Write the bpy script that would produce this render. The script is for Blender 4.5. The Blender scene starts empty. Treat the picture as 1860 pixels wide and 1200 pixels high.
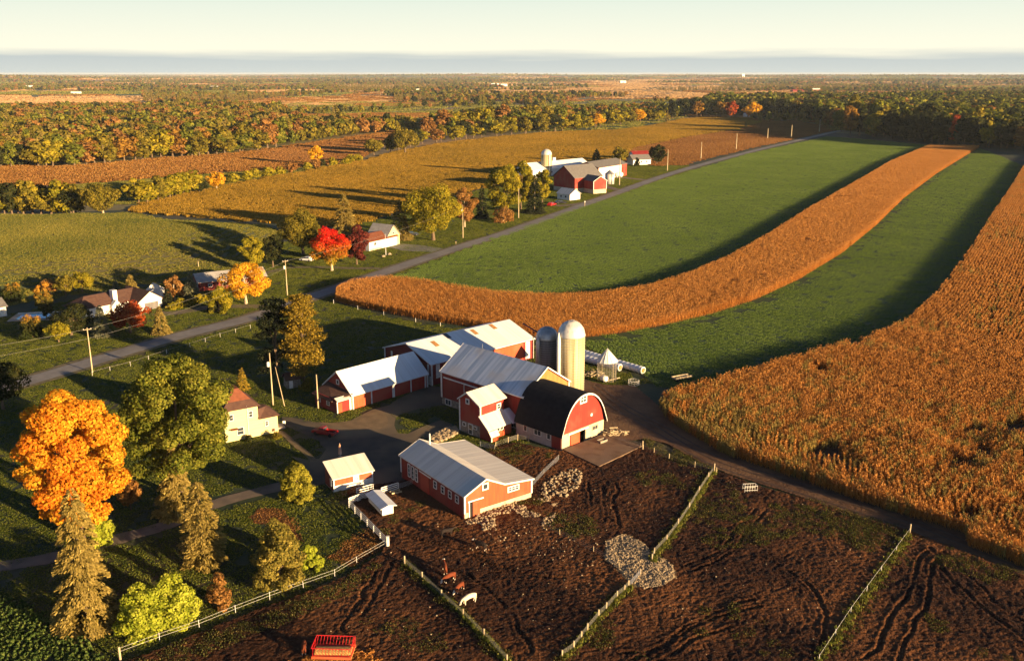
import bpy, math, random
import numpy as np
from mathutils import Vector, geometry
R = math.radians
S = bpy.context.scene
COL = S.collection
rng = np.random.default_rng(7)
random.seed(7)

# ------------------------------------------------------------------ camera
FOC, HZ, CAMH = 1700.0, 133.0, 75.0
PITCH = math.atan((600 - HZ) / FOC)
cp, sp = math.cos(PITCH), math.sin(PITCH)
cam = bpy.data.cameras.new('camera')
camo = bpy.data.objects.new('camera', cam); COL.objects.link(camo)
camo.location = (0, 0, CAMH); camo.rotation_euler = (math.pi / 2 - PITCH, 0, 0)
cam.sensor_width = 36; cam.lens = 36 * FOC / 1860
cam.clip_end = 90000; cam.clip_start = 1
S.camera = camo

# ------------------------------------------------------------------ light
SUN_AZ, SUN_EL = R(-36.5), R(8.4)
sd = bpy.data.lights.new('sun', 'SUN'); sd.energy = 5.0; sd.angle = R(0.53); sd.color = (1, 0.70, 0.37)
so = bpy.data.objects.new('sun', sd); COL.objects.link(so)
sdir = Vector((math.cos(SUN_AZ) * math.cos(SUN_EL), math.sin(SUN_AZ) * math.cos(SUN_EL), math.sin(SUN_EL)))
so.rotation_euler = sdir.to_track_quat('Z', 'Y').to_euler(); so.location = (0, 0, 200)
W = bpy.data.worlds.new('World'); S.world = W; W.use_nodes = True
nt = W.node_tree; N = nt.nodes; L = nt.links
N.clear()
out = N.new('ShaderNodeOutputWorld'); bg = N.new('ShaderNodeBackground')
sky = N.new('ShaderNodeTexSky'); sky.sky_type = 'NISHITA'; sky.sun_disc = False
sky.sun_elevation = SUN_EL; sky.sun_rotation = math.pi / 2 - SUN_AZ
sky.air_density = 0.5; sky.dust_density = 0.4; sky.ozone_density = 2.0
# low bank of cloud along the horizon, part of the sky itself
tc = N.new('ShaderNodeTexCoord'); sx = N.new('ShaderNodeSeparateXYZ'); L.new(tc.outputs['Generated'], sx.inputs[0])
mp = N.new('ShaderNodeMapping'); mp.inputs['Scale'].default_value = (4, 4, 60)
L.new(tc.outputs['Generated'], mp.inputs[0])
nz = N.new('ShaderNodeTexNoise'); nz.inputs['Scale'].default_value = 1.6; nz.inputs['Detail'].default_value = 5
L.new(mp.outputs[0], nz.inputs['Vector'])
ma = N.new('ShaderNodeMath'); ma.operation = 'MULTIPLY_ADD'; ma.inputs[1].default_value = 0.014
L.new(nz.outputs['Fac'], ma.inputs[0]); L.new(sx.outputs['Z'], ma.inputs[2])
mr = N.new('ShaderNodeMapRange'); mr.inputs['From Min'].default_value = 0.0205; mr.inputs['From Max'].default_value = 0.0295
mr.inputs['To Min'].default_value = 1.0; mr.inputs['To Max'].default_value = 0.0
L.new(ma.outputs[0], mr.inputs['Value'])
bank = N.new('ShaderNodeValToRGB')
bank.color_ramp.elements[0].position = 0.0; bank.color_ramp.elements[0].color = (3.8, 4.0, 3.75, 1)
bank.color_ramp.elements[1].position = 1.0; bank.color_ramp.elements[1].color = (3.2, 3.5, 3.4, 1)
mz = N.new('ShaderNodeMapRange'); mz.inputs['From Min'].default_value = 0.0; mz.inputs['From Max'].default_value = 0.018
L.new(sx.outputs['Z'], mz.inputs['Value']); L.new(mz.outputs[0], bank.inputs[0])
# thin high veil that whitens the lower sky
veil = N.new('ShaderNodeMapRange'); veil.inputs['From Min'].default_value = 0.078; veil.inputs['From Max'].default_value = 0.12
veil.inputs['To Min'].default_value = 1.0; veil.inputs['To Max'].default_value = 0.0
L.new(sx.outputs['Z'], veil.inputs['Value'])
vr = N.new('ShaderNodeValToRGB')
vr.color_ramp.elements[0].position = 0.0; vr.color_ramp.elements[0].color = (5.9, 5.65, 4.45, 1)
vr.color_ramp.elements[1].position = 1.0; vr.color_ramp.elements[1].color = (4.35, 4.9, 4.3, 1)
vz = N.new('ShaderNodeMapRange'); vz.inputs['From Min'].default_value = 0.018; vz.inputs['From Max'].default_value = 0.08
L.new(sx.outputs['Z'], vz.inputs['Value']); L.new(vz.outputs[0], vr.inputs[0])
mv = N.new('ShaderNodeMix'); mv.data_type = 'RGBA'
L.new(veil.outputs[0], mv.inputs[0]); L.new(sky.outputs[0], mv.inputs[6]); L.new(vr.outputs[0], mv.inputs[7])
mx = N.new('ShaderNodeMix'); mx.data_type = 'RGBA'
L.new(mr.outputs[0], mx.inputs[0]); L.new(mv.outputs[2], mx.inputs[6]); L.new(bank.outputs[0], mx.inputs[7])
L.new(mx.outputs[2], bg.inputs[0]); bg.inputs[1].default_value = 0.05
L.new(bg.outputs[0], out.inputs[0])
S.view_settings.view_transform = 'Standard'; S.view_settings.look = 'None'
S.view_settings.exposure = 1.85; S.view_settings.gamma = 1.0
S.cycles.max_bounces = 5; S.cycles.diffuse_bounces = 2; S.cycles.glossy_bounces = 2
S.cycles.transparent_max_bounces = 8; S.cycles.transmission_bounces = 2; S.cycles.volume_bounces = 0
S.cycles.use_denoising = True


# ------------------------------------------------------------------ survey helpers
def G(x, y, z=0.0):
    """ground position of a surveyed point of the photograph"""
    dx = (x - 930) / FOC; dy = -(y - 600) / FOC
    t = (z - CAMH) / (-sp + dy * cp)
    return (dx * t, (cp + dy * sp) * t)


def GP(pts, z=0.0): return [G(x, y, z) for x, y in pts]


def px2m(x, y): return math.hypot(G(x, y)[1] * cp + CAMH * sp, 0) / FOC  # metres per photo pixel


def height_at(X, Y, ypx):
    lo, hi = 0.0, 80.0
    for _ in range(40):
        m = (lo + hi) / 2
        zc = Y * cp - (m - CAMH) * sp; yc = Y * sp + (m - CAMH) * cp
        if 600 - FOC * yc / zc > ypx: lo = m
        else: hi = m
    return lo


# ------------------------------------------------------------------ node helpers
def mat(name, c1, c2=None, scale=1.0, stretch=(1, 1, 1), rough=0.85, metal=0.0, bump=0.0, bscale=None, bstretch=None,
        detail=4, world=False, c3=None, scale3=0.02, lo=0.35, hi=0.65, rot=0.0, spec=0.3, emis=None):
    m = bpy.data.materials.new(name); m.use_nodes = True
    n = m.node_tree.nodes; l = m.node_tree.links
    b = n['Principled BSDF']; b.inputs['Roughness'].default_value = rough; b.inputs['Metallic'].default_value = metal
    b.inputs['Specular IOR Level'].default_value = spec
    t = n.new('ShaderNodeTexCoord')
    if world:
        g = n.new('ShaderNodeNewGeometry'); src = g.outputs['Position']
    else: src = t.outputs['Object']

    def noise(sc, st, det=detail):
        mp = n.new('ShaderNodeMapping'); mp.vector_type = 'POINT'
        mp.inputs['Scale'].default_value = st; mp.inputs['Rotation'].default_value = (0, 0, rot)
        # rotate first, then stretch
        if rot:
            mr_ = n.new('ShaderNodeMapping'); mr_.inputs['Rotation'].default_value = (0, 0, rot)
            l.new(src, mr_.inputs[0]); mp.inputs['Rotation'].default_value = (0, 0, 0); l.new(mr_.outputs[0], mp.inputs[0])
        else: l.new(src, mp.inputs[0])
        z = n.new('ShaderNodeTexNoise'); z.inputs['Scale'].default_value = sc; z.inputs['Detail'].default_value = det
        l.new(mp.outputs[0], z.inputs['Vector']); return z.outputs['Fac']

    def mixc(f, a, bb, lo_, hi_):
        r = n.new('ShaderNodeMapRange'); r.inputs['From Min'].default_value = lo_; r.inputs['From Max'].default_value = hi_
        l.new(f, r.inputs['Value'])
        x = n.new('ShaderNodeMix'); x.data_type = 'RGBA'; l.new(r.outputs[0], x.inputs[0])
        for i, v in ((6, a), (7, bb)):
            if isinstance(v, tuple): x.inputs[i].default_value = (*v, 1)
            else: l.new(v, x.inputs[i])
        return x.outputs[2]
    if c2 is None: b.inputs['Base Color'].default_value = (*c1, 1)
    else:
        c = mixc(noise(scale, stretch), c1, c2, lo, hi)
        if c3 is not None: c = mixc(noise(scale3, (1, 1, 1), 3), c, c3, 0.45, 0.6)
        l.new(c, b.inputs['Base Color'])
    if bump:
        bp = n.new('ShaderNodeBump'); bp.inputs['Strength'].default_value = 1.0; bp.inputs['Distance'].default_value = bump
        l.new(noise(bscale or scale * 3, bstretch or (1, 1, 1)), bp.inputs['Height']); l.new(bp.outputs[0], b.inputs['Normal'])
    if emis: b.inputs['Emission Color'].default_value = (*emis, 1)
    return m


def leafmat(name, a, b, c=None, tr=0.35, big=0.0, bigscale=0.05):
    """leaf material: face attribute 'tint' runs from a over b to c"""
    m = bpy.data.materials.new(name); m.use_nodes = True
    n = m.node_tree.nodes; l = m.node_tree.links; n.clear()
    o = n.new('ShaderNodeOutputMaterial'); at = n.new('ShaderNodeAttribute'); at.attribute_name = 'tint'
    r = n.new('ShaderNodeValToRGB'); e = r.color_ramp.elements
    e[0].color = (*a, 1); e[1].color = (*(c or b), 1)
    if c: k = e.new(0.5); k.color = (*b, 1)
    if big:
        g = n.new('ShaderNodeNewGeometry'); z = n.new('ShaderNodeTexNoise'); z.inputs['Scale'].default_value = bigscale
        z.inputs['Detail'].default_value = 3; l.new(g.outputs['Position'], z.inputs['Vector'])
        q = n.new('ShaderNodeMath'); q.operation = 'MULTIPLY_ADD'; q.inputs[1].default_value = big; l.new(z.outputs['Fac'], q.inputs[0])
        q2 = n.new('ShaderNodeMath'); q2.operation = 'SUBTRACT'; l.new(at.outputs['Fac'], q2.inputs[0]); q2.inputs[1].default_value = big / 2
        l.new(q2.outputs[0], q.inputs[2]); l.new(q.outputs[0], r.inputs[0])
    else: l.new(at.outputs['Fac'], r.inputs[0])
    d = n.new('ShaderNodeBsdfDiffuse'); t = n.new('ShaderNodeBsdfTranslucent'); x = n.new('ShaderNodeMixShader')
    l.new(r.outputs[0], d.inputs[0]); l.new(r.outputs[0], t.inputs[0]); x.inputs[0].default_value = tr
    l.new(d.outputs[0], x.inputs[1]); l.new(t.outputs[0], x.inputs[2]); l.new(x.outputs[0], o.inputs[0])
    return m


# ------------------------------------------------------------------ mesh helpers
def link(name, me, parent=None, loc=None):
    o = bpy.data.objects.new(name, me); COL.objects.link(o)
    if parent: o.parent = parent
    if loc: o.location = loc
    return o


def tag(o, label=None, cat=None, group=None, kind=None):
    if label: o['label'] = label
    if cat: o['category'] = cat
    if group: o['group'] = group
    if kind: o['kind'] = kind
    return o


def thing(name, loc, rz, label, cat, group=None):
    o = bpy.data.objects.new(name, None); COL.objects.link(o); o.empty_display_size = 0.5
    o.location = (loc[0], loc[1], loc[2] if len(loc) > 2 else 0); o.rotation_euler = (0, 0, rz)
    return tag(o, label, cat, group)


class MB:
    def __init__(s): s.v = []; s.f = []; s.sm = False

    def add(s, vs, fs):
        k = len(s.v); s.v += [tuple(v) for v in vs]; s.f += [tuple(i + k for i in f) for f in fs]; return s

    def box(s, x0, x1, y0, y1, z0, z1):
        return s.add([(x0, y0, z0), (x1, y0, z0), (x1, y1, z0), (x0, y1, z0), (x0, y0, z1), (x1, y0, z1), (x1, y1, z1), (x0, y1, z1)],
                     [(0, 3, 2, 1), (4, 5, 6, 7), (0, 1, 5, 4), (1, 2, 6, 5), (2, 3, 7, 6), (3, 0, 4, 7)])

    def obox(s, c, u, n, w, d, h):
        """box centred at c (bottom centre), w along u, d along n, height h"""
        c, u, n = Vector(c), Vector(u).normalized(), Vector(n).normalized(); z = Vector((0, 0, 1)); vs = []
        for zz in (0, h):
            for a, b in ((-1, -1), (1, -1), (1, 1), (-1, 1)): vs.append(c + u * a * w / 2 + n * b * d / 2 + z * zz)
        return s.add(vs, [(0, 3, 2, 1), (4, 5, 6, 7), (0, 1, 5, 4), (1, 2, 6, 5), (2, 3, 7, 6), (3, 0, 4, 7)])

    def prism(s, prof, x0, x1):
        k = len(prof); vs = [(x0, y, z) for y, z in prof] + [(x1, y, z) for y, z in prof]
        fs = [tuple(range(k))[::-1], tuple(range(k, 2 * k))] + [(i, (i + 1) % k, k + (i + 1) % k, k + i) for i in range(k)]
        return s.add(vs, fs)

    def slab(s, line, x0, x1, th):
        """roof slab following a polyline (y,z) with thickness th below"""
        up = line; dn = [(y, z - th) for y, z in line]
        return s.prism(list(dn) + list(up[::-1]), x0, x1)

    def tube(s, pts, r, k=8, cap=True):
        pts = [Vector(p) for p in pts]; rs = r if isinstance(r, (list, tuple)) else [r] * len(pts); b = len(s.v)
        for i, p in enumerate(pts):
            d = (pts[min(i + 1, len(pts) - 1)] - pts[max(i - 1, 0)]).normalized()
            a = d.orthogonal().normalized() if abs(d.z) < 0.99 else Vector((1, 0, 0)); a = (a - d * a.dot(d)).normalized(); c = d.cross(a)
            for j in range(k):
                t = 2 * math.pi * j / k; s.v.append(tuple(p + (a * math.cos(t) + c * math.sin(t)) * rs[i]))
        for i in range(len(pts) - 1):
            for j in range(k):
                s.f.append((b + i * k + j, b + i * k + (j + 1) % k, b + (i + 1) * k + (j + 1) % k, b + (i + 1) * k + j))
        if cap: s.f.append(tuple(range(b, b + k))[::-1]); s.f.append(tuple(b + (len(pts) - 1) * k + j for j in range(k)))
        return s

    def lathe(s, prof, k=24, c=(0, 0)):
        b = len(s.v)
        for r_, z in prof:
            for j in range(k):
                t = 2 * math.pi * j / k; s.v.append((c[0] + r_ * math.cos(t), c[1] + r_ * math.sin(t), z))
        for i in range(len(prof) - 1):
            for j in range(k): s.f.append((b + i * k + j, b + i * k + (j + 1) % k, b + (i + 1) * k + (j + 1) % k, b + (i + 1) * k + j))
        s.f.append(tuple(range(b, b + k))[::-1]); s.f.append(tuple(b + (len(prof) - 1) * k + j for j in range(k)))
        return s

    def build(s, name, m, parent=None, smooth=False, loc=None):
        me = bpy.data.meshes.new(name); me.from_pydata(s.v, [], s.f); me.update()
        me.materials.append(m)
        if smooth: me.polygons.foreach_set('use_smooth', [True] * len(me.polygons))
        return link(name, me, parent, loc)


def quadmesh(name, V4, m, tint=None, mats=None, midx=None):
    """V4: (n,4,3) quads"""
    n = len(V4); me = bpy.data.meshes.new(name)
    me.vertices.add(4 * n); me.vertices.foreach_set('co', np.ascontiguousarray(V4, dtype=np.float32).ravel())
    me.loops.add(4 * n); me.loops.foreach_set('vertex_index', np.arange(4 * n, dtype=np.int32))
    me.polygons.add(n); me.polygons.foreach_set('loop_start', np.arange(0, 4 * n, 4, dtype=np.int32))
    me.polygons.foreach_set('loop_total', np.full(n, 4, dtype=np.int32))
    me.update(calc_edges=True)
    if tint is not None:
        a = me.attributes.new('tint', 'FLOAT', 'FACE'); a.data.foreach_set('value', np.asarray(tint, dtype=np.float32))
    for q in (mats or [m]): me.materials.append(q)
    if midx is not None: me.polygons.foreach_set('material_index', np.asarray(midx, dtype=np.int32))
    return me


def in_poly(P, poly):
    x, y = P[:, 0], P[:, 1]; ins = np.zeros(len(P), bool); n = len(poly)
    for i in range(n):
        x0, y0 = poly[i]; x1, y1 = poly[(i + 1) % n]
        if y0 == y1: continue
        c = ((y0 > y) != (y1 > y)) & (x < (x1 - x0) * (y - y0) / (y1 - y0) + x0); ins ^= c
    return ins


def densify(pts, step, closed=True, amp=0.0):
    o = []; n = len(pts)
    for i in range(n if closed else n - 1):
        a, b = np.array(pts[i]), np.array(pts[(i + 1) % n]); k = max(1, int(np.linalg.norm(b - a) / step))
        for j in range(k):
            p = a + (b - a) * j / k
            if amp: p = p + rng.normal(0, amp, 2)
            o.append(tuple(p))
    if not closed: o.append(tuple(pts[-1]))
    return o


def smooth_line(pts, sub=6):
    """Catmull-Rom through points"""
    P = [np.array(p, float) for p in pts]; P = [2 * P[0] - P[1]] + P + [2 * P[-1] - P[-2]]; o = []
    for i in range(1, len(P) - 2):
        for j in range(sub):
            t = j / sub
            o.append(tuple(0.5 * (2 * P[i] + (P[i + 1] - P[i - 1]) * t + (2 * P[i - 1] - 5 * P[i] + 4 * P[i + 1] - P[i + 2]) * t * t
                                  + (3 * P[i] - P[i - 1] - 3 * P[i + 1] + P[i + 2]) * t ** 3)))
    o.append(tuple(P[-2])); return o


def sheet(name, poly, m, z, amp=0.0, step=4, **kw):
    p = densify(poly, step, True, amp) if amp else poly
    v = [Vector((x, y, z)) for x, y in p]
    tris = geometry.tessellate_polygon([v])
    me = bpy.data.meshes.new(name); f = []
    for t in tris:
        a, b, c = (v[i] for i in t)
        f.append(tuple(t) if (b - a).cross(c - a).z > 0 else tuple(t)[::-1])
    me.from_pydata([tuple(q) for q in v], [], f); me.update(); me.materials.append(m)
    o = link(name, me); kw.setdefault('kind', 'structure'); return tag(o, **kw)


def ribbon(name, line, width, m, z, amp=0.0, **kw):
    vs = []; n = len(line)
    for i, p in enumerate(line):
        a = np.array(line[max(i - 1, 0)]); b = np.array(line[min(i + 1, n - 1)]); d = (b - a) / np.linalg.norm(b - a); q = np.array([-d[1], d[0]])
        w = (width[i] if isinstance(width, list) else width) / 2
        for s in (1, -1):
            r = np.array(p) + q * s * (w + (rng.normal(0, amp) if amp else 0)); vs.append((r[0], r[1], z))
    f = [(2 * i, 2 * i + 1, 2 * i + 3, 2 * i + 2) for i in range(n - 1)]
    me = bpy.data.meshes.new(name); me.from_pydata(vs, [], f); me.update(); me.materials.append(m)
    o = link(name, me); kw.setdefault('kind', 'structure'); return tag(o, **kw)


# ------------------------------------------------------------------ scatter of uncountable growth (geometry nodes)
def scatter(name, protos, P, rot, scl, idx, label, cat, z=0.0):
    n = len(P); me = bpy.data.meshes.new(name); me.vertices.add(n)
    co = np.zeros((n, 3), np.float32); co[:, :2] = P[:, :2]; co[:, 2] = P[:, 2] if P.shape[1] > 2 else z
    me.vertices.foreach_set('co', co.ravel())
    for nm, arr, ty in (('rot', rot, 'FLOAT'), ('scl', scl, 'FLOAT'), ('idx', idx, 'INT')):
        a = me.attributes.new(nm, ty, 'POINT'); a.data.foreach_set('value', np.asarray(arr, dtype=np.float32 if ty == 'FLOAT' else np.int32))
    o = link(name, me); tag(o, label, cat, None, 'stuff')
    g = bpy.data.node_groups.new('scatter_' + name, 'GeometryNodeTree'); n_, l_ = g.nodes, g.links
    g.interface.new_socket('Geometry', in_out='INPUT', socket_type='NodeSocketGeometry')
    g.interface.new_socket('Geometry', in_out='OUTPUT', socket_type='NodeSocketGeometry')
    gi, go = n_.new('NodeGroupInput'), n_.new('NodeGroupOutput'); jn = n_.new('GeometryNodeJoinGeometry')

    def attr(nm, ty):
        a = n_.new('GeometryNodeInputNamedAttribute'); a.data_type = ty; a.inputs['Name'].default_value = nm; return a.outputs['Attribute']
    ar, as_, ai = attr('rot', 'FLOAT'), attr('scl', 'FLOAT'), attr('idx', 'INT')
    cx = n_.new('ShaderNodeCombineXYZ'); l_.new(ar, cx.inputs[2])
    for k, pm in enumerate(protos):
        po = bpy.data.objects.new(name + '_piece', pm)      # not linked to the scene
        oi = n_.new('GeometryNodeObjectInfo'); oi.inputs['Object'].default_value = po; oi.inputs['As Instance'].default_value = True
        cm = n_.new('FunctionNodeCompare'); cm.data_type = 'INT'; cm.operation = 'EQUAL'
        l_.new(ai, cm.inputs[2]); cm.inputs[3].default_value = k
        ip = n_.new('GeometryNodeInstanceOnPoints')
        l_.new(gi.outputs[0], ip.inputs['Points']); l_.new(cm.outputs[0], ip.inputs['Selection']); l_.new(oi.outputs['Geometry'], ip.inputs['Instance'])
        l_.new(cx.outputs[0], ip.inputs['Rotation']); l_.new(as_, ip.inputs['Scale']); l_.new(ip.outputs[0], jn.inputs[0])
    l_.new(jn.outputs[0], go.inputs[0])
    md = o.modifiers.new('scatter', 'NODES'); md.node_group = g
    return o


def grid_pts(poly, sp_, jit=0.5, far=None):
    p = np.array(poly); x0, y0 = p.min(0); x1, y1 = p.max(0)
    gx, gy = np.meshgrid(np.arange(x0, x1, sp_), np.arange(y0, y1, sp_)); q = np.c_[gx.ravel(), gy.ravel()]
    q = q + rng.uniform(-jit, jit, q.shape) * sp_
    return q[in_poly(q, poly)]


def vnoise(P, s, seed=0):
    """2d value noise 0..1"""
    q = P / s; i = np.floor(q).astype(np.int64); f = q - i; f = f * f * (3 - 2 * f)

    def h(a, b):
        v = (a * 374761393 + b * 668265263 + seed * 974711) & 0x7fffffff; v = ((v ^ (v >> 13)) * 1274126177) & 0x7fffffff
        return ((v ^ (v >> 16)) & 0xffff) / 65535.0
    a, b = i[:, 0], i[:, 1]
    return (h(a, b) * (1 - f[:, 0]) + h(a + 1, b) * f[:, 0]) * (1 - f[:, 1]) + (h(a, b + 1) * (1 - f[:, 0]) + h(a + 1, b + 1) * f[:, 0]) * f[:, 1]


def fbm(P, s, o=4, seed=0):
    v = 0; a = 1; t = 0
    for k in range(o): v = v + a * vnoise(P, s / 2 ** k, seed + k * 17); t += a; a *= 0.55
    return v / t


def tuft_patch(name, m, size, n, w, h, lean=0.5, var=0.5, rows=0):
    c = np.c_[rng.uniform(-size / 2, size / 2, (n, 2)), np.zeros(n)]
    if rows: c[:, 1] = np.round(c[:, 1] / rows) * rows + rng.normal(0, rows * 0.11, n)
    a = rng.uniform(0, 2 * np.pi, n)
    t = np.c_[np.cos(a), np.sin(a), np.zeros(n)]; b = np.c_[-np.sin(a), np.cos(a), np.zeros(n)]
    ww = w * rng.uniform(1 - var, 1 + var, n)[:, None] / 2; hh = h * rng.uniform(1 - var, 1 + var, n)[:, None]
    ln = rng.uniform(-lean, lean, n)[:, None] * hh
    up = np.c_[np.zeros((n, 2)), np.ones(n)] * hh
    q = np.stack([c - t * ww, c + t * ww, c + t * ww * 0.7 + up + b * ln, c - t * ww * 0.7 + up + b * ln], 1)
    return quadmesh(name, q, m, rng.uniform(0, 1, n))


# ------------------------------------------------------------------ trees
def leaf_quads(p, n, s, asp=1.0, along=None):
    r = rng.normal(size=p.shape); t = np.cross(n, r) if along is None else along
    t /= np.linalg.norm(t, axis=1)[:, None] + 1e-9; b = np.cross(n, t); b /= np.linalg.norm(b, axis=1)[:, None] + 1e-9
    s = np.asarray(s)[:, None] / 2
    return np.stack([p - t * s - b * s * asp, p + t * s - b * s * asp, p + t * s + b * s * asp, p - t * s + b * s * asp], 1)


def broad_crown(name, m, Rr, z0, z1, nl, nleaf, ls, tintfn=None, flat=0.85, spread=0.74, lob=(0.26, 0.42), loose=1.0, wob=0.10, wide=None, dome=False):
    H = (z1 - z0) / 2; zc = (z0 + z1) / 2
    d = rng.normal(size=(nl, 3)); d /= np.linalg.norm(d, axis=1)[:, None]
    rad = rng.uniform(0.25, 1.0, nl) ** 0.45 * (1 + rng.normal(0, wob, nl))
    lr = rng.uniform(*lob, nl) * Rr
    lr = np.minimum(lr, 0.45 * min(Rr, H * 1.3)); ml = lr.mean() * 0.9
    if dome:
        ax = np.array([Rr - ml, (wide or Rr) - ml, z1 - ml]); d[:, 2] = np.abs(d[:, 2]) * 0.96 + 0.04
        c = d * rad[:, None] * ax
    else:
        ax = np.array([Rr - ml, (wide or Rr) - ml, max(H - ml * flat, H * 0.4)])
        c = d * rad[:, None] * (spread / 0.78) * ax + np.array([0, 0, zc])
    pr = lr ** 2 / np.sum(lr ** 2); k = rng.choice(nl, nleaf, p=pr)
    dd = rng.normal(size=(nleaf, 3)); dd /= np.linalg.norm(dd, axis=1)[:, None]
    u = 0.62 + 0.45 * rng.uniform(0, 1, nleaf) ** 0.6 * loose
    p = c[k] + dd * (lr[k] * u)[:, None] * np.array([1, 1, flat])
    ins = np.zeros(nleaf, bool)
    for j in range(nl):
        ds = np.linalg.norm((p - c[j]) / np.array([1, 1, flat]), axis=1); ins |= (ds < lr[j] * 0.62) & (k != j)
    p, dd, k = p[~ins], dd[~ins], k[~ins]
    p[:, 2] = np.maximum(p[:, 2], 0.15)
    n = dd + rng.normal(0, 0.45, dd.shape) + np.array([0, 0, 0.25])
    q = leaf_quads(p, n, ls * rng.uniform(0.6, 1.4, len(p)), 0.8)
    lt = rng.uniform(-0.18, 0.18, nl)
    ti = 0.5 + lt[k] + rng.uniform(-0.3, 0.3, len(p))
    if tintfn is not None: ti = tintfn(p, ti)
    return quadmesh(name, q, m, np.clip(ti, 0, 1)), c


def conifer_crown(name, m, Rr, z0, z1, nleaf, ls, droop=0.35, layers=26, power=0.9, col=False, gap=0.0, lift=0.0):
    nb = layers * 9; zb = z0 + (z1 - z0) * rng.uniform(0, 1, nb) ** 1.15
    f = 1 - (zb - z0) / (z1 - z0)
    rb = Rr * (f ** power if not col else np.minimum(1, (f * 1.6) ** 0.7)) * rng.uniform(0.72, 1.08, nb) + 0.25
    az = rng.uniform(0, 2 * np.pi, nb); w = rb / rb.sum(); k = rng.choice(nb, nleaf, p=w)
    s = rng.uniform(0.25, 1, nleaf) ** 0.6; r = rb[k] * s
    wd = rng.normal(0, 0.13, nleaf) * (rb[k] * 0.6 + 0.5)
    x = np.cos(az[k]) * r - np.sin(az[k]) * wd; y = np.sin(az[k]) * r + np.cos(az[k]) * wd
    z = zb[k] + lift * r - droop * r * s + rng.normal(0, 0.10, nleaf) - np.abs(wd) * 0.3
    p = np.c_[x, y, np.maximum(z, 0.1)]
    al = np.c_[np.cos(az[k]), np.sin(az[k]), -droop * np.ones(nleaf)] + rng.normal(0, 0.25, (nleaf, 3))
    n = np.c_[np.cos(az[k]) * 0.5, np.sin(az[k]) * 0.5, np.ones(nleaf)] + rng.normal(0, 0.5, (nleaf, 3))
    q = leaf_quads(p, n, ls * rng.uniform(0.7, 1.4, nleaf), 0.4, along=al)
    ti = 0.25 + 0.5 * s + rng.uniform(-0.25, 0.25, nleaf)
    return quadmesh(name, q, m, np.clip(ti, 0, 1))


def plate_pine(name, m, Rr, z0, z1, nleaf, ls, plates=34):
    """old pine: irregular flat plates of needles on level limbs"""
    zb = z0 + (z1 - z0) * np.sort(rng.uniform(0, 1, plates)); f = (zb - z0) / (z1 - z0)
    prof = np.interp(f, [0, 0.2, 0.5, 0.8, 1], [0.75, 1.0, 0.9, 0.6, 0.2])
    az = rng.uniform(0, 2 * np.pi, plates); rr = Rr * prof * rng.uniform(0.45, 0.95, plates)
    c = np.c_[np.cos(az) * rr * 0.7, np.sin(az) * rr * 0.7, zb]; pr = Rr * rng.uniform(0.22, 0.4, plates)
    k = rng.choice(plates, nleaf, p=pr ** 2 / np.sum(pr ** 2))
    a = rng.uniform(0, 2 * np.pi, nleaf); r = pr[k] * np.sqrt(rng.uniform(0, 1, nleaf)) * (1 + 0.25 * np.sin(a * 5 + k))
    p = c[k] + np.c_[np.cos(a) * r, np.sin(a) * r, rng.normal(0, 0.28, nleaf) + 0.12 * r]
    n = np.c_[rng.normal(0, 0.7, (nleaf, 2)), np.ones(nleaf)]
    q = leaf_quads(p, n, ls * rng.uniform(0.6, 1.3, nleaf), 0.8)
    return quadmesh(name, q, m, np.clip(0.5 + rng.uniform(-0.4, 0.4, nleaf), 0, 1)), c


def trunk_mesh(name, m, H, r0, centers=None, nb=7, lean=0.0, zsplit=0.35):
    b = MB(); pts = [(0, 0, -0.2)]; rs = [r0 * 1.35]
    for i in range(1, 7):
        t = i / 6; pts.append((lean * t * H + rng.normal(0, 0.03) * r0 * 3, rng.normal(0, 0.03) * r0 * 3, H * t)); rs.append(r0 * (1 - 0.8 * t))
    b.tube(pts, rs, 8)
    if centers is not None and len(centers):
        for j in rng.choice(len(centers), min(nb, len(centers)), replace=False):
            c = centers[j]; z = H * rng.uniform(zsplit, 0.75); z = min(z, max(c[2] - 0.3, 0.5)); a = (lean * z, 0, z)
            mid = ((a[0] + c[0]) / 2, (a[1] + c[1]) / 2, (z + c[2]) / 2 + 0.3)
            b.tube([a, mid, tuple(c)], [r0 * 0.45, r0 * 0.3, r0 * 0.12], 6)
    me = bpy.data.meshes.new(name); me.from_pydata(b.v, [], b.f); me.update(); me.materials.append(m)
    return me

# ------------------------------------------------------------------ materials
M = {}
M['country'] = mat('far_country', (0.16, 0.13, 0.045), (0.27, 0.16, 0.065), 0.0016, (1, 1, 1), bump=0.5, bscale=0.2, c3=(0.09, 0.10, 0.03), scale3=0.0011, lo=0.45, hi=0.55)
M['lawn'] = mat('lawn_ground', (0.018, 0.034, 0.012), (0.036, 0.045, 0.015), 0.12, bump=0.12, bscale=1.2, c3=(0.062, 0.052, 0.020), scale3=0.03)
M['meadow'] = mat('meadow_ground', (0.050, 0.075, 0.020), (0.085, 0.085, 0.024), 0.05, bump=0.15, bscale=0.8, c3=(0.10, 0.085, 0.03), scale3=0.018)
M['green'] = mat('green_crop_ground', (0.026, 0.050, 0.014), (0.042, 0.068, 0.020), 0.3, (6, 0.12, 1), bump=0.12, bscale=1.0, rot=0.55)
M['soybean'] = mat('yellow_crop_ground', (0.20, 0.12, 0.02), (0.13, 0.085, 0.02), 0.08, (3, 0.3, 1), bump=0.3, bscale=0.5)
M['brownfield'] = mat('brown_field_ground', (0.17, 0.075, 0.03), (0.11, 0.05, 0.022), 0.1, (4, 0.25, 1), bump=0.3, bscale=0.5, rot=0.6)
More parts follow.
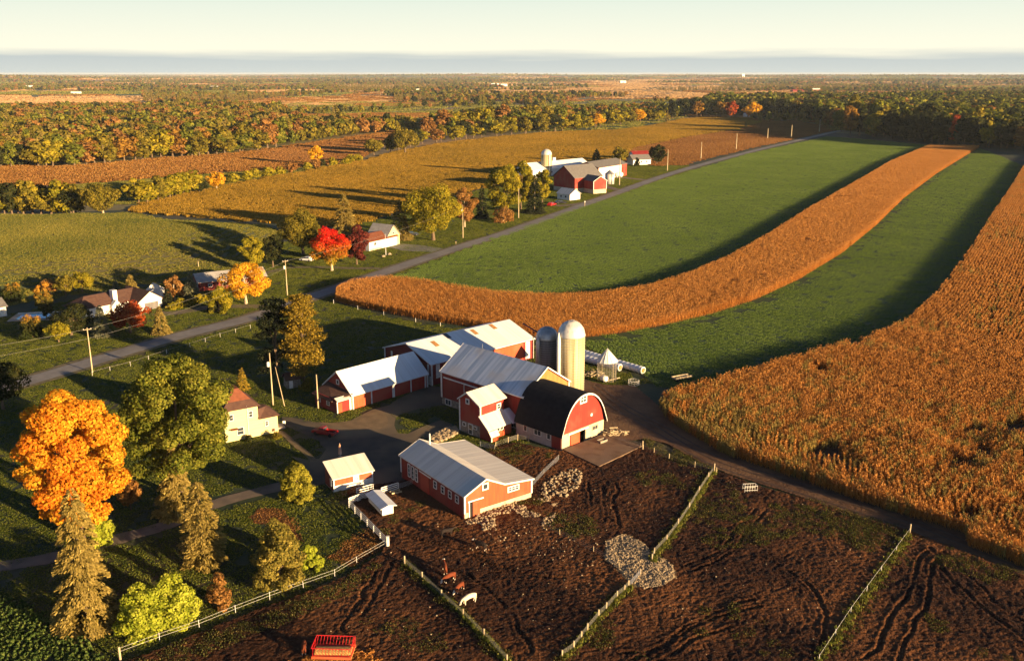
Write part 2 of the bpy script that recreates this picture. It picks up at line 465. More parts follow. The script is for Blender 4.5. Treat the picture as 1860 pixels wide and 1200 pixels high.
M['orangefield'] = mat('orange_field_ground', (0.28, 0.10, 0.025), (0.20, 0.09, 0.03), 0.05, (1, 3, 1), bump=0.3, bscale=0.4)
M['tan'] = mat('tan_field_ground', (0.42, 0.25, 0.12), (0.34, 0.19, 0.09), 0.01, (1, 5, 1), bump=0.3, bscale=0.3)
M['marsh'] = mat('dark_marsh_ground', (0.05, 0.045, 0.022), (0.09, 0.05, 0.02), 0.02, (1, 3, 1), bump=0.2, bscale=0.4)
M['cornground'] = mat('corn_ground', (0.07, 0.04, 0.02), (0.04, 0.022, 0.01), 1.0)
M['asphalt'] = mat('grey_asphalt', (0.17, 0.16, 0.15), (0.21, 0.195, 0.18), 0.6, rough=0.9, bump=0.02, bscale=8, c3=(0.15, 0.14, 0.135), scale3=0.08)
M['yardgravel'] = mat('yard_gravel', (0.050, 0.041, 0.033), (0.080, 0.062, 0.043), 0.35, rough=0.95, bump=0.05, bscale=3, c3=(0.16, 0.115, 0.065), scale3=0.05)
M['drive'] = mat('drive_gravel', (0.11, 0.085, 0.065), (0.16, 0.12, 0.085), 0.4, rough=0.95, bump=0.04, bscale=4)
M['concrete'] = mat('concrete', (0.36, 0.31, 0.25), (0.26, 0.21, 0.16), 0.5, rough=0.9, bump=0.02, bscale=4)
M['pad'] = mat('dirty_concrete', (0.19, 0.125, 0.075), (0.11, 0.065, 0.036), 0.35, rough=0.95, bump=0.04, bscale=3, c3=(0.15, 0.10, 0.065), scale3=0.3)
M['shoulder'] = mat('road_shoulder', (0.17, 0.13, 0.07), (0.08, 0.075, 0.03), 0.6, rough=0.95, bump=0.06, bscale=3)
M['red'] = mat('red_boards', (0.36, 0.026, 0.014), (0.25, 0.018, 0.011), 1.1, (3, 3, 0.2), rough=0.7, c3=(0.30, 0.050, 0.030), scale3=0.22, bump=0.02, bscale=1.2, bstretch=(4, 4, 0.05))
M['red2'] = mat('dark_and_shaded_red', (0.22, 0.018, 0.013), (0.14, 0.012, 0.010), 1.1, (3, 3, 0.2), rough=0.7, c3=(0.19, 0.030, 0.022), scale3=0.22, bump=0.02, bscale=1.2, bstretch=(4, 4, 0.05))  # darkened to paint shade on red walls; also colours dark red things
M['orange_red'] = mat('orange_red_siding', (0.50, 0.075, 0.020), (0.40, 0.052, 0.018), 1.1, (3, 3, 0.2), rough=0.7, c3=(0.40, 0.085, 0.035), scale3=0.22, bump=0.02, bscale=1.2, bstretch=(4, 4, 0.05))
M['yellowwall'] = mat('ochre_boards', (0.25, 0.175, 0.05), (0.19, 0.13, 0.038), 0.6, (2, 2, 0.5), rough=0.8)
M['white'] = mat('white_paint', (0.72, 0.70, 0.64), (0.60, 0.57, 0.50), 1.2, rough=0.6)
M['whiteroof'] = mat('white_metal_roof', (0.66, 0.67, 0.66), (0.58, 0.58, 0.56), 0.5, (3, 0.1, 0.1), rough=0.45, bump=0.03, bscale=1.0, bstretch=(2.2, 0.02, 0.02))
M['creamroof'] = mat('cream_metal_roof', (0.62, 0.58, 0.50), (0.52, 0.48, 0.41), 0.5, (3, 0.1, 0.1), rough=0.5, bump=0.04, bscale=1.0, bstretch=(2.2, 0.02, 0.02))
M['tinroof'] = mat('streaky_tin_roof', (0.58, 0.62, 0.66), (0.36, 0.43, 0.50), 0.5, (2.4, 0.10, 0.10), rough=0.42, metal=0.1, bump=0.03, bscale=1.2, bstretch=(2.5, 0.02, 0.02), c3=(0.52, 0.50, 0.47), scale3=0.13, lo=0.4, hi=0.62)
M['blackroof'] = mat('black_shingles', (0.016, 0.016, 0.019), (0.010, 0.010, 0.013), 1.0, rough=0.95, bump=0.02, bscale=3, spec=0.1)
M['brownroof'] = mat('brown_shingles', (0.10, 0.055, 0.04), (0.075, 0.04, 0.032), 1.2, rough=0.95, bump=0.02, bscale=4, spec=0.1)
M['rustroof'] = mat('rust_shingles', (0.19, 0.065, 0.034), (0.14, 0.05, 0.028), 1.2, rough=0.95, bump=0.02, bscale=4, spec=0.1)
M['greyroof'] = mat('grey_shingles', (0.16, 0.15, 0.14), (0.12, 0.11, 0.105), 1.0, rough=0.9, bump=0.02, bscale=4, spec=0.1)
M['stone'] = mat('field_stone', (0.30, 0.25, 0.19), (0.14, 0.12, 0.095), 1.6, rough=0.9, bump=0.08, bscale=2.0)
M['block'] = mat('pale_block', (0.50, 0.42, 0.28), (0.40, 0.33, 0.22), 0.7, rough=0.9, bump=0.02, bscale=2)
M['greyblock'] = mat('grey_block', (0.34, 0.32, 0.29), (0.27, 0.25, 0.23), 0.7, rough=0.9, bump=0.02, bscale=2)
M['yellowpaint'] = mat('pale_yellow_siding', (0.62, 0.52, 0.25), (0.56, 0.46, 0.22), 0.8, (0.3, 0.3, 4), rough=0.7)
M['glass'] = mat('window_glass', (0.035, 0.045, 0.055), rough=0.12, spec=0.6)
M['dark'] = mat('interior_shade', (0.012, 0.010, 0.009))  # near-black colour stands in for unlit space behind openings
M['steel'] = mat('galvanised_steel', (0.42, 0.42, 0.41), (0.30, 0.30, 0.30), 1.0, rough=0.45, metal=0.6)
M['bin'] = mat('bin_steel', (0.60, 0.58, 0.52), (0.50, 0.48, 0.43), 1.2, rough=0.5, metal=0.2)
M['wire'] = mat('fence_wire', (0.30, 0.28, 0.24), rough=0.6, metal=0.3)
M['mesh_wire'] = mat('woven_wire', (0.22, 0.21, 0.18), rough=0.6, metal=0.5)
M['wood'] = mat('weathered_wood', (0.46, 0.37, 0.22), (0.33, 0.25, 0.15), 1.5, (1, 1, 0.2), rough=0.9)
M['bark'] = mat('bark', (0.16, 0.11, 0.065), (0.09, 0.06, 0.036), 2.0, (1, 1, 0.3), rough=0.95, bump=0.04, bscale=4)
M['palebark'] = mat('pale_bark', (0.42, 0.34, 0.22), (0.28, 0.22, 0.15), 2.0, (1, 1, 0.4), rough=0.9)
M['rubber'] = mat('rubber', (0.02, 0.02, 0.02), rough=0.8)
M['rock'] = mat('pale_rock', (0.36, 0.27, 0.16), (0.20, 0.15, 0.095), 2.0, rough=0.9, world=True)
M['plastic'] = mat('white_film', (0.74, 0.74, 0.72), (0.62, 0.62, 0.62), 0.5, rough=0.4, bump=0.08, bscale=0.7)
M['straw'] = mat('straw', (0.50, 0.32, 0.10), (0.34, 0.20, 0.06), 3.0, rough=0.95, bump=0.1, bscale=6)
M['silage'] = mat('silage', (0.40, 0.20, 0.06), (0.25, 0.12, 0.04), 2.0, rough=0.95)
M['truckred'] = mat('dark_red_paint', (0.22, 0.010, 0.010), rough=0.3, spec=0.5)
M['redpaint'] = mat('red_paint', (0.45, 0.012, 0.012), rough=0.35, spec=0.5)
M['darkpaint'] = mat('dark_paint', (0.012, 0.013, 0.018), rough=0.25, spec=0.5)
M['whitecar'] = mat('white_car_paint', (0.7, 0.7, 0.7), rough=0.3, spec=0.5)
M['chrome'] = mat('bright_metal', (0.6, 0.6, 0.6), rough=0.25, metal=0.8)
M['lamp'] = mat('red_lens', (0.4, 0.01, 0.01), rough=0.3)
M['pool'] = mat('pool_water', (0.04, 0.25, 0.32), rough=0.08, spec=0.5)

# leaf materials  (a -> b -> c)
LM = {}
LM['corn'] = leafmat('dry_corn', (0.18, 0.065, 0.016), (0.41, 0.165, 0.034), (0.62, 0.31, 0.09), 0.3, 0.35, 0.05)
LM['corngreen'] = leafmat('greenish_corn', (0.10, 0.09, 0.025), (0.26, 0.18, 0.045), (0.42, 0.30, 0.09), 0.3, 0.3, 0.05)
LM['tuftgreen'] = leafmat('green_crop', (0.056, 0.106, 0.022), (0.145, 0.212, 0.044), (0.262, 0.335, 0.088), 0.4, 0.5, 0.03)
LM['tuftlawn'] = leafmat('lawn_grass', (0.024, 0.044, 0.009), (0.090, 0.115, 0.018), (0.220, 0.220, 0.042), 0.4, 0.6, 0.05)
LM['tuftmeadow'] = leafmat('meadow_grass', (0.055, 0.080, 0.020), (0.165, 0.165, 0.034), (0.35, 0.28, 0.060), 0.4, 0.9, 0.02)
LM['tuftsoy'] = leafmat('yellow_crop', (0.13, 0.09, 0.014), (0.26, 0.16, 0.022), (0.42, 0.24, 0.035), 0.35, 1.0, 0.012)
LM['tuftbrown'] = leafmat('brown_stubble', (0.13, 0.06, 0.022), (0.24, 0.11, 0.035), (0.38, 0.20, 0.07), 0.3, 0.8, 0.012)
LM['tuftorange'] = leafmat('orange_marsh_grass', (0.13, 0.060, 0.018), (0.25, 0.110, 0.030), (0.37, 0.20, 0.055), 0.35, 0.9, 0.008)
LM['weed'] = leafmat('weeds', (0.03, 0.04, 0.012), (0.075, 0.078, 0.02), (0.17, 0.13, 0.04), 0.35)
LM['maple'] = leafmat('orange_maple_leaves', (0.50, 0.11, 0.010), (0.66, 0.25, 0.016), (0.62, 0.42, 0.035), 0.4)
LM['oak'] = leafmat('green_leaves', (0.040, 0.058, 0.009), (0.130, 0.140, 0.018), (0.31, 0.27, 0.040), 0.35)
LM['yellowgreen'] = leafmat('yellow_green_leaves', (0.10, 0.11, 0.010), (0.25, 0.21, 0.016), (0.44, 0.33, 0.03), 0.4)
LM['lime'] = leafmat('lime_leaves', (0.13, 0.17, 0.012), (0.33, 0.36, 0.030), (0.52, 0.50, 0.07), 0.4)
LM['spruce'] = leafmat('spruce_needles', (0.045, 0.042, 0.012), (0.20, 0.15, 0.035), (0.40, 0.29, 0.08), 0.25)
LM['bluespruce'] = leafmat('blue_spruce_needles', (0.03, 0.045, 0.035), (0.10, 0.12, 0.07), (0.30, 0.27, 0.14), 0.25)
LM['pine'] = leafmat('pine_needles', (0.05, 0.045, 0.008), (0.26, 0.18, 0.022), (0.46, 0.30, 0.045), 0.3)
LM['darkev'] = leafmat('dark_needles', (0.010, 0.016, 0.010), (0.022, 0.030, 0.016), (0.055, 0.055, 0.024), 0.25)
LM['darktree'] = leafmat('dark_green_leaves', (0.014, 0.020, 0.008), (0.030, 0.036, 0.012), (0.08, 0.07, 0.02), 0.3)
LM['brown'] = leafmat('brown_leaves', (0.14, 0.06, 0.016), (0.27, 0.13, 0.035), (0.40, 0.22, 0.07), 0.35)
LM['rust'] = leafmat('rust_red_leaves', (0.16, 0.022, 0.010), (0.34, 0.055, 0.018), (0.50, 0.15, 0.03), 0.35)
LM['maroon'] = leafmat('maroon_leaves', (0.045, 0.012, 0.012), (0.11, 0.022, 0.018), (0.24, 0.06, 0.035), 0.35)
LM['yellow'] = leafmat('golden_leaves', (0.42, 0.20, 0.012), (0.66, 0.34, 0.018), (0.74, 0.46, 0.04), 0.4)
LM['redgreen'] = leafmat('red_over_green_leaves', (0.26, 0.24, 0.025), (0.42, 0.18, 0.02), (0.60, 0.022, 0.012), 0.4)
LM['yellowtop'] = leafmat('yellow_over_green_leaves', (0.035, 0.045, 0.012), (0.12, 0.10, 0.02), (0.50, 0.24, 0.03), 0.4)
LM['juniper'] = leafmat('juniper_needles', (0.05, 0.055, 0.012), (0.20, 0.16, 0.03), (0.36, 0.27, 0.06), 0.3)
LM['fallorange'] = leafmat('fall_orange_leaves', (0.12, 0.065, 0.014), (0.25, 0.125, 0.022), (0.38, 0.22, 0.035), 0.35)
LM['olive'] = leafmat('olive_leaves', (0.05, 0.05, 0.010), (0.15, 0.125, 0.016), (0.32, 0.23, 0.03), 0.35)

# ------------------------------------------------------------------ terrain and fields
big = [(-42000, -300), (42000, -300), (60000, 60000), (-60000, 60000)]
sheet('ground', big, M['country'], -0.25)
LAWN = GP([(-260, 1260), (-700, 520), (-420, 405), (0, 392), (240, 380), (520, 395), (700, 345), (900, 300), (1130, 275), (1240, 258), (1530, 236)]) + [(420, 1240), (640, 1040)] + GP([(2300, 330), (2300, 1260)])
sheet('lawn', LAWN, M['lawn'], -0.10)
def meadow_h(q):
    d = np.full(len(q), 1e9)
    for a, b_ in zip(MEADOW, MEADOW[1:] + MEADOW[:1]):
        a = np.array(a); v = np.array(b_) - a; t = np.clip(((q - a) @ v) / (v @ v), 0, 1); d = np.minimum(d, np.linalg.norm(q - a - t[:, None] * v, axis=1))
    d = np.where(in_poly(q, MEADOW), d, 0); e = np.clip(d / 45, 0, 1); e = e * e * (3 - 2 * e)
    r_ = q @ np.array([[0.94, -0.34], [0.34, 0.94]]); w = fbm(r_ * np.array([0.45, 1.0]), 150, 1, 71)
    return e * 14.0 * np.clip(w - 0.15, 0, 1) - 0.05


MEADOW = GP([(-320, 500), (-250, 400), (0, 389), (120, 391), (235, 386), (300, 398), (480, 408), (520, 425), (470, 470), (420, 492), (330, 505), (170, 530), (0, 556), (-320, 590)])
sheet('meadow', MEADOW, M['meadow'], -0.07, 0.6, 12)
_p = np.array(MEADOW); _x, _y = np.meshgrid(np.arange(_p[:, 0].min(), _p[:, 0].max(), 3.0), np.arange(_p[:, 1].min(), _p[:, 1].max(), 3.0)); _q = np.c_[_x.ravel(), _y.ravel()]
_in = in_poly(_q, MEADOW).reshape(_x.shape); _h = meadow_h(_q); _n = _x.shape[1]
_f = [(i * _n + j, i * _n + j + 1, (i + 1) * _n + j + 1, (i + 1) * _n + j) for i in range(_x.shape[0] - 1) for j in range(_n - 1) if _in[i, j] and _in[i + 1, j] and _in[i, j + 1] and _in[i + 1, j + 1]]
me = bpy.data.meshes.new('meadow_swell'); me.from_pydata([(a, b_, c) for (a, b_), c in zip(_q, _h)], [], _f); me.update(); me.materials.append(M['meadow']); me.polygons.foreach_set('use_smooth', [True] * len(me.polygons))
tag(link('meadow', me), kind='structure')
MEADOW2 = GP([(93, 337), (206, 330), (392, 314), (509, 309), (620, 294), (660, 296), (560, 312), (450, 330), (330, 352), (250, 372), (80, 362)])
sheet('valley_pasture', MEADOW2, M['green'], -0.12, 1, 15)
MARSH = GP([(-150, 296), (0, 293), (69, 304), (165, 300), (292, 288), (430, 279), (516, 267), (640, 249), (720, 238), (770, 236), (700, 262), (640, 293), (509, 308), (392, 313), (206, 329), (93, 336), (-150, 345)])
sheet('marsh', MARSH, M['orangefield'], -0.14, 1.5, 25)
sheet('dark_marsh', GP([(470, 274), (560, 262), (690, 246), (765, 238), (700, 262), (650, 290), (540, 303), (500, 296), (430, 297)]), M['marsh'], -0.11, 1.5, 20)
SOY = GP([(240, 381), (262, 368), (330, 353), (450, 329), (540, 314), (600, 303), (660, 292), (720, 276), (800, 261), (900, 249), (1000, 240), (1060, 238), (1120, 236), (1185, 228), (1240, 216), (1300, 212), (1360, 215), (1385, 221), (1340, 235), (1250, 248), (1150, 268), (1120, 286), (1060, 300), (1000, 318), (900, 335), (760, 372), (640, 410), (560, 410), (500, 404), (370, 396), (262, 387)])
sheet('yellow_field', SOY, M['soybean'], -0.02, 0.8, 10)
BROWN = GP([(1120, 284), (1150, 269), (1250, 249), (1340, 236), (1388, 221), (1440, 220), (1500, 229), (1520, 236), (1500, 240), (1358, 270), (1240, 300), (1190, 301), (1130, 290)])
sheet('brown_field', BROWN, M['brownfield'], 0.01, 0.8, 10)
sheet('hill_pasture', GP([(1035, 238), (1100, 226), (1170, 219), (1232, 217), (1185, 227), (1110, 236)]), M['green'], 0.02, 0.8, 12)
TANS = []
for i, pts in enumerate(([(-100, 168), (100, 165), (255, 170), (258, 184), (120, 190), (-100, 190)], [(437, 184), (564, 175), (640, 170), (690, 172), (720, 183), (600, 191), (500, 192)],
                         [(420, 214), (520, 209), (640, 207), (790, 207), (770, 214), (640, 221), (520, 219)], [(600, 209), (700, 205), (800, 207), (700, 212), (600, 215)],
                         [(640, 187), (820, 186), (790, 193), (650, 194)], [(1051, 148), (1178, 149), (1160, 162), (1082, 164)], [(1220, 172), (1460, 164), (1440, 176), (1220, 182)],
                         [(10, 158), (90, 157), (120, 161), (20, 162)], [(860, 160), (1010, 158), (1100, 160), (900, 163)], [(1770, 152), (1860, 150), (1900, 154), (1780, 156)], [(430, 165), (560, 163), (600, 167), (440, 169)],
                         [(1360, 143), (1480, 144), (1440, 147), (1350, 146)])):
    TANS.append((GP(pts), i))
    sheet('tan_field', GP(pts), M['tan'] if i not in (2, 3, 4) else M['orangefield'], -0.18 + 0.012 * i, 0, kind='structure')

CORN1_FAR = GP([(612, 520), (640, 507), (700, 499), (760, 505), (830, 517), (900, 526), (1000, 532), (1080, 530), (1180, 516), (1260, 491), (1330, 461), (1400, 421), (1480, 371), (1560, 326), (1620, 291), (1690, 262)], 2.4)
CORN1_NEAR = GP([(610, 548), (650, 558), (700, 568), (760, 579), (845, 592), (905, 604), (975, 612), (1062, 613), (1120, 606), (1200, 592), (1290, 571), (1370, 545), (1450, 508), (1530, 459), (1590, 410), (1640, 361), (1700, 316), (1778, 268)])
CORN1 = CORN1_FAR + CORN1_NEAR[::-1]
CORN2_LEFT = GP([(1960, 235), (1905, 262), (1862, 297), (1842, 330), (1815, 370), (1795, 400), (1770, 440), (1740, 482), (1700, 532), (1650, 577), (1580, 606), (1500, 626), (1400, 655), (1300, 683), (1240, 698), (1205, 712)], 2.4)
CORN2_NEAR = GP([(1196, 738), (1206, 757), (1230, 775), (1310, 823), (1449, 871), (1603, 925), (1683, 948), (1756, 971), (1761, 993), (1860, 1030), (2050, 1090)])
CORN2 = CORN2_LEFT + CORN2_NEAR + GP([(2300, 1000), (2300, 300)])
GREEN1 = GP([(728, 498), (860, 448), (930, 421), (1083, 368), (1240, 315), (1358, 280), (1502, 248), (1560, 252), (1625, 258), (1692, 264)]) + CORN1_FAR[::-1][1:14]
sheet('green_field', GREEN1, M['green'], 0.0, 0.3, 6)
GREEN2 = CORN1_NEAR[::-1][:11] + GP([(1062, 622), (1100, 640), (1150, 668), (1175, 690), (1205, 700)]) + CORN2_LEFT[::-1][1:14]
sheet('green_strip', GREEN2, M['green'], 0.005, 0.3, 6)
sheet('corn_floor', CORN1, M['cornground'], 0.03, 0.2, 4)
sheet('corn_floor', CORN2, M['cornground'], 0.035, 0.2, 4)

# tramlines beside the corn strip
off_line = [(x + 1.8 * 0.6, y - 2.6) for x, y in smooth_line(CORN1_NEAR[7:], 5)]
M['track'] = mat('wheel_track', (0.018, 0.035, 0.012), (0.035, 0.05, 0.016), 0.5)
ribbon('wheel_track', off_line, 0.8, M['track'], 0.02, 0.08)
ribbon('wheel_track', [(x + 1.3, y - 1.6) for x, y in off_line], 0.8, M['track'], 0.02, 0.08)
M['grassverge'] = mat('verge_grass', (0.10, 0.10, 0.03), (0.06, 0.08, 0.022), 0.5)

# roads
ROAD = GP([(-330, 800), (-120, 736), (47, 693), (200, 647), (322, 611), (455, 577), (563, 540), (690, 497), (770, 470), (860, 441), (930, 419), (1083, 364), (1230, 312), (1358, 277), (1450, 255), (1510, 241), (1535, 236), (1560, 228)])
RD = smooth_line(ROAD, 8)
ribbon('road_verge', RD, 10.0, M['shoulder'], 0.03, 0.25)
ribbon('road', RD, 6.6, M['asphalt'], 0.06, 0.04)
LANE = smooth_line(GP([(600, 838), (560, 868), (495, 886), (407, 909), (330, 938), (302, 953), (200, 982), (103, 1010), (0, 1028), (-150, 1052)]), 6)
ribbon('farm_lane', LANE, 3.6, M['drive'], -0.02, 0.12)
YARD = GP([(512, 756), (558, 763), (600, 770), (640, 762), (676, 744), (706, 735), (740, 715), (785, 700), (808, 705), (810, 735), (770, 738), (728, 752), (716, 765), (716, 778), (724, 786), (742, 787), (764, 776), (800, 762), (822, 770), (826, 780), (785, 792), (762, 800), (740, 812), (726, 832), (740, 872), (700, 885), (672, 880), (640, 866), (600, 872), (572, 884), (552, 878), (556, 850), (530, 828), (560, 834), (580, 832), (590, 815), (578, 800), (552, 788), (530, 778), (512, 770)])
sheet('farmyard', YARD, M['yardgravel'], 0.0, 0.15, 2)
M['sandy'] = mat('sandy_gravel', (0.20, 0.135, 0.07), (0.14, 0.095, 0.05), 0.5, rough=0.95, bump=0.05, bscale=3)
sheet('worn_gravel', GP([(560, 764), (600, 772), (640, 778), (690, 779), (706, 770), (700, 752), (690, 742), (672, 748), (640, 764), (600, 768)]), M['sandy'], 0.012, 0.15, 1.5)
ribbon('gravel_path', smooth_line(GP([(508, 782), (520, 792), (538, 808), (556, 822), (572, 838)]), 5), 1.3, M['sandy'], 0.018, 0.06)
ribbon('house_drive', smooth_line(GP([(284, 568), (310, 569), (350, 563), (390, 556), (450, 556), (480, 557)]), 5), 5.0, M['drive'], 0.0, 0.1)
ribbon('house_drive', smooth_line(GP([(440, 508), (478, 498), (520, 487), (580, 485), (640, 487), (690, 487)]), 5), 4.0, M['drive'], 0.007, 0.1)
sheet('house_drive', GP([(700, 447), (724, 442), (770, 446), (812, 452), (790, 458), (730, 455)]), M['asphalt'], 0.0, 0.1, 3)
ribbon('house_drive', GP([(1230, 297), (1205, 299), (1180, 298)]), 5.0, M['drive'], 0.05)
ribbon('house_drive', GP([(1172, 327), (1135, 323), (1100, 322)]), 6.0, M['drive'], 0.05)
ribbon('house_drive', GP([(1122, 345), (1098, 338), (1088, 332)]), 6.0, M['drive'], 0.05)
ribbon('house_drive', GP([(1075, 367), (1040, 372), (1010, 374)]), 6.0, M['drive'], 0.05)

# soil: one dense, really displaced sheet for the muddy yards in front
MUD = GP([(200, 1215), (300, 1178), (400, 1137), (480, 1106), (560, 1078), (628, 1049), (690, 1012), (704, 990), (640, 912), (632, 896), (640, 884), (700, 880), (770, 868), (840, 860), (900, 812), (940, 806), (1020, 822), (1100, 792), (1166, 812), (1230, 836), (1296, 856), (1370, 882), (1500, 920), (1600, 952), (1652, 966), (1740, 1000), (1860, 1048), (2100, 1130), (2100, 1330), (200, 1330)])
TRK = GP([(1060, 690), (1100, 700), (1150, 700), (1196, 738), (1230, 775), (1310, 823), (1449, 871), (1603, 925), (1683, 948), (1756, 971), (1761, 993), (1860, 1032), (2080, 1100), (2080, 1150), (1860, 1050), (1740, 1002), (1652, 967), (1550, 934), (1440, 896), (1330, 862), (1265, 835), (1215, 806), (1172, 796), (1140, 800), (1100, 790), (1085, 760), (1062, 735)])


RUTS = [[(704, 1008), (680, 1040), (660, 1075), (640, 1110), (628, 1140), (640, 1160)], [(716, 1020), (694, 1052), (676, 1082), (655, 1120)], [(1118, 878), (1117, 915), (1126, 960)], [(1096, 882), (1100, 915), (1096, 950)], [(1072, 880), (1076, 925), (1066, 960)],
        [(1130, 1190), (1180, 1180), (1240, 1145), (1300, 1110), (1370, 1092)], [(1150, 1200), (1230, 1160), (1300, 1122), (1380, 1105)], [(1190, 1204), (1260, 1165), (1330, 1140)], [(1245, 1030), (1300, 1005), (1340, 960), (1372, 925), (1390, 905)], [(1262, 1040), (1320, 1010), (1358, 965), (1390, 930)]]
RUTS += [[(1690 + d, 1004), (1668 + d * 1.5, 1060), (1640 + d * 2, 1120), (1590 + d * 2.4, 1200)] for d in (-8, 14)] + [[(1700 + d, 1000 + d * .3), (1745 + d, 1050 - d * .6), (1800, 1100 - d * 1.2), (1880, 1160 - d * 1.6)] for d in (-14, 10)]
RUTS += [[(715, 965), (760, 985), (830, 1000), (900, 1010)], [(850, 1010), (930, 1040), (1010, 1050), (1090, 1045)], [(800, 1005), (870, 1060), (930, 1120), (960, 1190)], [(1380, 1010), (1450, 1050), (1500, 1110), (1490, 1180)]]
RUTW = [smooth_line(GP(r_), 6) for r_ in RUTS]


def rut_depth(q):
    d = np.full(len(q), 9.0)
    for ln in RUTW:
        P_ = np.array(ln); lo_, hi_ = P_.min(0) - 1.5, P_.max(0) + 1.5; k = np.where(((q > lo_) & (q < hi_)).all(1))[0]
        if not len(k): continue
        w_ = q[k] + (np.c_[fbm(q[k], 5, 2, 61), fbm(q[k], 5, 2, 62)] - 0.5) * 1.4; dk = d[k]
        for a, b_ in zip(P_[:-1], P_[1:]):
            v = b_ - a; t = np.clip(((w_ - a) @ v) / (v @ v), 0, 1); dk = np.minimum(dk, np.linalg.norm(w_ - a - t[:, None] * v, axis=1))
        d[k] = dk
    return np.where(d < 0.30, -0.16, np.where(d < 0.7, 0.08, 0.0)) * np.clip(fbm(q, 3, 2, 63) * 2.2 - 0.25, 0, 1)


def soil_h(q, z, amp):
    clod = fbm(q, 0.72, 3, 3); clod = np.abs(clod - 0.5) * 2; roll = fbm(q, 7, 3, 9); ruts = fbm(q @ np.array([[0.85, -0.53], [0.10, 0.16]]), 1.6, 2, 21)
    mk = np.clip((fbm(q, 14, 2, 33) - 0.45) * 5, 0, 1)
    return z + amp * (0.62 * (1 - clod) ** 2 + 0.8 * roll + 0.45 * mk * ruts) + (rut_depth(q) if amp > 0.2 else 0)


def soil(name, poly, step, m, z, amp, patch=None, pm=None):
    p = np.array(poly); x0, y0 = p.min(0); x1, y1 = p.max(0)
    xs = np.arange(x0, x1, step); ys = np.arange(y0, y1, step); gx, gy = np.meshgrid(xs, ys); q = np.c_[gx.ravel(), gy.ravel()]
    ins = in_poly(q, poly).reshape(gx.shape)
    f = ins[:-1, :-1] | ins[1:, :-1] | ins[:-1, 1:] | ins[1:, 1:]
    h = soil_h(q, z, amp)
    idx = -np.ones(gx.size, int); used = np.zeros(gx.shape, bool)
    used[:-1, :-1] |= f; used[1:, :-1] |= f; used[:-1, 1:] |= f; used[1:, 1:] |= f
    u = used.ravel(); idx[u] = np.arange(u.sum()); idx = idx.reshape(gx.shape)
    fa = np.stack([idx[:-1, :-1][f], idx[:-1, 1:][f], idx[1:, 1:][f], idx[1:, :-1][f]], 1).astype(np.int32)
    me = bpy.data.meshes.new(name); V = np.c_[q[u], h[u]].astype(np.float32)
    me.vertices.add(len(V)); me.vertices.foreach_set('co', V.ravel()); me.loops.add(fa.size); me.loops.foreach_set('vertex_index', fa.ravel())
    me.polygons.add(len(fa)); me.polygons.foreach_set('loop_start', np.arange(0, fa.size, 4, dtype=np.int32)); me.polygons.foreach_set('loop_total', np.full(len(fa), 4, np.int32))
    me.update(calc_edges=True); me.polygons.foreach_set('use_smooth', np.ones(len(fa), bool))
    me.materials.append(m)
    if patch is not None:
        me.materials.append(pm); c_ = V[fa].mean(1)[:, :2]; w_ = (fbm(c_, 1.5, 2, 4) - 0.5)[:, None] * 2.0
        me.polygons.foreach_set('material_index', in_poly(c_ + w_, patch).astype(np.int32))
    return tag(link(name, me), kind='structure')


M['mud'] = mat('churned_mud', (0.022, 0.008, 0.0035), (0.056, 0.021, 0.008), 0.5, rough=0.95, bump=0.42, bscale=2.3, c3=(0.110, 0.042, 0.014), scale3=0.045, spec=0.15)
M['dirt'] = mat('track_dirt', (0.115, 0.060, 0.032), (0.075, 0.040, 0.024), 0.5, rough=0.95, bump=0.12, bscale=2.0, c3=(0.15, 0.085, 0.045), scale3=0.06, spec=0.15)
GRV = [(1100, 985), (1130, 972), (1165, 985), (1190, 1010), (1222, 1028), (1226, 1050), (1205, 1066), (1170, 1072), (1148, 1062), (1128, 1040), (1100, 1018)]
M['gravel'] = mat('yellow_gravel', (0.30, 0.20, 0.09), (0.16, 0.10, 0.045), 3.0, rough=0.95, bump=0.12, bscale=4)
soil('mud_yard', MUD, 0.25, M['mud'], -0.04, 0.34, GP(GRV), M['gravel'])
soil('dirt_track', TRK, 0.4, M['dirt'], 0.0, 0.10)
trk = smooth_line(GP([(1075, 705), (1130, 745), (1190, 778), (1250, 815), (1310, 845), (1420, 880), (1540, 918), (1650, 955), (1760, 1000), (1860, 1040), (2000, 1100)]), 8)
M['rut'] = mat('wheel_rut', (0.055, 0.030, 0.018), (0.09, 0.05, 0.03), 0.7, bump=0.06, bscale=3)
for s in (-1.4, 1.0, 3.0): ribbon('wheel_track', [(x + s * 0.55, y + s * 0.8) for x, y in trk], 0.55, M['rut'], 0.135, 0.06)
PADG = GP([(1022, 819), (1102, 789), (1166, 813), (1088, 850)])
b = MB(); b.v = [(x, y, 0.02) for x, y in PADG] + [(x, y, 0.44) for x, y in PADG]
b.f = [(4, 5, 6, 7)[::1], (0, 1, 5, 4), (1, 2, 6, 5), (2, 3, 7, 6), (3, 0, 4, 7)]
tag(b.build('concrete_pad', M['pad']), kind='structure')

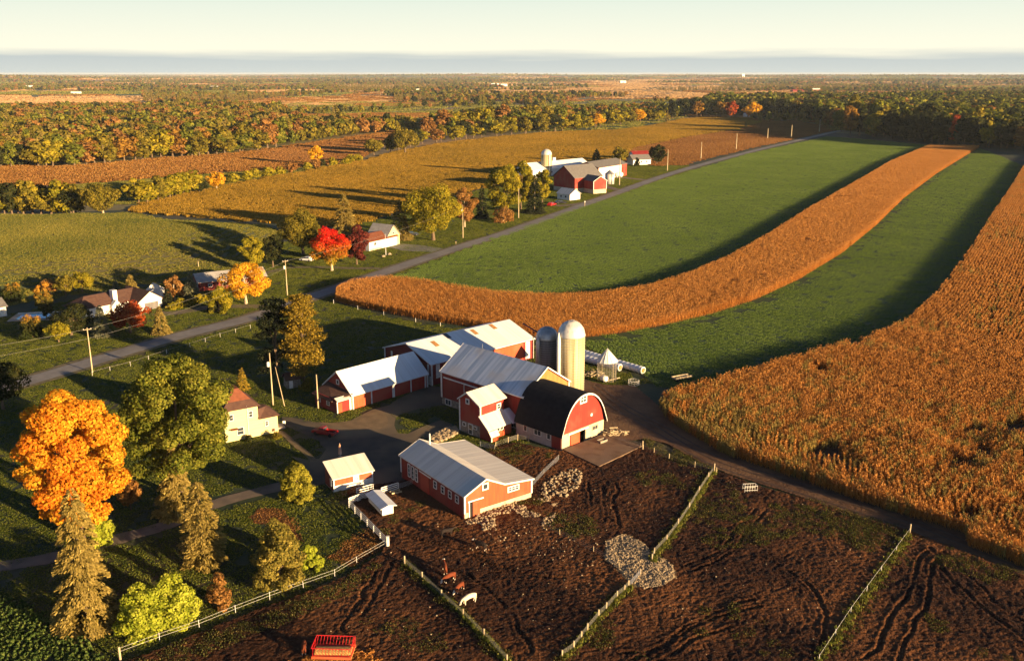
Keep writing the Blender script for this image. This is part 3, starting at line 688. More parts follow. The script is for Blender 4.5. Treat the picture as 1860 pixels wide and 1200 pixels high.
# ------------------------------------------------------------------ growth on the ground
P_green = tuft_patch('crop_tufts', LM['tuftgreen'], 4.6, 560, 0.24, 0.105, rows=0.77)
P_lawn = tuft_patch('lawn_tufts', LM['tuftlawn'], 3.5, 420, 0.17, 0.085)
P_mead = tuft_patch('meadow_tufts', LM['tuftmeadow'], 3.8, 260, 0.28, 0.17)
P_soy = tuft_patch('soy_tufts', LM['tuftsoy'], 6.4, 480, 0.42, 0.62)
P_brown = tuft_patch('stubble_tufts', LM['tuftbrown'], 6.4, 230, 0.6, 0.40)
P_orange = tuft_patch('marsh_tufts', LM['tuftorange'], 9.4, 260, 0.9, 0.9)
P_weed = tuft_patch('weed_tufts', LM['weed'], 1.7, 50, 0.13, 0.13)


def resample(line, n):
    P = np.array(line); s = np.r_[0, np.cumsum(np.linalg.norm(np.diff(P, axis=0), axis=1))]; t = np.linspace(0, s[-1], n)
    return np.c_[np.interp(t, s, P[:, 0]), np.interp(t, s, P[:, 1])]


def growth(name, poly, proto, sp_, label, cat='grass', z=0.0, avoid=(), cull=None, sc=(0.85, 1.2), along=None):
    q = grid_pts(poly, sp_, 0.3)
    for a in avoid: q = q[~in_poly(q, a)]
    if cull is not None: q = q[cull(q)]
    n = len(q)
    if poly is MEADOW: q = np.c_[q, meadow_h(q)]
    ro = rng.uniform(0, 6.28, n)
    if along is not None:
        P_ = resample(along, 90); T_ = np.gradient(P_, axis=0); j = np.argmin(((q[:, None, :] - P_[None]) ** 2).sum(2), axis=1); ro = np.arctan2(T_[j, 1], T_[j, 0])
    return scatter(name, [proto], q, ro, rng.uniform(*sc, n), np.zeros(n), label, cat, z)


def inview(q, m=240):
    zc = q[:, 1] * cp + CAMH * sp; u = FOC * q[:, 0] / zc; v = 600 - FOC * (q[:, 1] * sp - CAMH * cp) / zc
    return (np.abs(u) < 930 + m) & (v < 1200 + m)


def band(line, w):
    n = len(line); a, c = [], []
    for i, p in enumerate(line):
        d = np.array(line[min(i + 1, n - 1)]) - np.array(line[max(i - 1, 0)]); d = d / np.linalg.norm(d); k = np.array([-d[1], d[0]]) * w / 2
        a.append(tuple(np.array(p) + k)); c.append(tuple(np.array(p) - k))
    return a + c[::-1]


ROADB, LANEB = band(RD, 8.6), band(LANE, 3.8)
growth('green_crop', GREEN1, P_green, 4.0, 'short green crop in rows between the road and the curved corn strip', 'crop', 0.0, (), inview, (0.95, 1.05), CORN1_FAR)
growth('green_crop', GREEN2, P_green, 4.0, 'short green crop on the narrow strip between the two corn fields', 'crop', 0.0, (band([(x + 0.6, y - 0.8) for x, y in off_line], 2.6),), inview, (0.95, 1.05), CORN1_NEAR)
NEARLAWN = GP([(-150, 1290), (-150, 640), (0, 575), (200, 530), (420, 492), (470, 468), (520, 440), (640, 410), (760, 380), (900, 335), (1060, 300), (1240, 292), (1262, 312), (1083, 372), (930, 425), (860, 452), (728, 500), (610, 550), (700, 575), (845, 600), (900, 606), (1062, 622), (1175, 690), (1150, 705), (1060, 700), (1040, 790), (900, 812), (770, 868), (640, 884), (632, 905), (704, 992), (628, 1052), (480, 1110), (200, 1220), (150, 1290)])
HOUSEHOLE = [GP([(412, 803), (506, 784), (512, 768), (420, 760)])]
growth('lawn_grass', NEARLAWN, P_lawn, 3.1, 'mown grass of the farmstead lawns and the paddock behind the barns', 'grass', -0.08, (ROADB, LANEB, YARD), inview)
growth('meadow_grass', MEADOW, P_mead, 3.3, 'dry olive grass of the big hay meadow at left', 'grass', -0.04, (), inview)
growth('pasture_grass', MEADOW2, P_mead, 5.0, 'green pasture in the valley between the marsh and the yellow field', 'grass', -0.1, (), inview, (1.1, 1.5))
growth('dark_marsh_grass', GP([(470, 274), (560, 262), (690, 246), (765, 238), (700, 262), (650, 290), (540, 303), (500, 296), (430, 297)]), P_brown, 8.0, 'brown grass on the dark end of the marsh', 'grass', -0.1, (), inview, (1.1, 1.5))
growth('yellow_crop', SOY, P_soy, 5.6, 'yellowing crop on the long hill field behind the far farm', 'crop', 0.0, (), inview)
growth('brown_stubble', BROWN, P_brown, 5.6, 'brown stubble on the field beside the far road', 'crop', 0.0, (), inview)
growth('marsh_grass', MARSH, P_orange, 8.4, 'orange brown marsh grass in the valley at left', 'grass', -0.12, (GP([(470, 274), (690, 246), (765, 238), (650, 290), (500, 296)]),), inview)
LM['kale'] = leafmat('leafy_crop', (0.03, 0.06, 0.015), (0.09, 0.13, 0.03), (0.20, 0.24, 0.06), 0.35)
P_kale = tuft_patch('leafy_tufts', LM['kale'], 2.4, 90, 0.34, 0.30, rows=0.8)
growth('garden_crop', GP([(-60, 1080), (20, 1088), (62, 1104), (112, 1140), (150, 1172), (190, 1215), (-80, 1215)]), P_kale, 2.1, 'leafy green crop in the bottom left corner', 'crop', -0.03, (), inview)
P_dirt = tuft_patch('bare_tufts', LM['tuftbrown'], 2.0, 60, 0.2, 0.07)
for p_ in ([(452, 938), (470, 925), (505, 922), (522, 938), (540, 965), (552, 985), (520, 965), (490, 950), (462, 950)], [(600, 1010), (640, 975), (690, 955), (704, 990), (640, 1030)]):
    sheet('bare_soil', GP(p_), M['mud'], 0.012, 0.2, 1.0); growth('dead_grass', GP(p_), P_dirt, 1.7, 'dead brown grass on a bare patch of the lawn' if p_[0][0] == 452 else 'dead brown grass on bare soil by the fence corner', 'grass', 0.012, (), inview)
# weeds over the mud
WEEDS = [GP(p) for p in ([(1290, 900), (1320, 880), (1400, 905), (1500, 930), (1640, 965), (1600, 1010), (1480, 970), (1380, 990), (1300, 1000), (1240, 1010), (1225, 985)],
                         [(1170, 794), (1215, 806), (1262, 836), (1300, 854), (1240, 846), (1180, 822)], [(1640, 975), (1665, 975), (1590, 1090), (1515, 1200), (1485, 1200), (1560, 1080)],
                         [(1070, 1150), (1100, 1120), (1130, 1150), (1100, 1180), (1070, 1190)], [(1380, 880), (1500, 915), (1650, 962), (1860, 1042), (1860, 1075), (1700, 1030), (1560, 985), (1430, 930)],
                         [(1000, 900), (1060, 930), (1090, 960), (1060, 990), (1000, 960), (960, 930), (930, 910)], [(1680, 1110), (1730, 1110), (1740, 1150), (1690, 1145)], [(890, 815), (960, 800), (1010, 825), (1000, 850), (940, 850), (890, 830)],
                         [(700, 1150), (780, 1130), (820, 1170), (760, 1190)], [(1150, 860), (1280, 850), (1290, 880), (1180, 900)], [(210, 1215), (490, 1112), (640, 1050), (700, 1015), (640, 1075), (500, 1140), (300, 1215)])]
wq = []
for i, w in enumerate(WEEDS):
    q = grid_pts(w, 1.15, 0.5); t = fbm(q, 5, 3, 50 + i); wq.append(q[(t + rng.uniform(-0.15, 0.15, len(q))) > (0.53 if i not in (1, 2, 10) else 0.36)])
q = grid_pts(MUD, 2.2, 0.5); t = fbm(q, 9, 3, 77); wq.append(q[(t + rng.uniform(-0.06, 0.06, len(q))) > 0.74])
FENCE_LINES = {
    'west': [(735, 1025), (767, 1052), (802, 1085), (841, 1120), (879, 1158), (921, 1203)],
    'mid': [(1021, 1196), (1042, 1181), (1056, 1162), (1067, 1148), (1087, 1123), (1101, 1110), (1121, 1087), (1134, 1077), (1141, 1068)],
    'east': [(1184, 1020), (1188, 1008), (1211, 983), (1232, 955), (1252, 925), (1270, 895), (1287, 870), (1297, 856)],
}
LM['fencegrass'] = leafmat('fence_grass', (0.06, 0.085, 0.015), (0.16, 0.17, 0.03), (0.30, 0.26, 0.06), 0.4)
P_fence = tuft_patch('fence_tufts', LM['fencegrass'], 1.0, 45, 0.12, 0.27)
fl = np.concatenate([np.array(densify(GP(FENCE_LINES[k]), 0.3, False, 0.16)) for k in FENCE_LINES] + [np.array(densify(GP([(1652, 970), (1600, 1040), (1545, 1115), (1487, 1203)]), 0.5, False, 0.35))])
fl = fl + np.array([0.35, -0.35]) * rng.uniform(-0.3, 1.0, (len(fl), 1))
scatter('fence_grass', [P_fence], np.c_[fl, soil_h(fl, -0.04, 0.34) - 0.05], rng.uniform(0, 6.28, len(fl)), rng.uniform(0.7, 1.2, len(fl)), np.zeros(len(fl)), 'uncut grass growing along the yard fences', 'grass')
for k in FENCE_LINES:
    l_ = densify(GP(FENCE_LINES[k]), 0.55, False, 0.28); wq.append(np.array(l_)); wq.append(np.array(l_) + rng.normal(0, 0.35, (len(l_), 2)))
wq = np.concatenate(wq)
scatter('weeds', [P_weed], np.c_[wq, np.where(in_poly(wq, MUD), soil_h(wq, -0.04, 0.34) - 0.05, 0.03)], rng.uniform(0, 6.28, len(wq)), rng.uniform(0.7, 1.3, len(wq)), np.zeros(len(wq)), 'low green weeds scattered over the muddy cattle yards', 'weeds')


LM['tufttan'] = leafmat('tan_stubble', (0.26, 0.15, 0.06), (0.38, 0.23, 0.10), (0.52, 0.34, 0.17), 0.3, 0.6, 0.004)
P_tan = tuft_patch('tan_tufts', LM['tufttan'], 24, 260, 2.2, 0.7); P_or2 = tuft_patch('orange_tufts', LM['tuftorange'], 24, 260, 2.2, 0.9)
for pts, i in TANS:
    growth('field_stubble', pts, P_or2 if i in (2, 3, 4) else P_tan, 22 if i < 5 else 60, 'pale stubble of a distant harvested field' if i not in (2, 3, 4) else 'orange grass of a distant marsh field', 'crop', 0.0, (), inview, (0.9, 1.2) if i < 5 else (2.5, 3.2))


# corn
def corn_piece(name, m, n=7, L_=1.7, h=2.5):
    Q, T = [], []
    for i in range(n):
        x = (i + rng.uniform(0.1, 0.9)) / n * L_ - L_ / 2; y = rng.normal(0, 0.10); hh = h * rng.uniform(0.78, 1.08); base = np.array([x, y, 0])
        tilt = rng.normal(0, 0.12, 2)
        top = base + np.array([tilt[0], tilt[1], hh]); a = rng.uniform(0, 3.14)
        for aa in (a, a + 1.57):
            w = np.array([math.cos(aa), math.sin(aa), 0]) * 0.028
            Q.append([base - w, base + w, top + w * 0.6, top - w * 0.6]); T.append(0.75)
        for k in range(7):
            z = rng.uniform(0.25, 0.97); p = base + (top - base) * z; aa = rng.uniform(0, 6.28); dr = np.array([math.cos(aa), math.sin(aa), 0])
            ln = rng.uniform(0.3, 0.62); q1 = p + dr * ln * 0.55 + np.array([0, 0, rng.uniform(0.0, 0.22)]); q2 = p + dr * ln + np.array([0, 0, rng.uniform(-0.5, -0.1)])
            w = np.array([-dr[1], dr[0], 0]) * rng.uniform(0.05, 0.085) + np.array([0, 0, rng.uniform(-.04, .04)])
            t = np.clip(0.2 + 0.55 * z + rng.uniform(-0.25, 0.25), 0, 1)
            Q.append([p - w * 0.5, p + w * 0.5, q1 + w, q1 - w]); Q.append([q1 - w, q1 + w, q2 + w * 0.4, q2 - w * 0.4]); T += [t, t * 0.9]
        for k in range(3):      # tassel
            aa = rng.uniform(0, 6.28); d_ = np.array([math.cos(aa) * 0.14, math.sin(aa) * 0.14, 0.26]); w = np.array([-math.sin(aa), math.cos(aa), 0]) * 0.03
            Q.append([top - w, top + w, top + d_ + w, top + d_ - w]); T.append(rng.uniform(0.7, 1))
    return quadmesh(name, np.array(Q), m, np.array(T))


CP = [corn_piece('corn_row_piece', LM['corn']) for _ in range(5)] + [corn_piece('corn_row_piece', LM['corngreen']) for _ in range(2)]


def corn_rows(lines, seg=1.55):
    P, A = [], []
    for ln in lines:
        s = np.linalg.norm(np.diff(ln, axis=0), axis=1).sum(); n = max(2, int(s / seg)); r = resample(ln, n); d = np.diff(r, axis=0)
        P.append((r[:-1] + r[1:]) / 2 + rng.normal(0, 0.04, (n - 1, 2))); A.append(np.arctan2(d[:, 1], d[:, 0]))
    return np.concatenate(P), np.concatenate(A)


a_, b_ = resample(CORN1_FAR, 160), resample(CORN1_NEAR, 160)
W1 = np.linalg.norm(a_ - b_, axis=1).mean(); nr = int(W1 / 0.95)
P1, A1 = corn_rows([a_ * (1 - t) + b_ * t for t in np.linspace(0.0, 1, nr)])
k = inview(P1, 240); P1, A1 = P1[k], A1[k]; t = fbm(P1, 9, 3, 5); k = t > 0.20; P1, A1, t = P1[k], A1[k], t[k]
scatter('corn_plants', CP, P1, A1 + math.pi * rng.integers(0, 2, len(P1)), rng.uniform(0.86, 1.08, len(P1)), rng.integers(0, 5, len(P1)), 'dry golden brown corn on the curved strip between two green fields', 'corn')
Lc = np.array(CORN2_LEFT); Lc = np.concatenate([Lc, Lc[-1:] + np.array([[-3, -9], [4, -28], [22, -60], [60, -110]])])
Lc = resample(Lc, 400); dv = np.array([0.62, -0.785]); rows = []
for i in range(0, 330):
    rows.append(Lc + dv * (i * 1.12 + rng.normal(0, 0.03)))
P2, A2 = corn_rows(rows)
k = in_poly(P2, CORN2) & inview(P2, 240); P2, A2 = P2[k], A2[k]
t = fbm(P2, 16, 4, 11); t2 = fbm(P2, 4, 2, 12)
# thin, wet patches towards the far corner of the field
zc = np.exp(-(((P2[:, 0] - 96) / 42) ** 2 + ((P2[:, 1] - 172) / 26) ** 2)); k = (t * 0.75 + t2 * 0.25) > 0.27 + 0.17 * zc
P2, A2, t, zc = P2[k], A2[k], t[k], zc[k]
nose = np.exp(-(((P2[:, 0] - 42) / 16) ** 2 + ((P2[:, 1] - 190) / 22) ** 2))
gi = (rng.uniform(0, 1, len(P2)) < np.clip(0.75 * nose + 0.35 * zc + (t < 0.42) * 0.2, 0, 0.9))
sc = rng.uniform(0.84, 1.10, len(P2)) * (1 - 0.25 * zc * (t < 0.5))
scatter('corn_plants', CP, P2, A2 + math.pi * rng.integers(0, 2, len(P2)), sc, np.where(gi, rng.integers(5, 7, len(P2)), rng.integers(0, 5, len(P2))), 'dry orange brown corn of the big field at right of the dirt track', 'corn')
print('corn', len(P1), len(P2), 'weeds', len(wq))

# ------------------------------------------------------------------ buildings
def off(o, a, u, v=0.0):
    a = R(a); return (o[0] + u * math.cos(a) - v * math.sin(a), o[1] + u * math.sin(a) + v * math.cos(a))


def roof_line(prof, ov):
    """prof: list of (y,z) along the roof; extend both ends by ov along their slope"""
    p = [Vector(q) for q in prof]; a = (p[0] - p[1]).normalized(); b = (p[-1] - p[-2]).normalized()
    return [tuple(p[0] + a * ov)] + [tuple(q) for q in p[1:-1]] + [tuple(p[-1] + b * ov)]


def gable(name, o, ang, L_, prof, wall, roof, label, cat, ov=0.5, found=0.0, fmat=None, trim=True, th=0.18, group=None, lift=0.06):
    """prof: (y,z) roof profile from near eave to far eave; x runs along the ridge"""
    r = thing(name, (o[0], o[1], 0), R(ang), label, cat, group)
    W_ = prof[-1][0]; y0 = prof[0][0]
    b = MB(); b.prism([(y0, found)] + list(prof) + [(W_, found)], 0, L_); w = b.build('wall', wall, r)
    if found:
        MB().box(-0.06, L_ + 0.06, y0 - 0.06, W_ + 0.06, -0.3, found).build('foundation', fmat or M['block'], r)
    rl = [(y, z + lift) for y, z in roof_line(prof, ov)]
    rl2 = [(y, z + th) for y, z in rl]
    rf = MB().slab(rl2, -ov, L_ + ov, th).build('roof', roof, r)
    # white barge boards and corner boards
    if trim:
        for x in (-ov - 0.05, L_ + ov + 0.002):
            MB().slab([(y, z + 0.03) for y, z in rl2], x, x + 0.05, 0.30).build('barge_board', M['white'], r)
        for x, y in ((0, y0), (L_, y0), (L_, W_), (0, W_)):
            sx, sy = (-1 if x == 0 else 1), (-1 if y == y0 else 1); z = (prof[0][1] if y == y0 else prof[-1][1]) - 0.05
            MB().box(x - 0.16 + sx * 0.05 + (0 if sx < 0 else 0.0), x + 0.16 + sx * 0.05, y - 0.16 + sy * 0.05, y + 0.16 + sy * 0.05, found - 0.01, z).build('corner_board', M['white'], r)
    return r, w, rf


SIDES = {'near': ((1, 0, 0), (0, -1, 0)), 'far': ((-1, 0, 0), (0, 1, 0)), 'left': ((0, -1, 0), (-1, 0, 0)), 'right': ((0, 1, 0), (1, 0, 0))}


def window(root, side, at, z, w, h, nx=1, nz=1, L_=0, W_=0, fr=0.12, y0=0.0, frame=None, x0=0.0, glass=None, name='window'):
    """at: position along the wall in local coordinates (x for near/far, y for left/right)"""
    u, n = Vector(SIDES[side][0]), Vector(SIDES[side][1])
    c = Vector((at, y0, z)) if side == 'near' else Vector((at, W_, z)) if side == 'far' else Vector((x0, at, z)) if side == 'left' else Vector((L_, at, z))
    b = MB(); zz = Vector((0, 0, 1))
    def bar(cu, cz, bw, bh, d=0.16): b.obox(c + u * cu + zz * (cz - bh / 2) + n * (d / 2 - 0.01), u, n, bw, d, bh)
    bar(0, h / 2, w + fr, fr); bar(0, -h / 2, w + fr, fr); bar(-w / 2, 0, fr, h - fr, 0.155); bar(w / 2, 0, fr, h - fr, 0.155)
    for i in range(1, nx): bar(-w / 2 + w * i / nx, 0, fr * 0.6, h - fr, 0.12)
    for i in range(1, nz): bar(0, -h / 2 + h * i / nz, w - fr, fr * 0.6, 0.11)
    f = b.build(name, frame or M['white'], root)
    MB().obox(c - zz * (h / 2 - 0.01) + n * 0.03, u, n, w - 0.02, 0.09, h - 0.02).build('pane', glass or M['glass'], f)
    return f


def panel(root, name, side, at, z0, w, h, m, L_=0, W_=0, d=0.10, y0=0.0, x0=0.0, dn=0.0):
    u, n = Vector(SIDES[side][0]), Vector(SIDES[side][1])
    c = Vector((at, y0, z0)) if side == 'near' else Vector((at, W_, z0)) if side == 'far' else Vector((x0, at, z0)) if side == 'left' else Vector((L_, at, z0))
    return MB().obox(c + n * (d / 2 + dn), u, n, w, d, h).build(name, m, root)


# A main barn, grey tin roof
r, w, rf = gable('bank_barn', (-16.4, 208.1), -44, 26, [(0, 8.0), (7.5, 12.9), (15, 8.0)], M['red2'], M['tinroof'], 'tall red barn with streaky blue grey tin roof and ochre gable end', 'barn', ov=0.45, found=1.7, fmat=M['stone'])
MB().prism([(0.35, 1.72), (0.35, 7.9), (7.5, 12.6), (14.65, 7.9), (14.65, 1.72)], 26.0, 26.09).build('gable_boards', M['yellowwall'], r)
panel(r, 'door_rail', 'near', 6.4, 6.55, 11.4, 0.28, M['white'], dn=0.02, d=0.16)
panel(r, 'sliding_door', 'near', 4.6, 1.8, 6.0, 4.7, M['red2'], d=0.12)
panel(r, 'sliding_door', 'near', 9.3, 1.8, 3.0, 4.7, M['red2'], d=0.12)
panel(r, 'door_edge', 'near', 7.7, 1.8, 0.14, 4.7, M['white'], d=0.17)
window(r, 'near', 2.2, 0.9, 1.9, 1.3, 2, 1, y0=-0.06); window(r, 'near', 23.0, 1.15, 2.6, 1.5, 3, 1, y0=-0.06)
MB().tube([(6, 7.5, 12.9), (6, 7.5, 14.3)], 0.04, 5).build('lightning_rod', M['steel'], r)
MB().tube([(20, 7.5, 12.9), (20, 7.5, 14.3)], 0.04, 5).build('lightning_rod', M['steel'], r)

# B gothic arched barn
gw = 13.3; arch = []
for i in range(0, 17):
    t = i / 16; y = gw * t; s = abs(t - 0.5) * 2; z = 3.35 + 7.3 * (1 - s ** 2.15) ** 0.62; arch.append((y, z))
go = off((10.26, 179.57), 135, 13.2)
r = thing('gothic_barn', go, R(-45), 'round arched barn with black roof and bright red gable end over pale blocks', 'barn')
LB = 13.2
MB().prism([(0, 3.3)] + arch[1:-1] + [(gw, 3.3)], 0, LB - 0.05).build('wall', M['red'], r)
MB().box(-0.03, LB, -0.02, 0.5, -0.2, 3.28).build('side_wall', M['greyblock'], r)
MB().box(-0.03, LB, gw - 0.5, gw, -0.2, 3.28).build('side_wall', M['greyblock'], r)
fr_ = MB(); fr_.box(LB - 0.4, LB + 0.04, -0.04, 2.4, -0.2, 3.28); fr_.box(LB - 0.4, LB + 0.04, 7.4, gw + 0.04, -0.2, 3.28); fr_.box(LB - 0.4, LB + 0.04, 2.4, 7.4, 2.75, 3.28)
fr_.build('front_wall', M['block'], r)
MB().box(LB - 3.5, LB - 3.3, 0.5, gw - 0.5, 0, 3.2).build('dark_backing', M['dark'], r)  # near-black sheet paints the dark inside behind the open door
al = [(arch[0][0] - 0.5, arch[0][1] - 0.45)] + [(arch[0][0] - 0.28, arch[0][1] + 0.3)] + arch[1:-1] + [(gw + 0.28, arch[-1][1] + 0.3), (gw + 0.5, arch[-1][1] - 0.45)]
al = [(y + (y - gw / 2) * 0.012, z + 0.2) for y, z in al]
MB().slab(al, -0.1, LB + 0.55, 0.2).build('roof', M['blackroof'], r)
MB().slab([(y, z + 0.03) for y, z in al], LB + 0.552, LB + 0.62, 0.38).build('barge_board', M['white'], r)
panel(r, 'sliding_door', 'right', 4.0, 0.05, 2.9, 2.75, M['orange_red'], L_=LB + 0.04, d=0.12)
panel(r, 'door_rail', 'right', 5.0, 2.85, 6.4, 0.32, M['white'], L_=LB + 0.04, d=0.2)
panel(r, 'side_door', 'near', LB - 1.5, 0.0, 2.6, 2.9, M['red2'], y0=-0.02, d=0.1)
panel(r, 'eave_board', 'near', LB / 2, 2.95, LB, 0.22, M['white'], y0=-0.12, d=0.06)
for x, w_, n_ in ((2.8, 0.9, 1), (6.4, 2.0, 2), (9.6, 1.0, 1)): window(r, 'near', x, 2.1, w_, 1.2, n_, 1, y0=-0.02)
window(r, 'right', 6.5, 9.6, 1.9, 1.5, 2, 2, L_=LB - 0.05, fr=0.3); window(r, 'right', 10.4, 2.3, 1.7, 0.9, 2, 1, L_=LB + 0.04, frame=M['block'])
MB().lathe([(0.34, 0), (0.34, 0.03), (0.05, 0.06)], 12).build('vent_cap', M['white'], r, loc=(LB - 0.02, 9.3, 5.4)).rotation_euler = (0, R(90), 0)

# C feed building
CA = (-4.3, 184.06)
r = thing('feed_house', CA, R(46), 'small two storey red feed house with cream roofs joined to the tall barn', 'feed house')
MB().prism([(3.5, 2.6), (3.5, 7.2), (7.2, 9.2), (9.7, 7.45), (9.7, 2.6)], 0, 7.2).build('wall', M['red'], r)
MB().prism([(3.5, 0), (3.5, 2.6), (9.7, 2.6), (9.7, 0)], 0.02, 7.2).build('stone_base', M['stone'], r)
MB().prism([(0, 0), (0, 1.25), (1.0, 2.55), (3.5, 4.7), (3.5, 0)], -0.02, 0.12).build('front_wall', M['red2'], r)  # darker red paints shade on the side facing away from the sun
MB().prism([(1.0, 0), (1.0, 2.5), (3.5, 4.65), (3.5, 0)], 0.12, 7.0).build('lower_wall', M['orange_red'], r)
MB().prism([(0, 0), (0, 1.2), (1.0, 2.45), (1.0, 0)], 0.12, 2.0).build('entry_wall', M['orange_red'], r)
MB().slab(roof_line([(3.5, 7.5), (7.2, 9.5), (9.7, 7.75)], 0.45), -0.4, 7.9, 0.16).build('roof', M['creamroof'], r)
MB().slab([(0.55, 2.45), (3.5, 5.0)], -0.35, 6.6, 0.14).build('lower_roof', M['creamroof'], r)
MB().slab([(0.2, 2.40), (3.5, 4.6)], 6.62, 9.3, 0.14).build('link_roof', M['whiteroof'], r)
MB().slab([(-0.25, 1.15), (0.5, 2.2)], -0.35, 2.2, 0.12).build('entry_roof', M['creamroof'], r)
MB().slab(roof_line([(3.5, 7.53), (7.2, 9.53), (9.7, 7.78)], 0.45), -0.46, -0.402, 0.32).build('barge_board', M['white'], r)
MB().slab([(0.55, 2.48), (3.5, 5.03)], -0.41, -0.352, 0.28).build('barge_board', M['white'], r)
for y, z0, z1 in ((3.44, 4.9, 7.1), (9.72, 0.2, 7.3)): MB().box(-0.1, 0.2, y - 0.15, y + 0.15, z0, z1).build('corner_board', M['white'], r)
for y0_, y1_, z1 in ((-0.06, 0.16, 1.2),): MB().box(-0.1, 0.15, y0_, y1_, 0, z1).build('corner_board', M['white'], r)
window(r, 'left', 7.2, 7.35, 0.9, 1.0, 1, 1, fr=0.22); window(r, 'near', 5.6, 5.75, 1.1, 1.2, 1, 2, y0=3.5, fr=0.2)
for x in (2.9, 4.0): window(r, 'near', x, 1.9, 0.8, 0.8, 1, 1, y0=1.0)
window(r, 'left', 8.3, 1.9, 0.9, 0.8); d_ = panel(r, 'door', 'left', 6.3, 0.1, 1.3, 2.4, M['white'], d=0.12)
for zz in (0.25, 1.35): MB().box(-0.16, -0.12, 5.85, 6.75, zz, zz + 0.95).build('door_panel', M['glass'], d_)
window(r, 'left', 4.9, 1.9, 1.0, 0.6); panel(r, 'entry_door', 'near', 1.0, 0.0, 0.9, 1.0, M['orange_red'], y0=0.0, d=0.06)

# D long white roofed barn behind
r, w, rf = gable('free_stall_barn', (-19.9, 221.3), 42.3, 34.5, [(0, 5.5), (10, 8.7), (20, 5.5)], M['red2'], M['whiteroof'], 'long low red barn with wide white metal roof behind the tall barn', 'barn', ov=0.5)
for x, y in ((6, 7.0), (11.5, 9.0), (20, 8.0), (27, 8.4)):
    zt = 5.5 + 3.2 * y / 10 + 0.30
    MB().add([(x, y - 1.2, zt - 0.384), (x + 1.2, y - 1.2, zt - 0.384), (x + 1.2, y + 1.2, zt + 0.384), (x, y + 1.2, zt + 0.384), (x, y - 1.2, zt - 0.33), (x + 1.2, y - 1.2, zt - 0.33), (x + 1.2, y + 1.2, zt + 0.438), (x, y + 1.2, zt + 0.438)],
             [(0, 3, 2, 1), (4, 5, 6, 7), (0, 1, 5, 4), (1, 2, 6, 5), (2, 3, 7, 6), (3, 0, 4, 7)]).build('skylight', M['glass'] if x == 11.5 else M['silage'], r)
for y in (1.4, 11.5, 17): panel(r, 'wall_post', 'left', y, 0, 0.7 if y != 11.5 else 0.25, 5.2, M['white'], d=0.08)
panel(r, 'door', 'left', 0.9, 0, 1.1, 2.2, M['white'], d=0.14); panel(r, 'white_panel', 'near', 1.9, 1.6, 1.2, 3.6, M['white'])
panel(r, 'white_panel', 'near', 32.6, 0.3, 1.6, 4.8, M['white']); panel(r, 'white_panel', 'near', 18.5, 3.2, 3.2, 2.0, M['white']); panel(r, 'lit_siding', 'near', 25.5, 0.2, 11.0, 4.9, M['orange_red'])  # brighter red panel paints the sunlit stretch of this wall

# E machine shed with brown lean-to
r, w, rf = gable('machine_shed', (-36.8, 204.3), 45.1, 22.3, [(0, 3.4), (5.65, 7.75), (11.3, 3.4)], M['red'], M['whiteroof'], 'red machine shed with steep white roof and brown lean-to beside the drive', 'shed', ov=0.45)
panel(r, 'sunlit_wall_panel', 'near', 2.6, 0.1, 5.0, 3.1, M['orange_red'])  # orange panel paints sunlight on this end of the red wall
for x in (5.3, 11.6, 12.0, 17.2, 21.7): panel(r, 'wall_post', 'near', x, 0, 0.28, 3.25, M['white'], d=0.14)
window(r, 'left', 5.65, 5.3, 0.9, 1.0, 1, 1, fr=0.2)
MB().prism([(0.2, 0), (0.2, 3.1), (9.0, 3.1), (9.0, 0)], -4.3, -0.05).build('lean_to_wall', M['red2'], r)
MB().add([(-4.9, 9.6, 2.5), (-4.9, 1.4, 2.5), (0.0, -0.1, 3.55), (0.0, 9.6, 4.3), (-4.9, 9.6, 2.75), (-4.9, 1.4, 2.75), (0, -0.1, 3.8), (0, 9.6, 4.55)], [(0, 1, 2, 3)[::-1], (4, 7, 6, 5)[::-1], (0, 1, 5, 4)[::-1], (1, 2, 6, 5)[::-1], (3, 0, 4, 7)[::-1]]).build('lean_to_roof', M['brownroof'], r)
MB().slab([(-0.3, 2.95), (1.0, 3.5)], -4.4, -0.5, 0.12).build('porch_roof', M['creamroof'], r)
window(r, 'left', 7.3, 1.7, 1.1, 1.0, 2, 2, x0=-4.3); window(r, 'left', 3.6, 1.7, 1.1, 1.0, 2, 2, x0=-4.3)
panel(r, 'lean_to_door', 'near', -3.5, 0.05, 1.2, 2.3, M['orange_red'], y0=0.2); panel(r, 'corner_board', 'near', -4.2, 0, 0.25, 3.0, M['white'], y0=0.2); panel(r, 'corner_board', 'near', -0.6, 0, 0.5, 3.1, M['white'], y0=0.2)

# F front barn
fo = off((-8.22, 148.62), 126, 22.0)
FP = [(0, 4.5), (4.3, 6.5), (8.3, 4.5), (14.4, 3.85)]
r, w, rf = gable('cattle_barn', fo, -54, 22.0, FP, M['orange_red'], M['creamroof'], 'orange red cattle barn with cream and blue grey roof by the rock pile', 'barn', ov=0.45, found=1.15, fmat=M['block'])
panel(r, 'shaded_side_boards', 'near', 11.0, 0.0, 21.6, 4.3, M['red2'], d=0.10, y0=-0.06)  # darker red overlay paints shade on the long wall
for x in (3.2, 4.6, 5.9): window(r, 'near', x, 2.6, 0.75, 2.5, 1, 3, y0=-0.16)
for x in (12.6, 15.2, 17.6, 19.9): window(r, 'near', x, 3.15, 0.95, 1.35, 1, 2, y0=-0.16)
panel(r, 'door_rail', 'near', 9.0, 3.75, 4.2, 0.22, M['white'], y0=-0.16); panel(r, 'sliding_door', 'near', 8.9, 0.1, 3.0, 3.6, M['red'], y0=-0.16)
window(r, 'right', 4.3, 5.15, 1.1, 1.1, 1, 1, L_=22, fr=0.24); window(r, 'right', 10.4, 3.15, 2.4, 0.9, 3, 2, L_=22, fr=0.22)
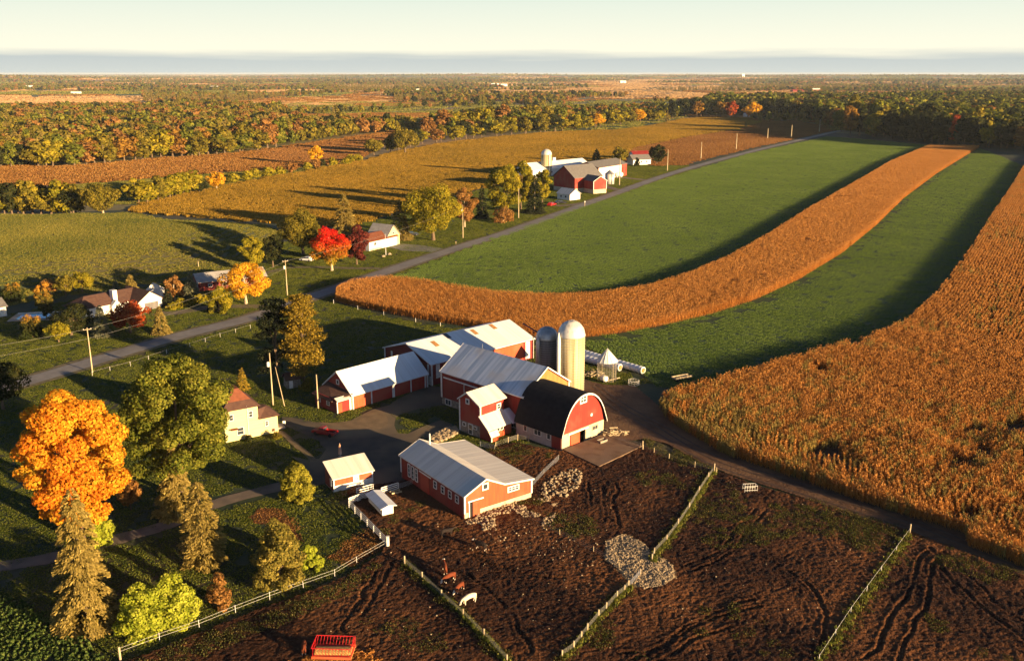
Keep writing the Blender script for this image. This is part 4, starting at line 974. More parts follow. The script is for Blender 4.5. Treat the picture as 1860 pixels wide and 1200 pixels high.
panel(r, 'opening_shade', 'right', 1.35, 0.3, 0.75, 2.7, M['dark'], L_=22.06, d=0.04); panel(r, 'sliding_door', 'right', 2.35, 0.15, 1.5, 2.8, M['orange_red'], L_=22.06, d=0.14)  # near-black panel paints the shade inside the open door
panel(r, 'door_rail', 'right', 2.2, 3.1, 3.3, 0.25, M['white'], L_=22.06, d=0.2); panel(r, 'door_jamb', 'right', 0.85, 0.2, 0.2, 2.9, M['white'], L_=22.06, d=0.14)
MB().tube([(2.6, 4.8, 6.2), (2.6, 4.8, 8.7)], 0.13, 8).build('chimney', M['white'], r)

# G small red shed with mono-pitch roof
r = thing('calf_shed', (-33.11, 159.94), R(31), 'small orange red shed with flat cream roof beside the white railed pen', 'shed')
MB().prism([(0, 1.1), (0, 2.5), (4.3, 4.0), (4.3, 1.1)], 0, 7.8).build('wall', M['orange_red'], r)
MB().box(-0.05, 7.85, -0.05, 4.35, -0.1, 1.1).build('base_wall', M['white'], r)
MB().slab(roof_line([(0, 2.75), (4.3, 4.25)], 0.4), -0.3, 8.1, 0.14).build('roof', M['creamroof'], r)
panel(r, 'shaded_side_boards', 'left', 2.15, 0.1, 3.9, 2.6, M['red2'], x0=-0.05); window(r, 'left', 0.75, 1.7, 0.6, 1.3, x0=-0.15)  # darker red overlay paints shade on the end wall
for x in (0.05, 7.7): panel(r, 'corner_board', 'near', x, 1.1, 0.25, 1.35, M['white'])
panel(r, 'eave_board', 'near', 3.9, 2.3, 7.8, 0.2, M['white'], d=0.14); window(r, 'near', 4.4, 1.75, 0.9, 1.0, 2, 3, fr=0.3)

# H open fronted feed shelter
r = thing('feed_shelter', (-25.9, 155.0), R(-60), 'little white feed shelter standing in the corner of the muddy yard', 'shelter')
MB().prism([(0, 0.35), (0, 1.75), (1.0, 2.05), (2.1, 1.85), (2.1, 0.35)], 6.3, 6.4).build('end_wall', M['white'], r)
MB().prism([(0, 0.35), (0, 1.75), (1.0, 2.05), (2.1, 1.85), (2.1, 0.35)], 0, 0.1).build('end_wall', M['white'], r)
MB().box(0.1, 6.3, 2.0, 2.1, 0.35, 1.8).build('back_wall', M['white'], r); MB().box(0.1, 6.3, 0.0, 0.08, 0.35, 0.85).build('front_board', M['white'], r)
MB().box(0.0, 6.4, 0.0, 2.1, 0.12, 0.35).build('floor', M['wood'], r)
MB().slab([(-0.5, 1.80), (1.0, 2.28), (2.6, 1.92)], -0.4, 6.9, 0.1).build('roof', M['whiteroof'], r)
for x in (0.2, 6.2):
    for y in (0.2, 1.9): MB().box(x - 0.1, x + 0.1, y - 0.1, y + 0.1, -0.1, 0.12).build('foot', M['wood'], r)

# I farmhouse
fh = off((-50.66, 190.03), 213, 11.4)
r = thing('farmhouse', fh, R(33), 'pale yellow two storey farmhouse with rust brown roof behind the big green tree', 'house')
MB().box(0, 7.2, 0, 8.5, 0, 6.9).build('wall', M['yellowpaint'], r); MB().box(7.2, 11.4, 0.05, 6.0, 0, 3.8).build('kitchen_wall', M['yellowpaint'], r)
def hip(b, x0, x1, y0, y1, z0, z1, t):
    ix = min((x1 - x0), (y1 - y0)) / 2 * t
    b.add([(x0, y0, z0), (x1, y0, z0), (x1, y1, z0), (x0, y1, z0), (x0 + ix, y0 + ix, z1), (x1 - ix, y0 + ix, z1), (x1 - ix, y1 - ix, z1), (x0 + ix, y1 - ix, z1)], [(0, 3, 2, 1), (4, 5, 6, 7), (0, 1, 5, 4), (1, 2, 6, 5), (2, 3, 7, 6), (3, 0, 4, 7)])
b = MB(); hip(b, -0.6, 7.8, -0.6, 9.1, 6.92, 8.3, 0.4); b.build('lower_roof', M['brownroof'], r)
b = MB(); hip(b, 1.05, 6.15, 1.05, 7.45, 8.31, 10.5, 0.75); b.build('roof', M['rustroof'], r)
b = MB(); b.add([(7.22, -0.5, 3.85), (11.9, -0.5, 3.85), (11.9, 6.5, 3.85), (7.22, 6.5, 3.85), (7.22, 1.0, 5.6), (9.9, 2.6, 5.5), (9.9, 3.8, 5.5), (7.22, 5.2, 5.6)], [(0, 3, 2, 1), (4, 5, 6, 7), (0, 1, 5, 4), (1, 2, 6, 5), (2, 3, 7, 6), (3, 0, 4, 7)]); b.build('kitchen_roof', M['brownroof'], r)
for x, z, w_, h_ in ((5.6, 5.3, 0.8, 1.3), (1.5, 5.3, 0.8, 1.3), (3.2, 2.0, 1.4, 1.6), (8.9, 2.5, 0.7, 1.0)): window(r, 'near', x, z, w_, h_, 1, 2)
window(r, 'left', 3, 5.3, 0.9, 1.4, 1, 2); window(r, 'left', 6, 2.0, 0.9, 1.4, 1, 2)
MB().box(10.0, 10.6, -0.1, 0.05, 0.4, 1.0).build('cellar_hatch', M['brownroof'], r); MB().tube([(4.9, -0.1, 0.2), (4.9, -0.1, 7.3)], 0.09, 6).build('downpipe', M['white'], r)
MB().box(1.0, 2.6, -1.0, -0.02, 2.7, 2.85).build('awning', M['rustroof'], r)
MB().box(11.42, 13.4, 1.2, 3.6, 0, 0.45).build('steps', M['concrete'], r)

# J stone shed under the pines
r, w, rf = gable('stone_smokehouse', (-55.4, 218.7), 29, 3.4, [(0, 2.3), (1.5, 3.5), (3.0, 2.3)], M['stone'], M['brownroof'], 'tiny fieldstone outbuilding with dark roof in shade under the pines', 'outbuilding', ov=0.4, trim=False)
panel(r, 'door', 'near', 1.0, 0, 0.9, 1.9, M['white'])

# K ranch house at left
r, w, rf = gable('ranch_house', off((-121.6, 296.1), 142, 13), -38.3, 13.0, [(0, 3.1), (4.3, 6.0), (8.6, 3.1)], M['white'], M['brownroof'], 'white ranch house with brown roof, garage door and white chimney near the road', 'house', ov=0.5, trim=False)
panel(r, 'garage_door', 'right', 4.6, 0.05, 4.8, 2.3, M['greyroof'], L_=13)
MB().prism([(9.5, 0), (9.5, 3.0), (13.4, 5.7), (17.5, 3.0), (17.5, 0)], 0.2, 0.3).build('side_gable', M['white'], r)
MB().box(-1.5, 8.0, -17.0, -0.02, 0, 3.0).build('wing_wall', M['white'], r)
b = MB(); b.add([(-2.1, -17.6, 3.05), (8.6, -17.6, 3.05), (8.6, 1.2, 3.05), (-2.1, 1.2, 3.05), (3.0, -13.0, 6.1), (3.5, -13.0, 6.1), (3.5, 4.2, 6.1), (3.0, 4.2, 6.1)], [(0, 3, 2, 1), (4, 5, 6, 7), (0, 1, 5, 4), (1, 2, 6, 5), (2, 3, 7, 6), (3, 0, 4, 7)]); b.build('wing_roof', M['brownroof'], r)
MB().box(5.6, 7.6, -5.4, -3.9, 3.2, 7.2).build('chimney', M['white'], r); MB().prism([(-7.2, 0.05), (-7.2, 2.6), (-5.4, 4.4), (-3.6, 2.6), (-3.6, 0.05)], 7.9, 9.6).build('bay', M['white'], r)
for y in (-10, -13.5): window(r, 'right', y, 1.7, 1.2, 1.1, 1, 1, L_=8.0, glass=M['glass'])

r, w, rf = gable('bungalow', off(G(-8, 577), 48, -14), 48, 17.5, [(0, 3.2), (4, 5.2), (8, 3.2)], M['white'], M['greyroof'], 'long white building with dark roof cut by the left edge of the picture', 'house', ov=0.5, trim=False)
panel(r, 'door', 'near', 14.5, 0, 1.0, 2.2, M['greyroof']); window(r, 'near', 11.5, 2.0, 1.0, 1.0)
po = G(12, 584); pr = thing('swimming_pool', po, R(10), 'blue swimming pool in a pale concrete surround beside the ranch house', 'pool')
MB().box(0, 18, 0, 10.5, -0.05, 0.12).build('surround', M['concrete'], pr); MB().box(2.0, 16.5, 2.2, 8.8, 0.125, 0.15).build('water', M['pool'], pr)
MB().box(0.6, 16.8, 8.9, 9.5, 0.12, 0.45).build('coping', M['white'], pr)

# L brick house
r, w, rf = gable('brick_house', G(362, 529), 30, 24, [(0, 3.2), (5, 5.4), (10, 3.2)], M['red2'], M['greyblock'], 'low dark red brick house with pale roof behind the golden tree', 'house', ov=0.6, trim=False)
panel(r, 'garage_door', 'left', 6.5, 0, 3, 2.2, M['greyroof']); window(r, 'left', 2.5, 1.8, 1.2, 1.2); window(r, 'left', 5.0, 4.2, 0.6, 0.6)
for x in (4, 9, 15): window(r, 'near', x, 1.8, 1.4, 1.2, 2, 1)

# M white house with brown roof
r, w, rf = gable('white_bungalow', (-62.4, 403.9), 58, 19.3, [(0, 4.1), (5, 6.4), (10, 4.1)], M['white'], M['rustroof'], 'white bungalow with rusty brown roof beside the dark red tree', 'house', ov=0.7, trim=False)
window(r, 'near', 4.0, 2.6, 1.6, 1.4, 2, 1); panel(r, 'garage_door', 'near', 14.5, 0, 6.5, 3.0, M['whitecar']); panel(r, 'brick_base', 'near', 4.5, 0, 8, 0.8, M['block'])
r, w, rf = gable('grey_roofed_garage', off((-62.4, 403.9), 100, 17), -32, 11, [(0, 4.5), (4.5, 9.0), (9, 4.5)], M['yellowpaint'], M['greyblock'], 'pale garage with steep grey roof rising behind the white bungalow', 'garage', ov=0.6, trim=False)
window(r, 'right', 4.5, 5.5, 1.2, 1.0, L_=11)

# N far farm
r, w, rf = gable('dairy_barn', (15.5, 700), 44, 64, [(0, 5.5), (9, 10), (18, 5.5)], M['white'], M['whiteroof'], 'long white barn with white roof at the far farm, behind its silo', 'barn', ov=0.6, trim=False)
MB().box(30, 33, 8, 11, 9.6, 12.5).build('cupola', M['white'], r)
for x in (10, 20, 40, 50): window(r, 'near', x, 3, 2, 1.4, 2, 1)
r, w, rf = gable('hip_red_barn', (40.8, 611), 38, 24, [(0, 9.5), (10.5, 16.5), (21, 9.5)], M['red'], M['greyroof'], 'tall red barn with grey roof at the far farm', 'barn', ov=0.7, found=2.5, fmat=M['block'], trim=False)
for y in (4, 10): window(r, 'left', y, 1.4, 1.8, 1.2, 2, 1, x0=-0.06)
r, w, rf = gable('red_shed_wing', (39.5, 628), -60, 26, [(0, 8.0), (5, 10.8), (10, 8.0)], M['red'], M['greyroof'], 'lower red wing in front of the tall red barn at the far farm', 'barn', ov=0.6, found=2.6, fmat=M['block'])
r, w, rf = gable('white_garage', G(1012, 361), -48, 11, [(0, 3.6), (4.5, 6.4), (9, 3.6)], M['white'], M['creamroof'], 'small white garage by the road at the far farm', 'garage', ov=0.6, trim=False)
window(r, 'near', 3.5, 2.0, 1.4, 1.2); window(r, 'near', 7.5, 2.0, 1.4, 1.2); panel(r, 'garage_door', 'right', 4.5, 0, 4, 2.6, M['whitecar'], L_=11)
r, w, rf = gable('open_machinery_shed', (62.5, 684), 54, 42, [(0, 9), (10, 12.5), (20, 9)], M['red'], M['greyroof'], 'red shed with wide dark open doorway and grey roof at the far farm', 'shed', ov=0.7, trim=False)
panel(r, 'doorway', 'left', 11.5, 0, 11, 7.5, M['dark']); panel(r, 'white_siding', 'near', 17, 0, 33, 8.6, M['white']); panel(r, 'door_frame', 'left', 5.6, 0, 0.5, 7.8, M['white'], d=0.16); panel(r, 'door_frame', 'left', 17.3, 0, 0.5, 7.8, M['white'], d=0.16)  # near-black panel on solid wall paints the shed's unlit interior
r, w, rf = gable('farm_cottage', G(1150, 300), 22, 17, [(0, 4.5), (5.5, 8.0), (11, 4.5)], M['white'], M['greyroof'], 'white cottage with dark roof at the right end of the far farm', 'house', ov=0.7, trim=False)
for x in (3, 8, 13): window(r, 'near', x, 2.6, 1.4, 1.4)
r, w, rf = gable('red_roofed_garage', G(1151, 291), 20, 16, [(0, 4.5), (5, 7.5), (10, 4.5)], M['white'], M['red2'], 'garage with dark red roof behind the far white cottage', 'garage', ov=0.6, trim=False)
panel(r, 'garage_door', 'near', 8, 0, 5, 3, M['greyroof'])


def silo(name, x, y, rr, h, hd, wall, dome, label, chute=None, rings=22, chute_m=None):
    r = thing(name, (x, y), 0, label, 'silo')
    MB().lathe([(rr, -0.2), (rr, h)], 40).build('wall', wall, r, True)
    pr = [(rr + 0.08, h - 0.1), (rr + 0.1, h)] + [(rr * math.cos(R(a)), h + hd * math.sin(R(a))) for a in (10, 20, 30, 40, 50, 60, 70, 80)] + [(0.3, h + hd)]
    MB().lathe(pr, 40).build('dome', dome, r, True)
    b = MB()
    for i in range(rings):
        z = 0.5 + (h - 0.8) * (i / (rings - 1)); b.lathe([(rr + 0.01, z), (rr + 0.05, z + 0.02), (rr + 0.05, z + 0.07), (rr + 0.01, z + 0.09)], 40)
    b.build('hoops', M['steel'], r)
    if hd > 2:
        b = MB()
        for k in range(20):
            a = 2 * math.pi * k / 20; b.tube([((rr + 0.02) * math.cos(t) * math.cos(a), (rr + 0.02) * math.cos(t) * math.sin(a), h + (hd + 0.02) * math.sin(t)) for t in [R(q) for q in (2, 25, 50, 75, 86)]], 0.035, 4)
        b.build('dome_ribs', M['steel'], r)
    if chute is not None:
        a = R(chute); cx, cy = (rr + 0.42) * math.cos(a), (rr + 0.42) * math.sin(a)
        MB().lathe([(0.5, 0), (0.5, h - 0.6), (0.1, h + 1.1)], 14, (cx, cy)).build('chute', chute_m or M['white'], r, True)
    return r


M['silowall'] = mat('concrete_staves', (0.52, 0.45, 0.26), (0.30, 0.21, 0.09), 0.9, (2.6, 2.6, 0.05), rough=0.85, bump=0.03, bscale=1.2)
M['siloold'] = mat('dark_concrete_staves', (0.16, 0.14, 0.13), (0.10, 0.09, 0.085), 0.8, (3, 3, 0.3), rough=0.9, bump=0.03, bscale=1.2)
silo('silo', 14.3, 217.0, 3.3, 14.3, 3.6, M['silowall'], M['bin'], 'tall cream concrete silo with pale ribbed dome behind the arched barn', 213)
silo('silo', 8.62, 220.8, 2.75, 12.6, 2.7, M['siloold'], M['steel'], 'shorter dark concrete silo with blue grey dome next to the cream silo', 225, chute_m=M['steel'])
silo('silo', 26.0, 715.0, 4.0, 16.0, 3.9, M['silowall'], M['bin'], 'slim pale silo standing at the far farm', 300, rings=10)
r = thing('unloader_boom', (5.3, 226.5), R(150), 'dark elevator boom leaning over the shorter dark silo', 'elevator')
MB().tube([(0, 0, 0), (0, 0, 12.5)], 0.12, 6).build('mast', M['darkpaint'], r); MB().tube([(-2, 0, 12.2), (3, 0, 14.2)], 0.2, 6).build('boom', M['darkpaint'], r)

r = thing('corn_crib', (24.0, 225.6), 0, 'round wire corn crib with white conical roof beside the silage bags', 'corn crib')
b = MB(); cr = 2.4
for k in range(22):
    a = 2 * math.pi * k / 22; b.tube([(cr * math.cos(a), cr * math.sin(a), 0), (cr * math.cos(a), cr * math.sin(a), 5.2)], 0.018, 4)
for i in range(14):
    z = 0.3 + i * 0.37; b.tube([(cr * math.cos(t), cr * math.sin(t), z) for t in np.linspace(0, 2 * math.pi, 25)], 0.018, 4, False)
b.build('wire_wall', M['wire'], r)
for k in range(5):
    a = 2 * math.pi * k / 5 + 0.3; MB().tube([(cr * math.cos(a), cr * math.sin(a), -0.1), (cr * math.cos(a), cr * math.sin(a), 5.25)], 0.05, 6).build('post', M['wood'], r)
b = MB(); k = 16; vs = [(0, 0, 8.35)] + [((cr + 0.4) * math.cos(2 * math.pi * j / k), (cr + 0.4) * math.sin(2 * math.pi * j / k), 5.1) for j in range(k)]
b.add(vs, [(0, 1 + j, 1 + (j + 1) % k) for j in range(k)] + [tuple(range(1, k + 1))[::-1]]); b.build('roof', M['whiteroof'], r)
b = MB()
for j in range(k): b.tube([((cr + 0.42) * math.cos(2 * math.pi * j / k), (cr + 0.42) * math.sin(2 * math.pi * j / k), 5.12), (0, 0, 8.4)], 0.03, 4)
b.build('roof_seams', M['bin'], r)


def bag(p0, p1, label, rr=0.95):
    p0, p1 = Vector((*p0, 0)), Vector((*p1, 0)); Ln = (p1 - p0).length; a = math.atan2(p1.y - p0.y, p1.x - p0.x)
    r = thing('silage_bag', p0, a, label, 'silage bag', 'white silage bags'); n = int(Ln / 0.3)
    pts = [(i * Ln / n, 0, rr * 0.86) for i in range(n + 1)]; rs = [rr * (1 + 0.055 * math.sin(i * 0.3 / 1.45 * 6.28) * (1 if i % 5 else 0.6)) for i in range(n + 1)]; rs[0] = rr * 0.5
    MB().tube(pts, rs, 20).build('film', M['plastic'], r, True)
    MB().tube([(Ln, 0, rr * 0.86), (Ln + 0.12, 0, rr * 0.84)], [rr * 0.72, rr * 0.66], 16).build('open_face', M['silage'], r)


bag((14.6, 246.8), (28.3, 233.4), 'shorter white silage bag passing behind the round corn crib')
bag((15.5, 251.5), (34.0, 231.0), 'longer white silage bag at the edge of the green field')

# small distant farms and barns
for px, py, wpx, wm, rm, nm, lab in ((129, 172, 17, 'white', 'whiteroof', 'far_barn', 'white barn alone in the tan field at far left'), (383, 162, 14, 'white', 'whiteroof', 'far_barn', 'white barn among trees on the horizon left of centre'),
                                     (893, 157, 14, 'red', 'whiteroof', 'far_barn', 'red and white barn on the horizon right of centre'), (910, 158, 12, 'white', 'whiteroof', 'far_shed', 'low white shed just right of the red and white horizon barn'),
                                     (1475, 166, 17, 'red', 'creamroof', 'far_barn', 'red barn with pale roof on the horizon at right'), (1440, 168, 22, 'red2', 'red2', 'far_shed', 'long low red shed left of the horizon barn at right'),
                                     (1556, 177, 13, 'white', 'creamroof', 'far_house', 'pale house beyond the dark wood at right'), (1127, 152, 11, 'white', 'whiteroof', 'far_barn', 'tiny white barn in front of a tan field on the horizon'),
                                     (757, 170, 5, 'white', 'creamroof', 'far_tower', 'tiny pale tower among far trees in the centre'), (1352, 213, 13, 'white', 'creamroof', 'far_house', 'white house between the red tree and the golden tree on the hill'),
                                     (44, 161, 14, 'white', 'whiteroof', 'far_shed', 'long white shed on the horizon at far left'), (1348, 143, 5, 'white', 'whiteroof', 'far_tower', 'tiny white silo pair on the right horizon')):
    p = G(px, py); s = px2m(px, py); w_ = wpx * s; h_ = max(6.0, 4.5 * s) if wpx > 6 else 7 * s
    r, w, rf = gable(nm, p, 15, w_, [(0, h_ * 0.7), (w_ * 0.2, h_ * 1.15), (w_ * 0.4, h_ * 0.7)], M[wm], M[rm], lab, 'tower' if nm == 'far_tower' else 'building', ov=0.5, trim=False)
    panel(r, 'door', 'near', w_ / 2, 0, w_ * 0.15, h_ * 0.5, M['greyroof'])
LM['lightolive'] = leafmat('light_olive_leaves', (0.08, 0.085, 0.012), (0.22, 0.20, 0.022), (0.42, 0.36, 0.05), 0.35)

# ------------------------------------------------------------------ trees
def plant(name, kind, bx, by, topy, wpx, leaf, label, cat='tree', n=None, ls=None, zlo=0.12, group=None, bark='bark', tf=None, dens=1.0, dx=0.0, **kw):
    global rng
    rng = np.random.default_rng(int(bx * 7 + by * 131))
    p = G(bx, by); H = height_at(p[0], p[1], topy); s = px2m(bx, by); Rr = wpx * s / 2
    pm = 1.8 * s                               # metres per rendered pixel
    ls = ls or max(0.24, 1.05 * pm)
    r = thing(name, p, rng.uniform(0, 6.28) if kind not in ('broad_wide',) else 0.0, label, cat, group)
    if n is None:
        area = 4 * math.pi * Rr * max(H * (1 - zlo) / 2, Rr * 0.5); n = int(np.clip(2.1 * area / (ls * ls * 0.8) * dens, 350, 26000))
    if kind in ('broad', 'bush', 'broad_wide'):
        nl = kw.pop('nl', 46 if Rr > 5 else 26)
        if kind == 'bush' or zlo == 0.0: kw['dome'] = True
        me, c = broad_crown('crown', LM[leaf], Rr, H * zlo, H, nl, n, ls, tf, **kw)
        link('crown', me, r); link('trunk', trunk_mesh('trunk', M[bark], H * (0.75 if kind != 'bush' else 0.5), max(0.12, Rr * 0.055), c, 8), r)
    elif kind == 'spruce':
        link('crown', conifer_crown('crown', LM[leaf], Rr, H * zlo, H, n, ls * 1.25, **kw), r); link('trunk', trunk_mesh('trunk', M[bark], H * 0.97, max(0.12, H * 0.011)), r)
    elif kind == 'pine':
        me, c = plate_pine('crown', LM[leaf], Rr, H * zlo, H, n, ls, **kw)
        link('crown', me, r); link('trunk', trunk_mesh('trunk', M[bark], H * 0.97, max(0.2, H * 0.014), c, 16, zsplit=0.3), r)
    return r, H, Rr


def tf_maple(p, t):
    return t + 0.25 * (fbm(p[:, :2] + p[:, 2:3] * 0.7, 3.5, 2, 3) - 0.5) * 2 + 0.02


def tf_redgreen(H):
    return lambda p, t: np.clip(0.62 + (p[:, 2] / H - 0.52) * 1.6 + (t - 0.5) * 0.55, 0, 1)


def tf_top(H):
    return lambda p, t: np.clip((p[:, 2] / H - 0.55) * 1.8 + t * 0.7, 0, 1)


# foreground and farmyard
plant('maple_tree', 'broad', 155, 988, 700, 200, 'maple', 'huge orange and gold maple tree, biggest in the lower left corner', zlo=0.13, n=60000, ls=0.31, nl=170, spread=0.80, tf=tf_maple, lob=(0.13, 0.22), wob=0.02)
plant('ash_tree', 'broad', 334, 905, 645, 204, 'oak', 'huge green tree with ragged crown between the orange maple and yellow farmhouse', zlo=0.15, n=46000, ls=0.32, nl=120, spread=0.84, lob=(0.12, 0.24), flat=0.8, wob=0.12)
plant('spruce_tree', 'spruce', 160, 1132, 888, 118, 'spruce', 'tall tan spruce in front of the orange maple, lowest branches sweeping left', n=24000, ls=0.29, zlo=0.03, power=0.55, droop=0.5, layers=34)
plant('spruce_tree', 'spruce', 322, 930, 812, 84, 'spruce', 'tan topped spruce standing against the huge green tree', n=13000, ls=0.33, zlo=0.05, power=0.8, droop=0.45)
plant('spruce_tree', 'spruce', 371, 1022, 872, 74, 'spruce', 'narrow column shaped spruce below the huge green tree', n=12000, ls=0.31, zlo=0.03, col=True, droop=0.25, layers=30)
plant('juniper_bush', 'bush', 508, 1056, 942, 106, 'juniper', 'large domed olive juniper bush behind the white wire fence', 'bush', n=17000, ls=0.24, zlo=0.0, flat=0.95, lob=(0.16, 0.26), nl=90, wob=0.04)
plant('lilac_bush', 'bush', 567, 1030, 982, 46, 'lime', 'small lime green bush tucked against the olive juniper', 'bush', n=6500, ls=0.22, zlo=0.0, lob=(0.2, 0.32), nl=40, wob=0.04)
plant('lilac_bush', 'broad_wide', 262, 1142, 1056, 104, 'lime', 'left half of the bright lime hedge beside the tall tan spruce', 'bush', n=17000, ls=0.23, zlo=0.0, nl=110, lob=(0.18, 0.26), wob=0.02)
plant('lilac_bush', 'broad_wide', 318, 1124, 1042, 98, 'lime', 'right half of the bright lime hedge, nearer the brown shrub', 'bush', n=16000, ls=0.23, zlo=0.0, nl=110, lob=(0.18, 0.26), wob=0.02)
plant('brown_shrub', 'bush', 400, 1100, 1040, 56, 'brown', 'brown twiggy shrub right of the lime hedge', 'bush', n=2600, ls=0.22, zlo=0.0, lob=(0.2, 0.4), dens=0.7)
plant('round_tree', 'bush', 541, 905, 832, 66, 'lightolive', 'dense round green bush beside the small orange shed', 'bush', n=14000, ls=0.22, zlo=0.0, lob=(0.2, 0.27), nl=80, wob=0.02)
plant('young_tree', 'broad', 238, 925, 868, 46, 'brown', 'small brownish tree in shade between maple and huge green tree', n=1800, ls=0.3)
plant('dark_maple_tree', 'broad', 112, 790, 716, 58, 'rust', 'dark rusty small tree showing behind the top of the orange maple', n=2600, ls=0.34)
plant('lime_tree', 'bush', 182, 985, 905, 60, 'lime', 'yellow green low tree under the right side of the orange maple', 'bush', n=3000, ls=0.34, zlo=0.02)
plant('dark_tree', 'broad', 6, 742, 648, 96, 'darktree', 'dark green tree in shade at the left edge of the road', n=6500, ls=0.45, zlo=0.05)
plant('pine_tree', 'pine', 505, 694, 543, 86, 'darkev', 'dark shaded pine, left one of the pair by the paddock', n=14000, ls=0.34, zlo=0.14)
plant('pine_tree', 'pine', 553, 700, 540, 92, 'pine', 'golden lit pine with level tufted branches, right one of the pair', n=22000, ls=0.30, zlo=0.18, plates=64)
plant('small_pine_tree', 'spruce', 441, 706, 668, 26, 'pine', 'little yellowish conifer beside the farmhouse roof', n=900, ls=0.3, zlo=0.02)
plant('vine_shrub', 'bush', 559, 706, 684, 34, 'olive', 'low olive shrub at the end of the brown lean-to', 'bush', n=1300, ls=0.26, zlo=0.0)
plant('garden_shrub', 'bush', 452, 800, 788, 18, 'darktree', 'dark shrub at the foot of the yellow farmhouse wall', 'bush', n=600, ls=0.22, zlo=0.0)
plant('garden_shrub', 'bush', 503, 796, 782, 24, 'olive', 'green shrub at the right corner of the yellow farmhouse', 'bush', n=600, ls=0.22, zlo=0.0)
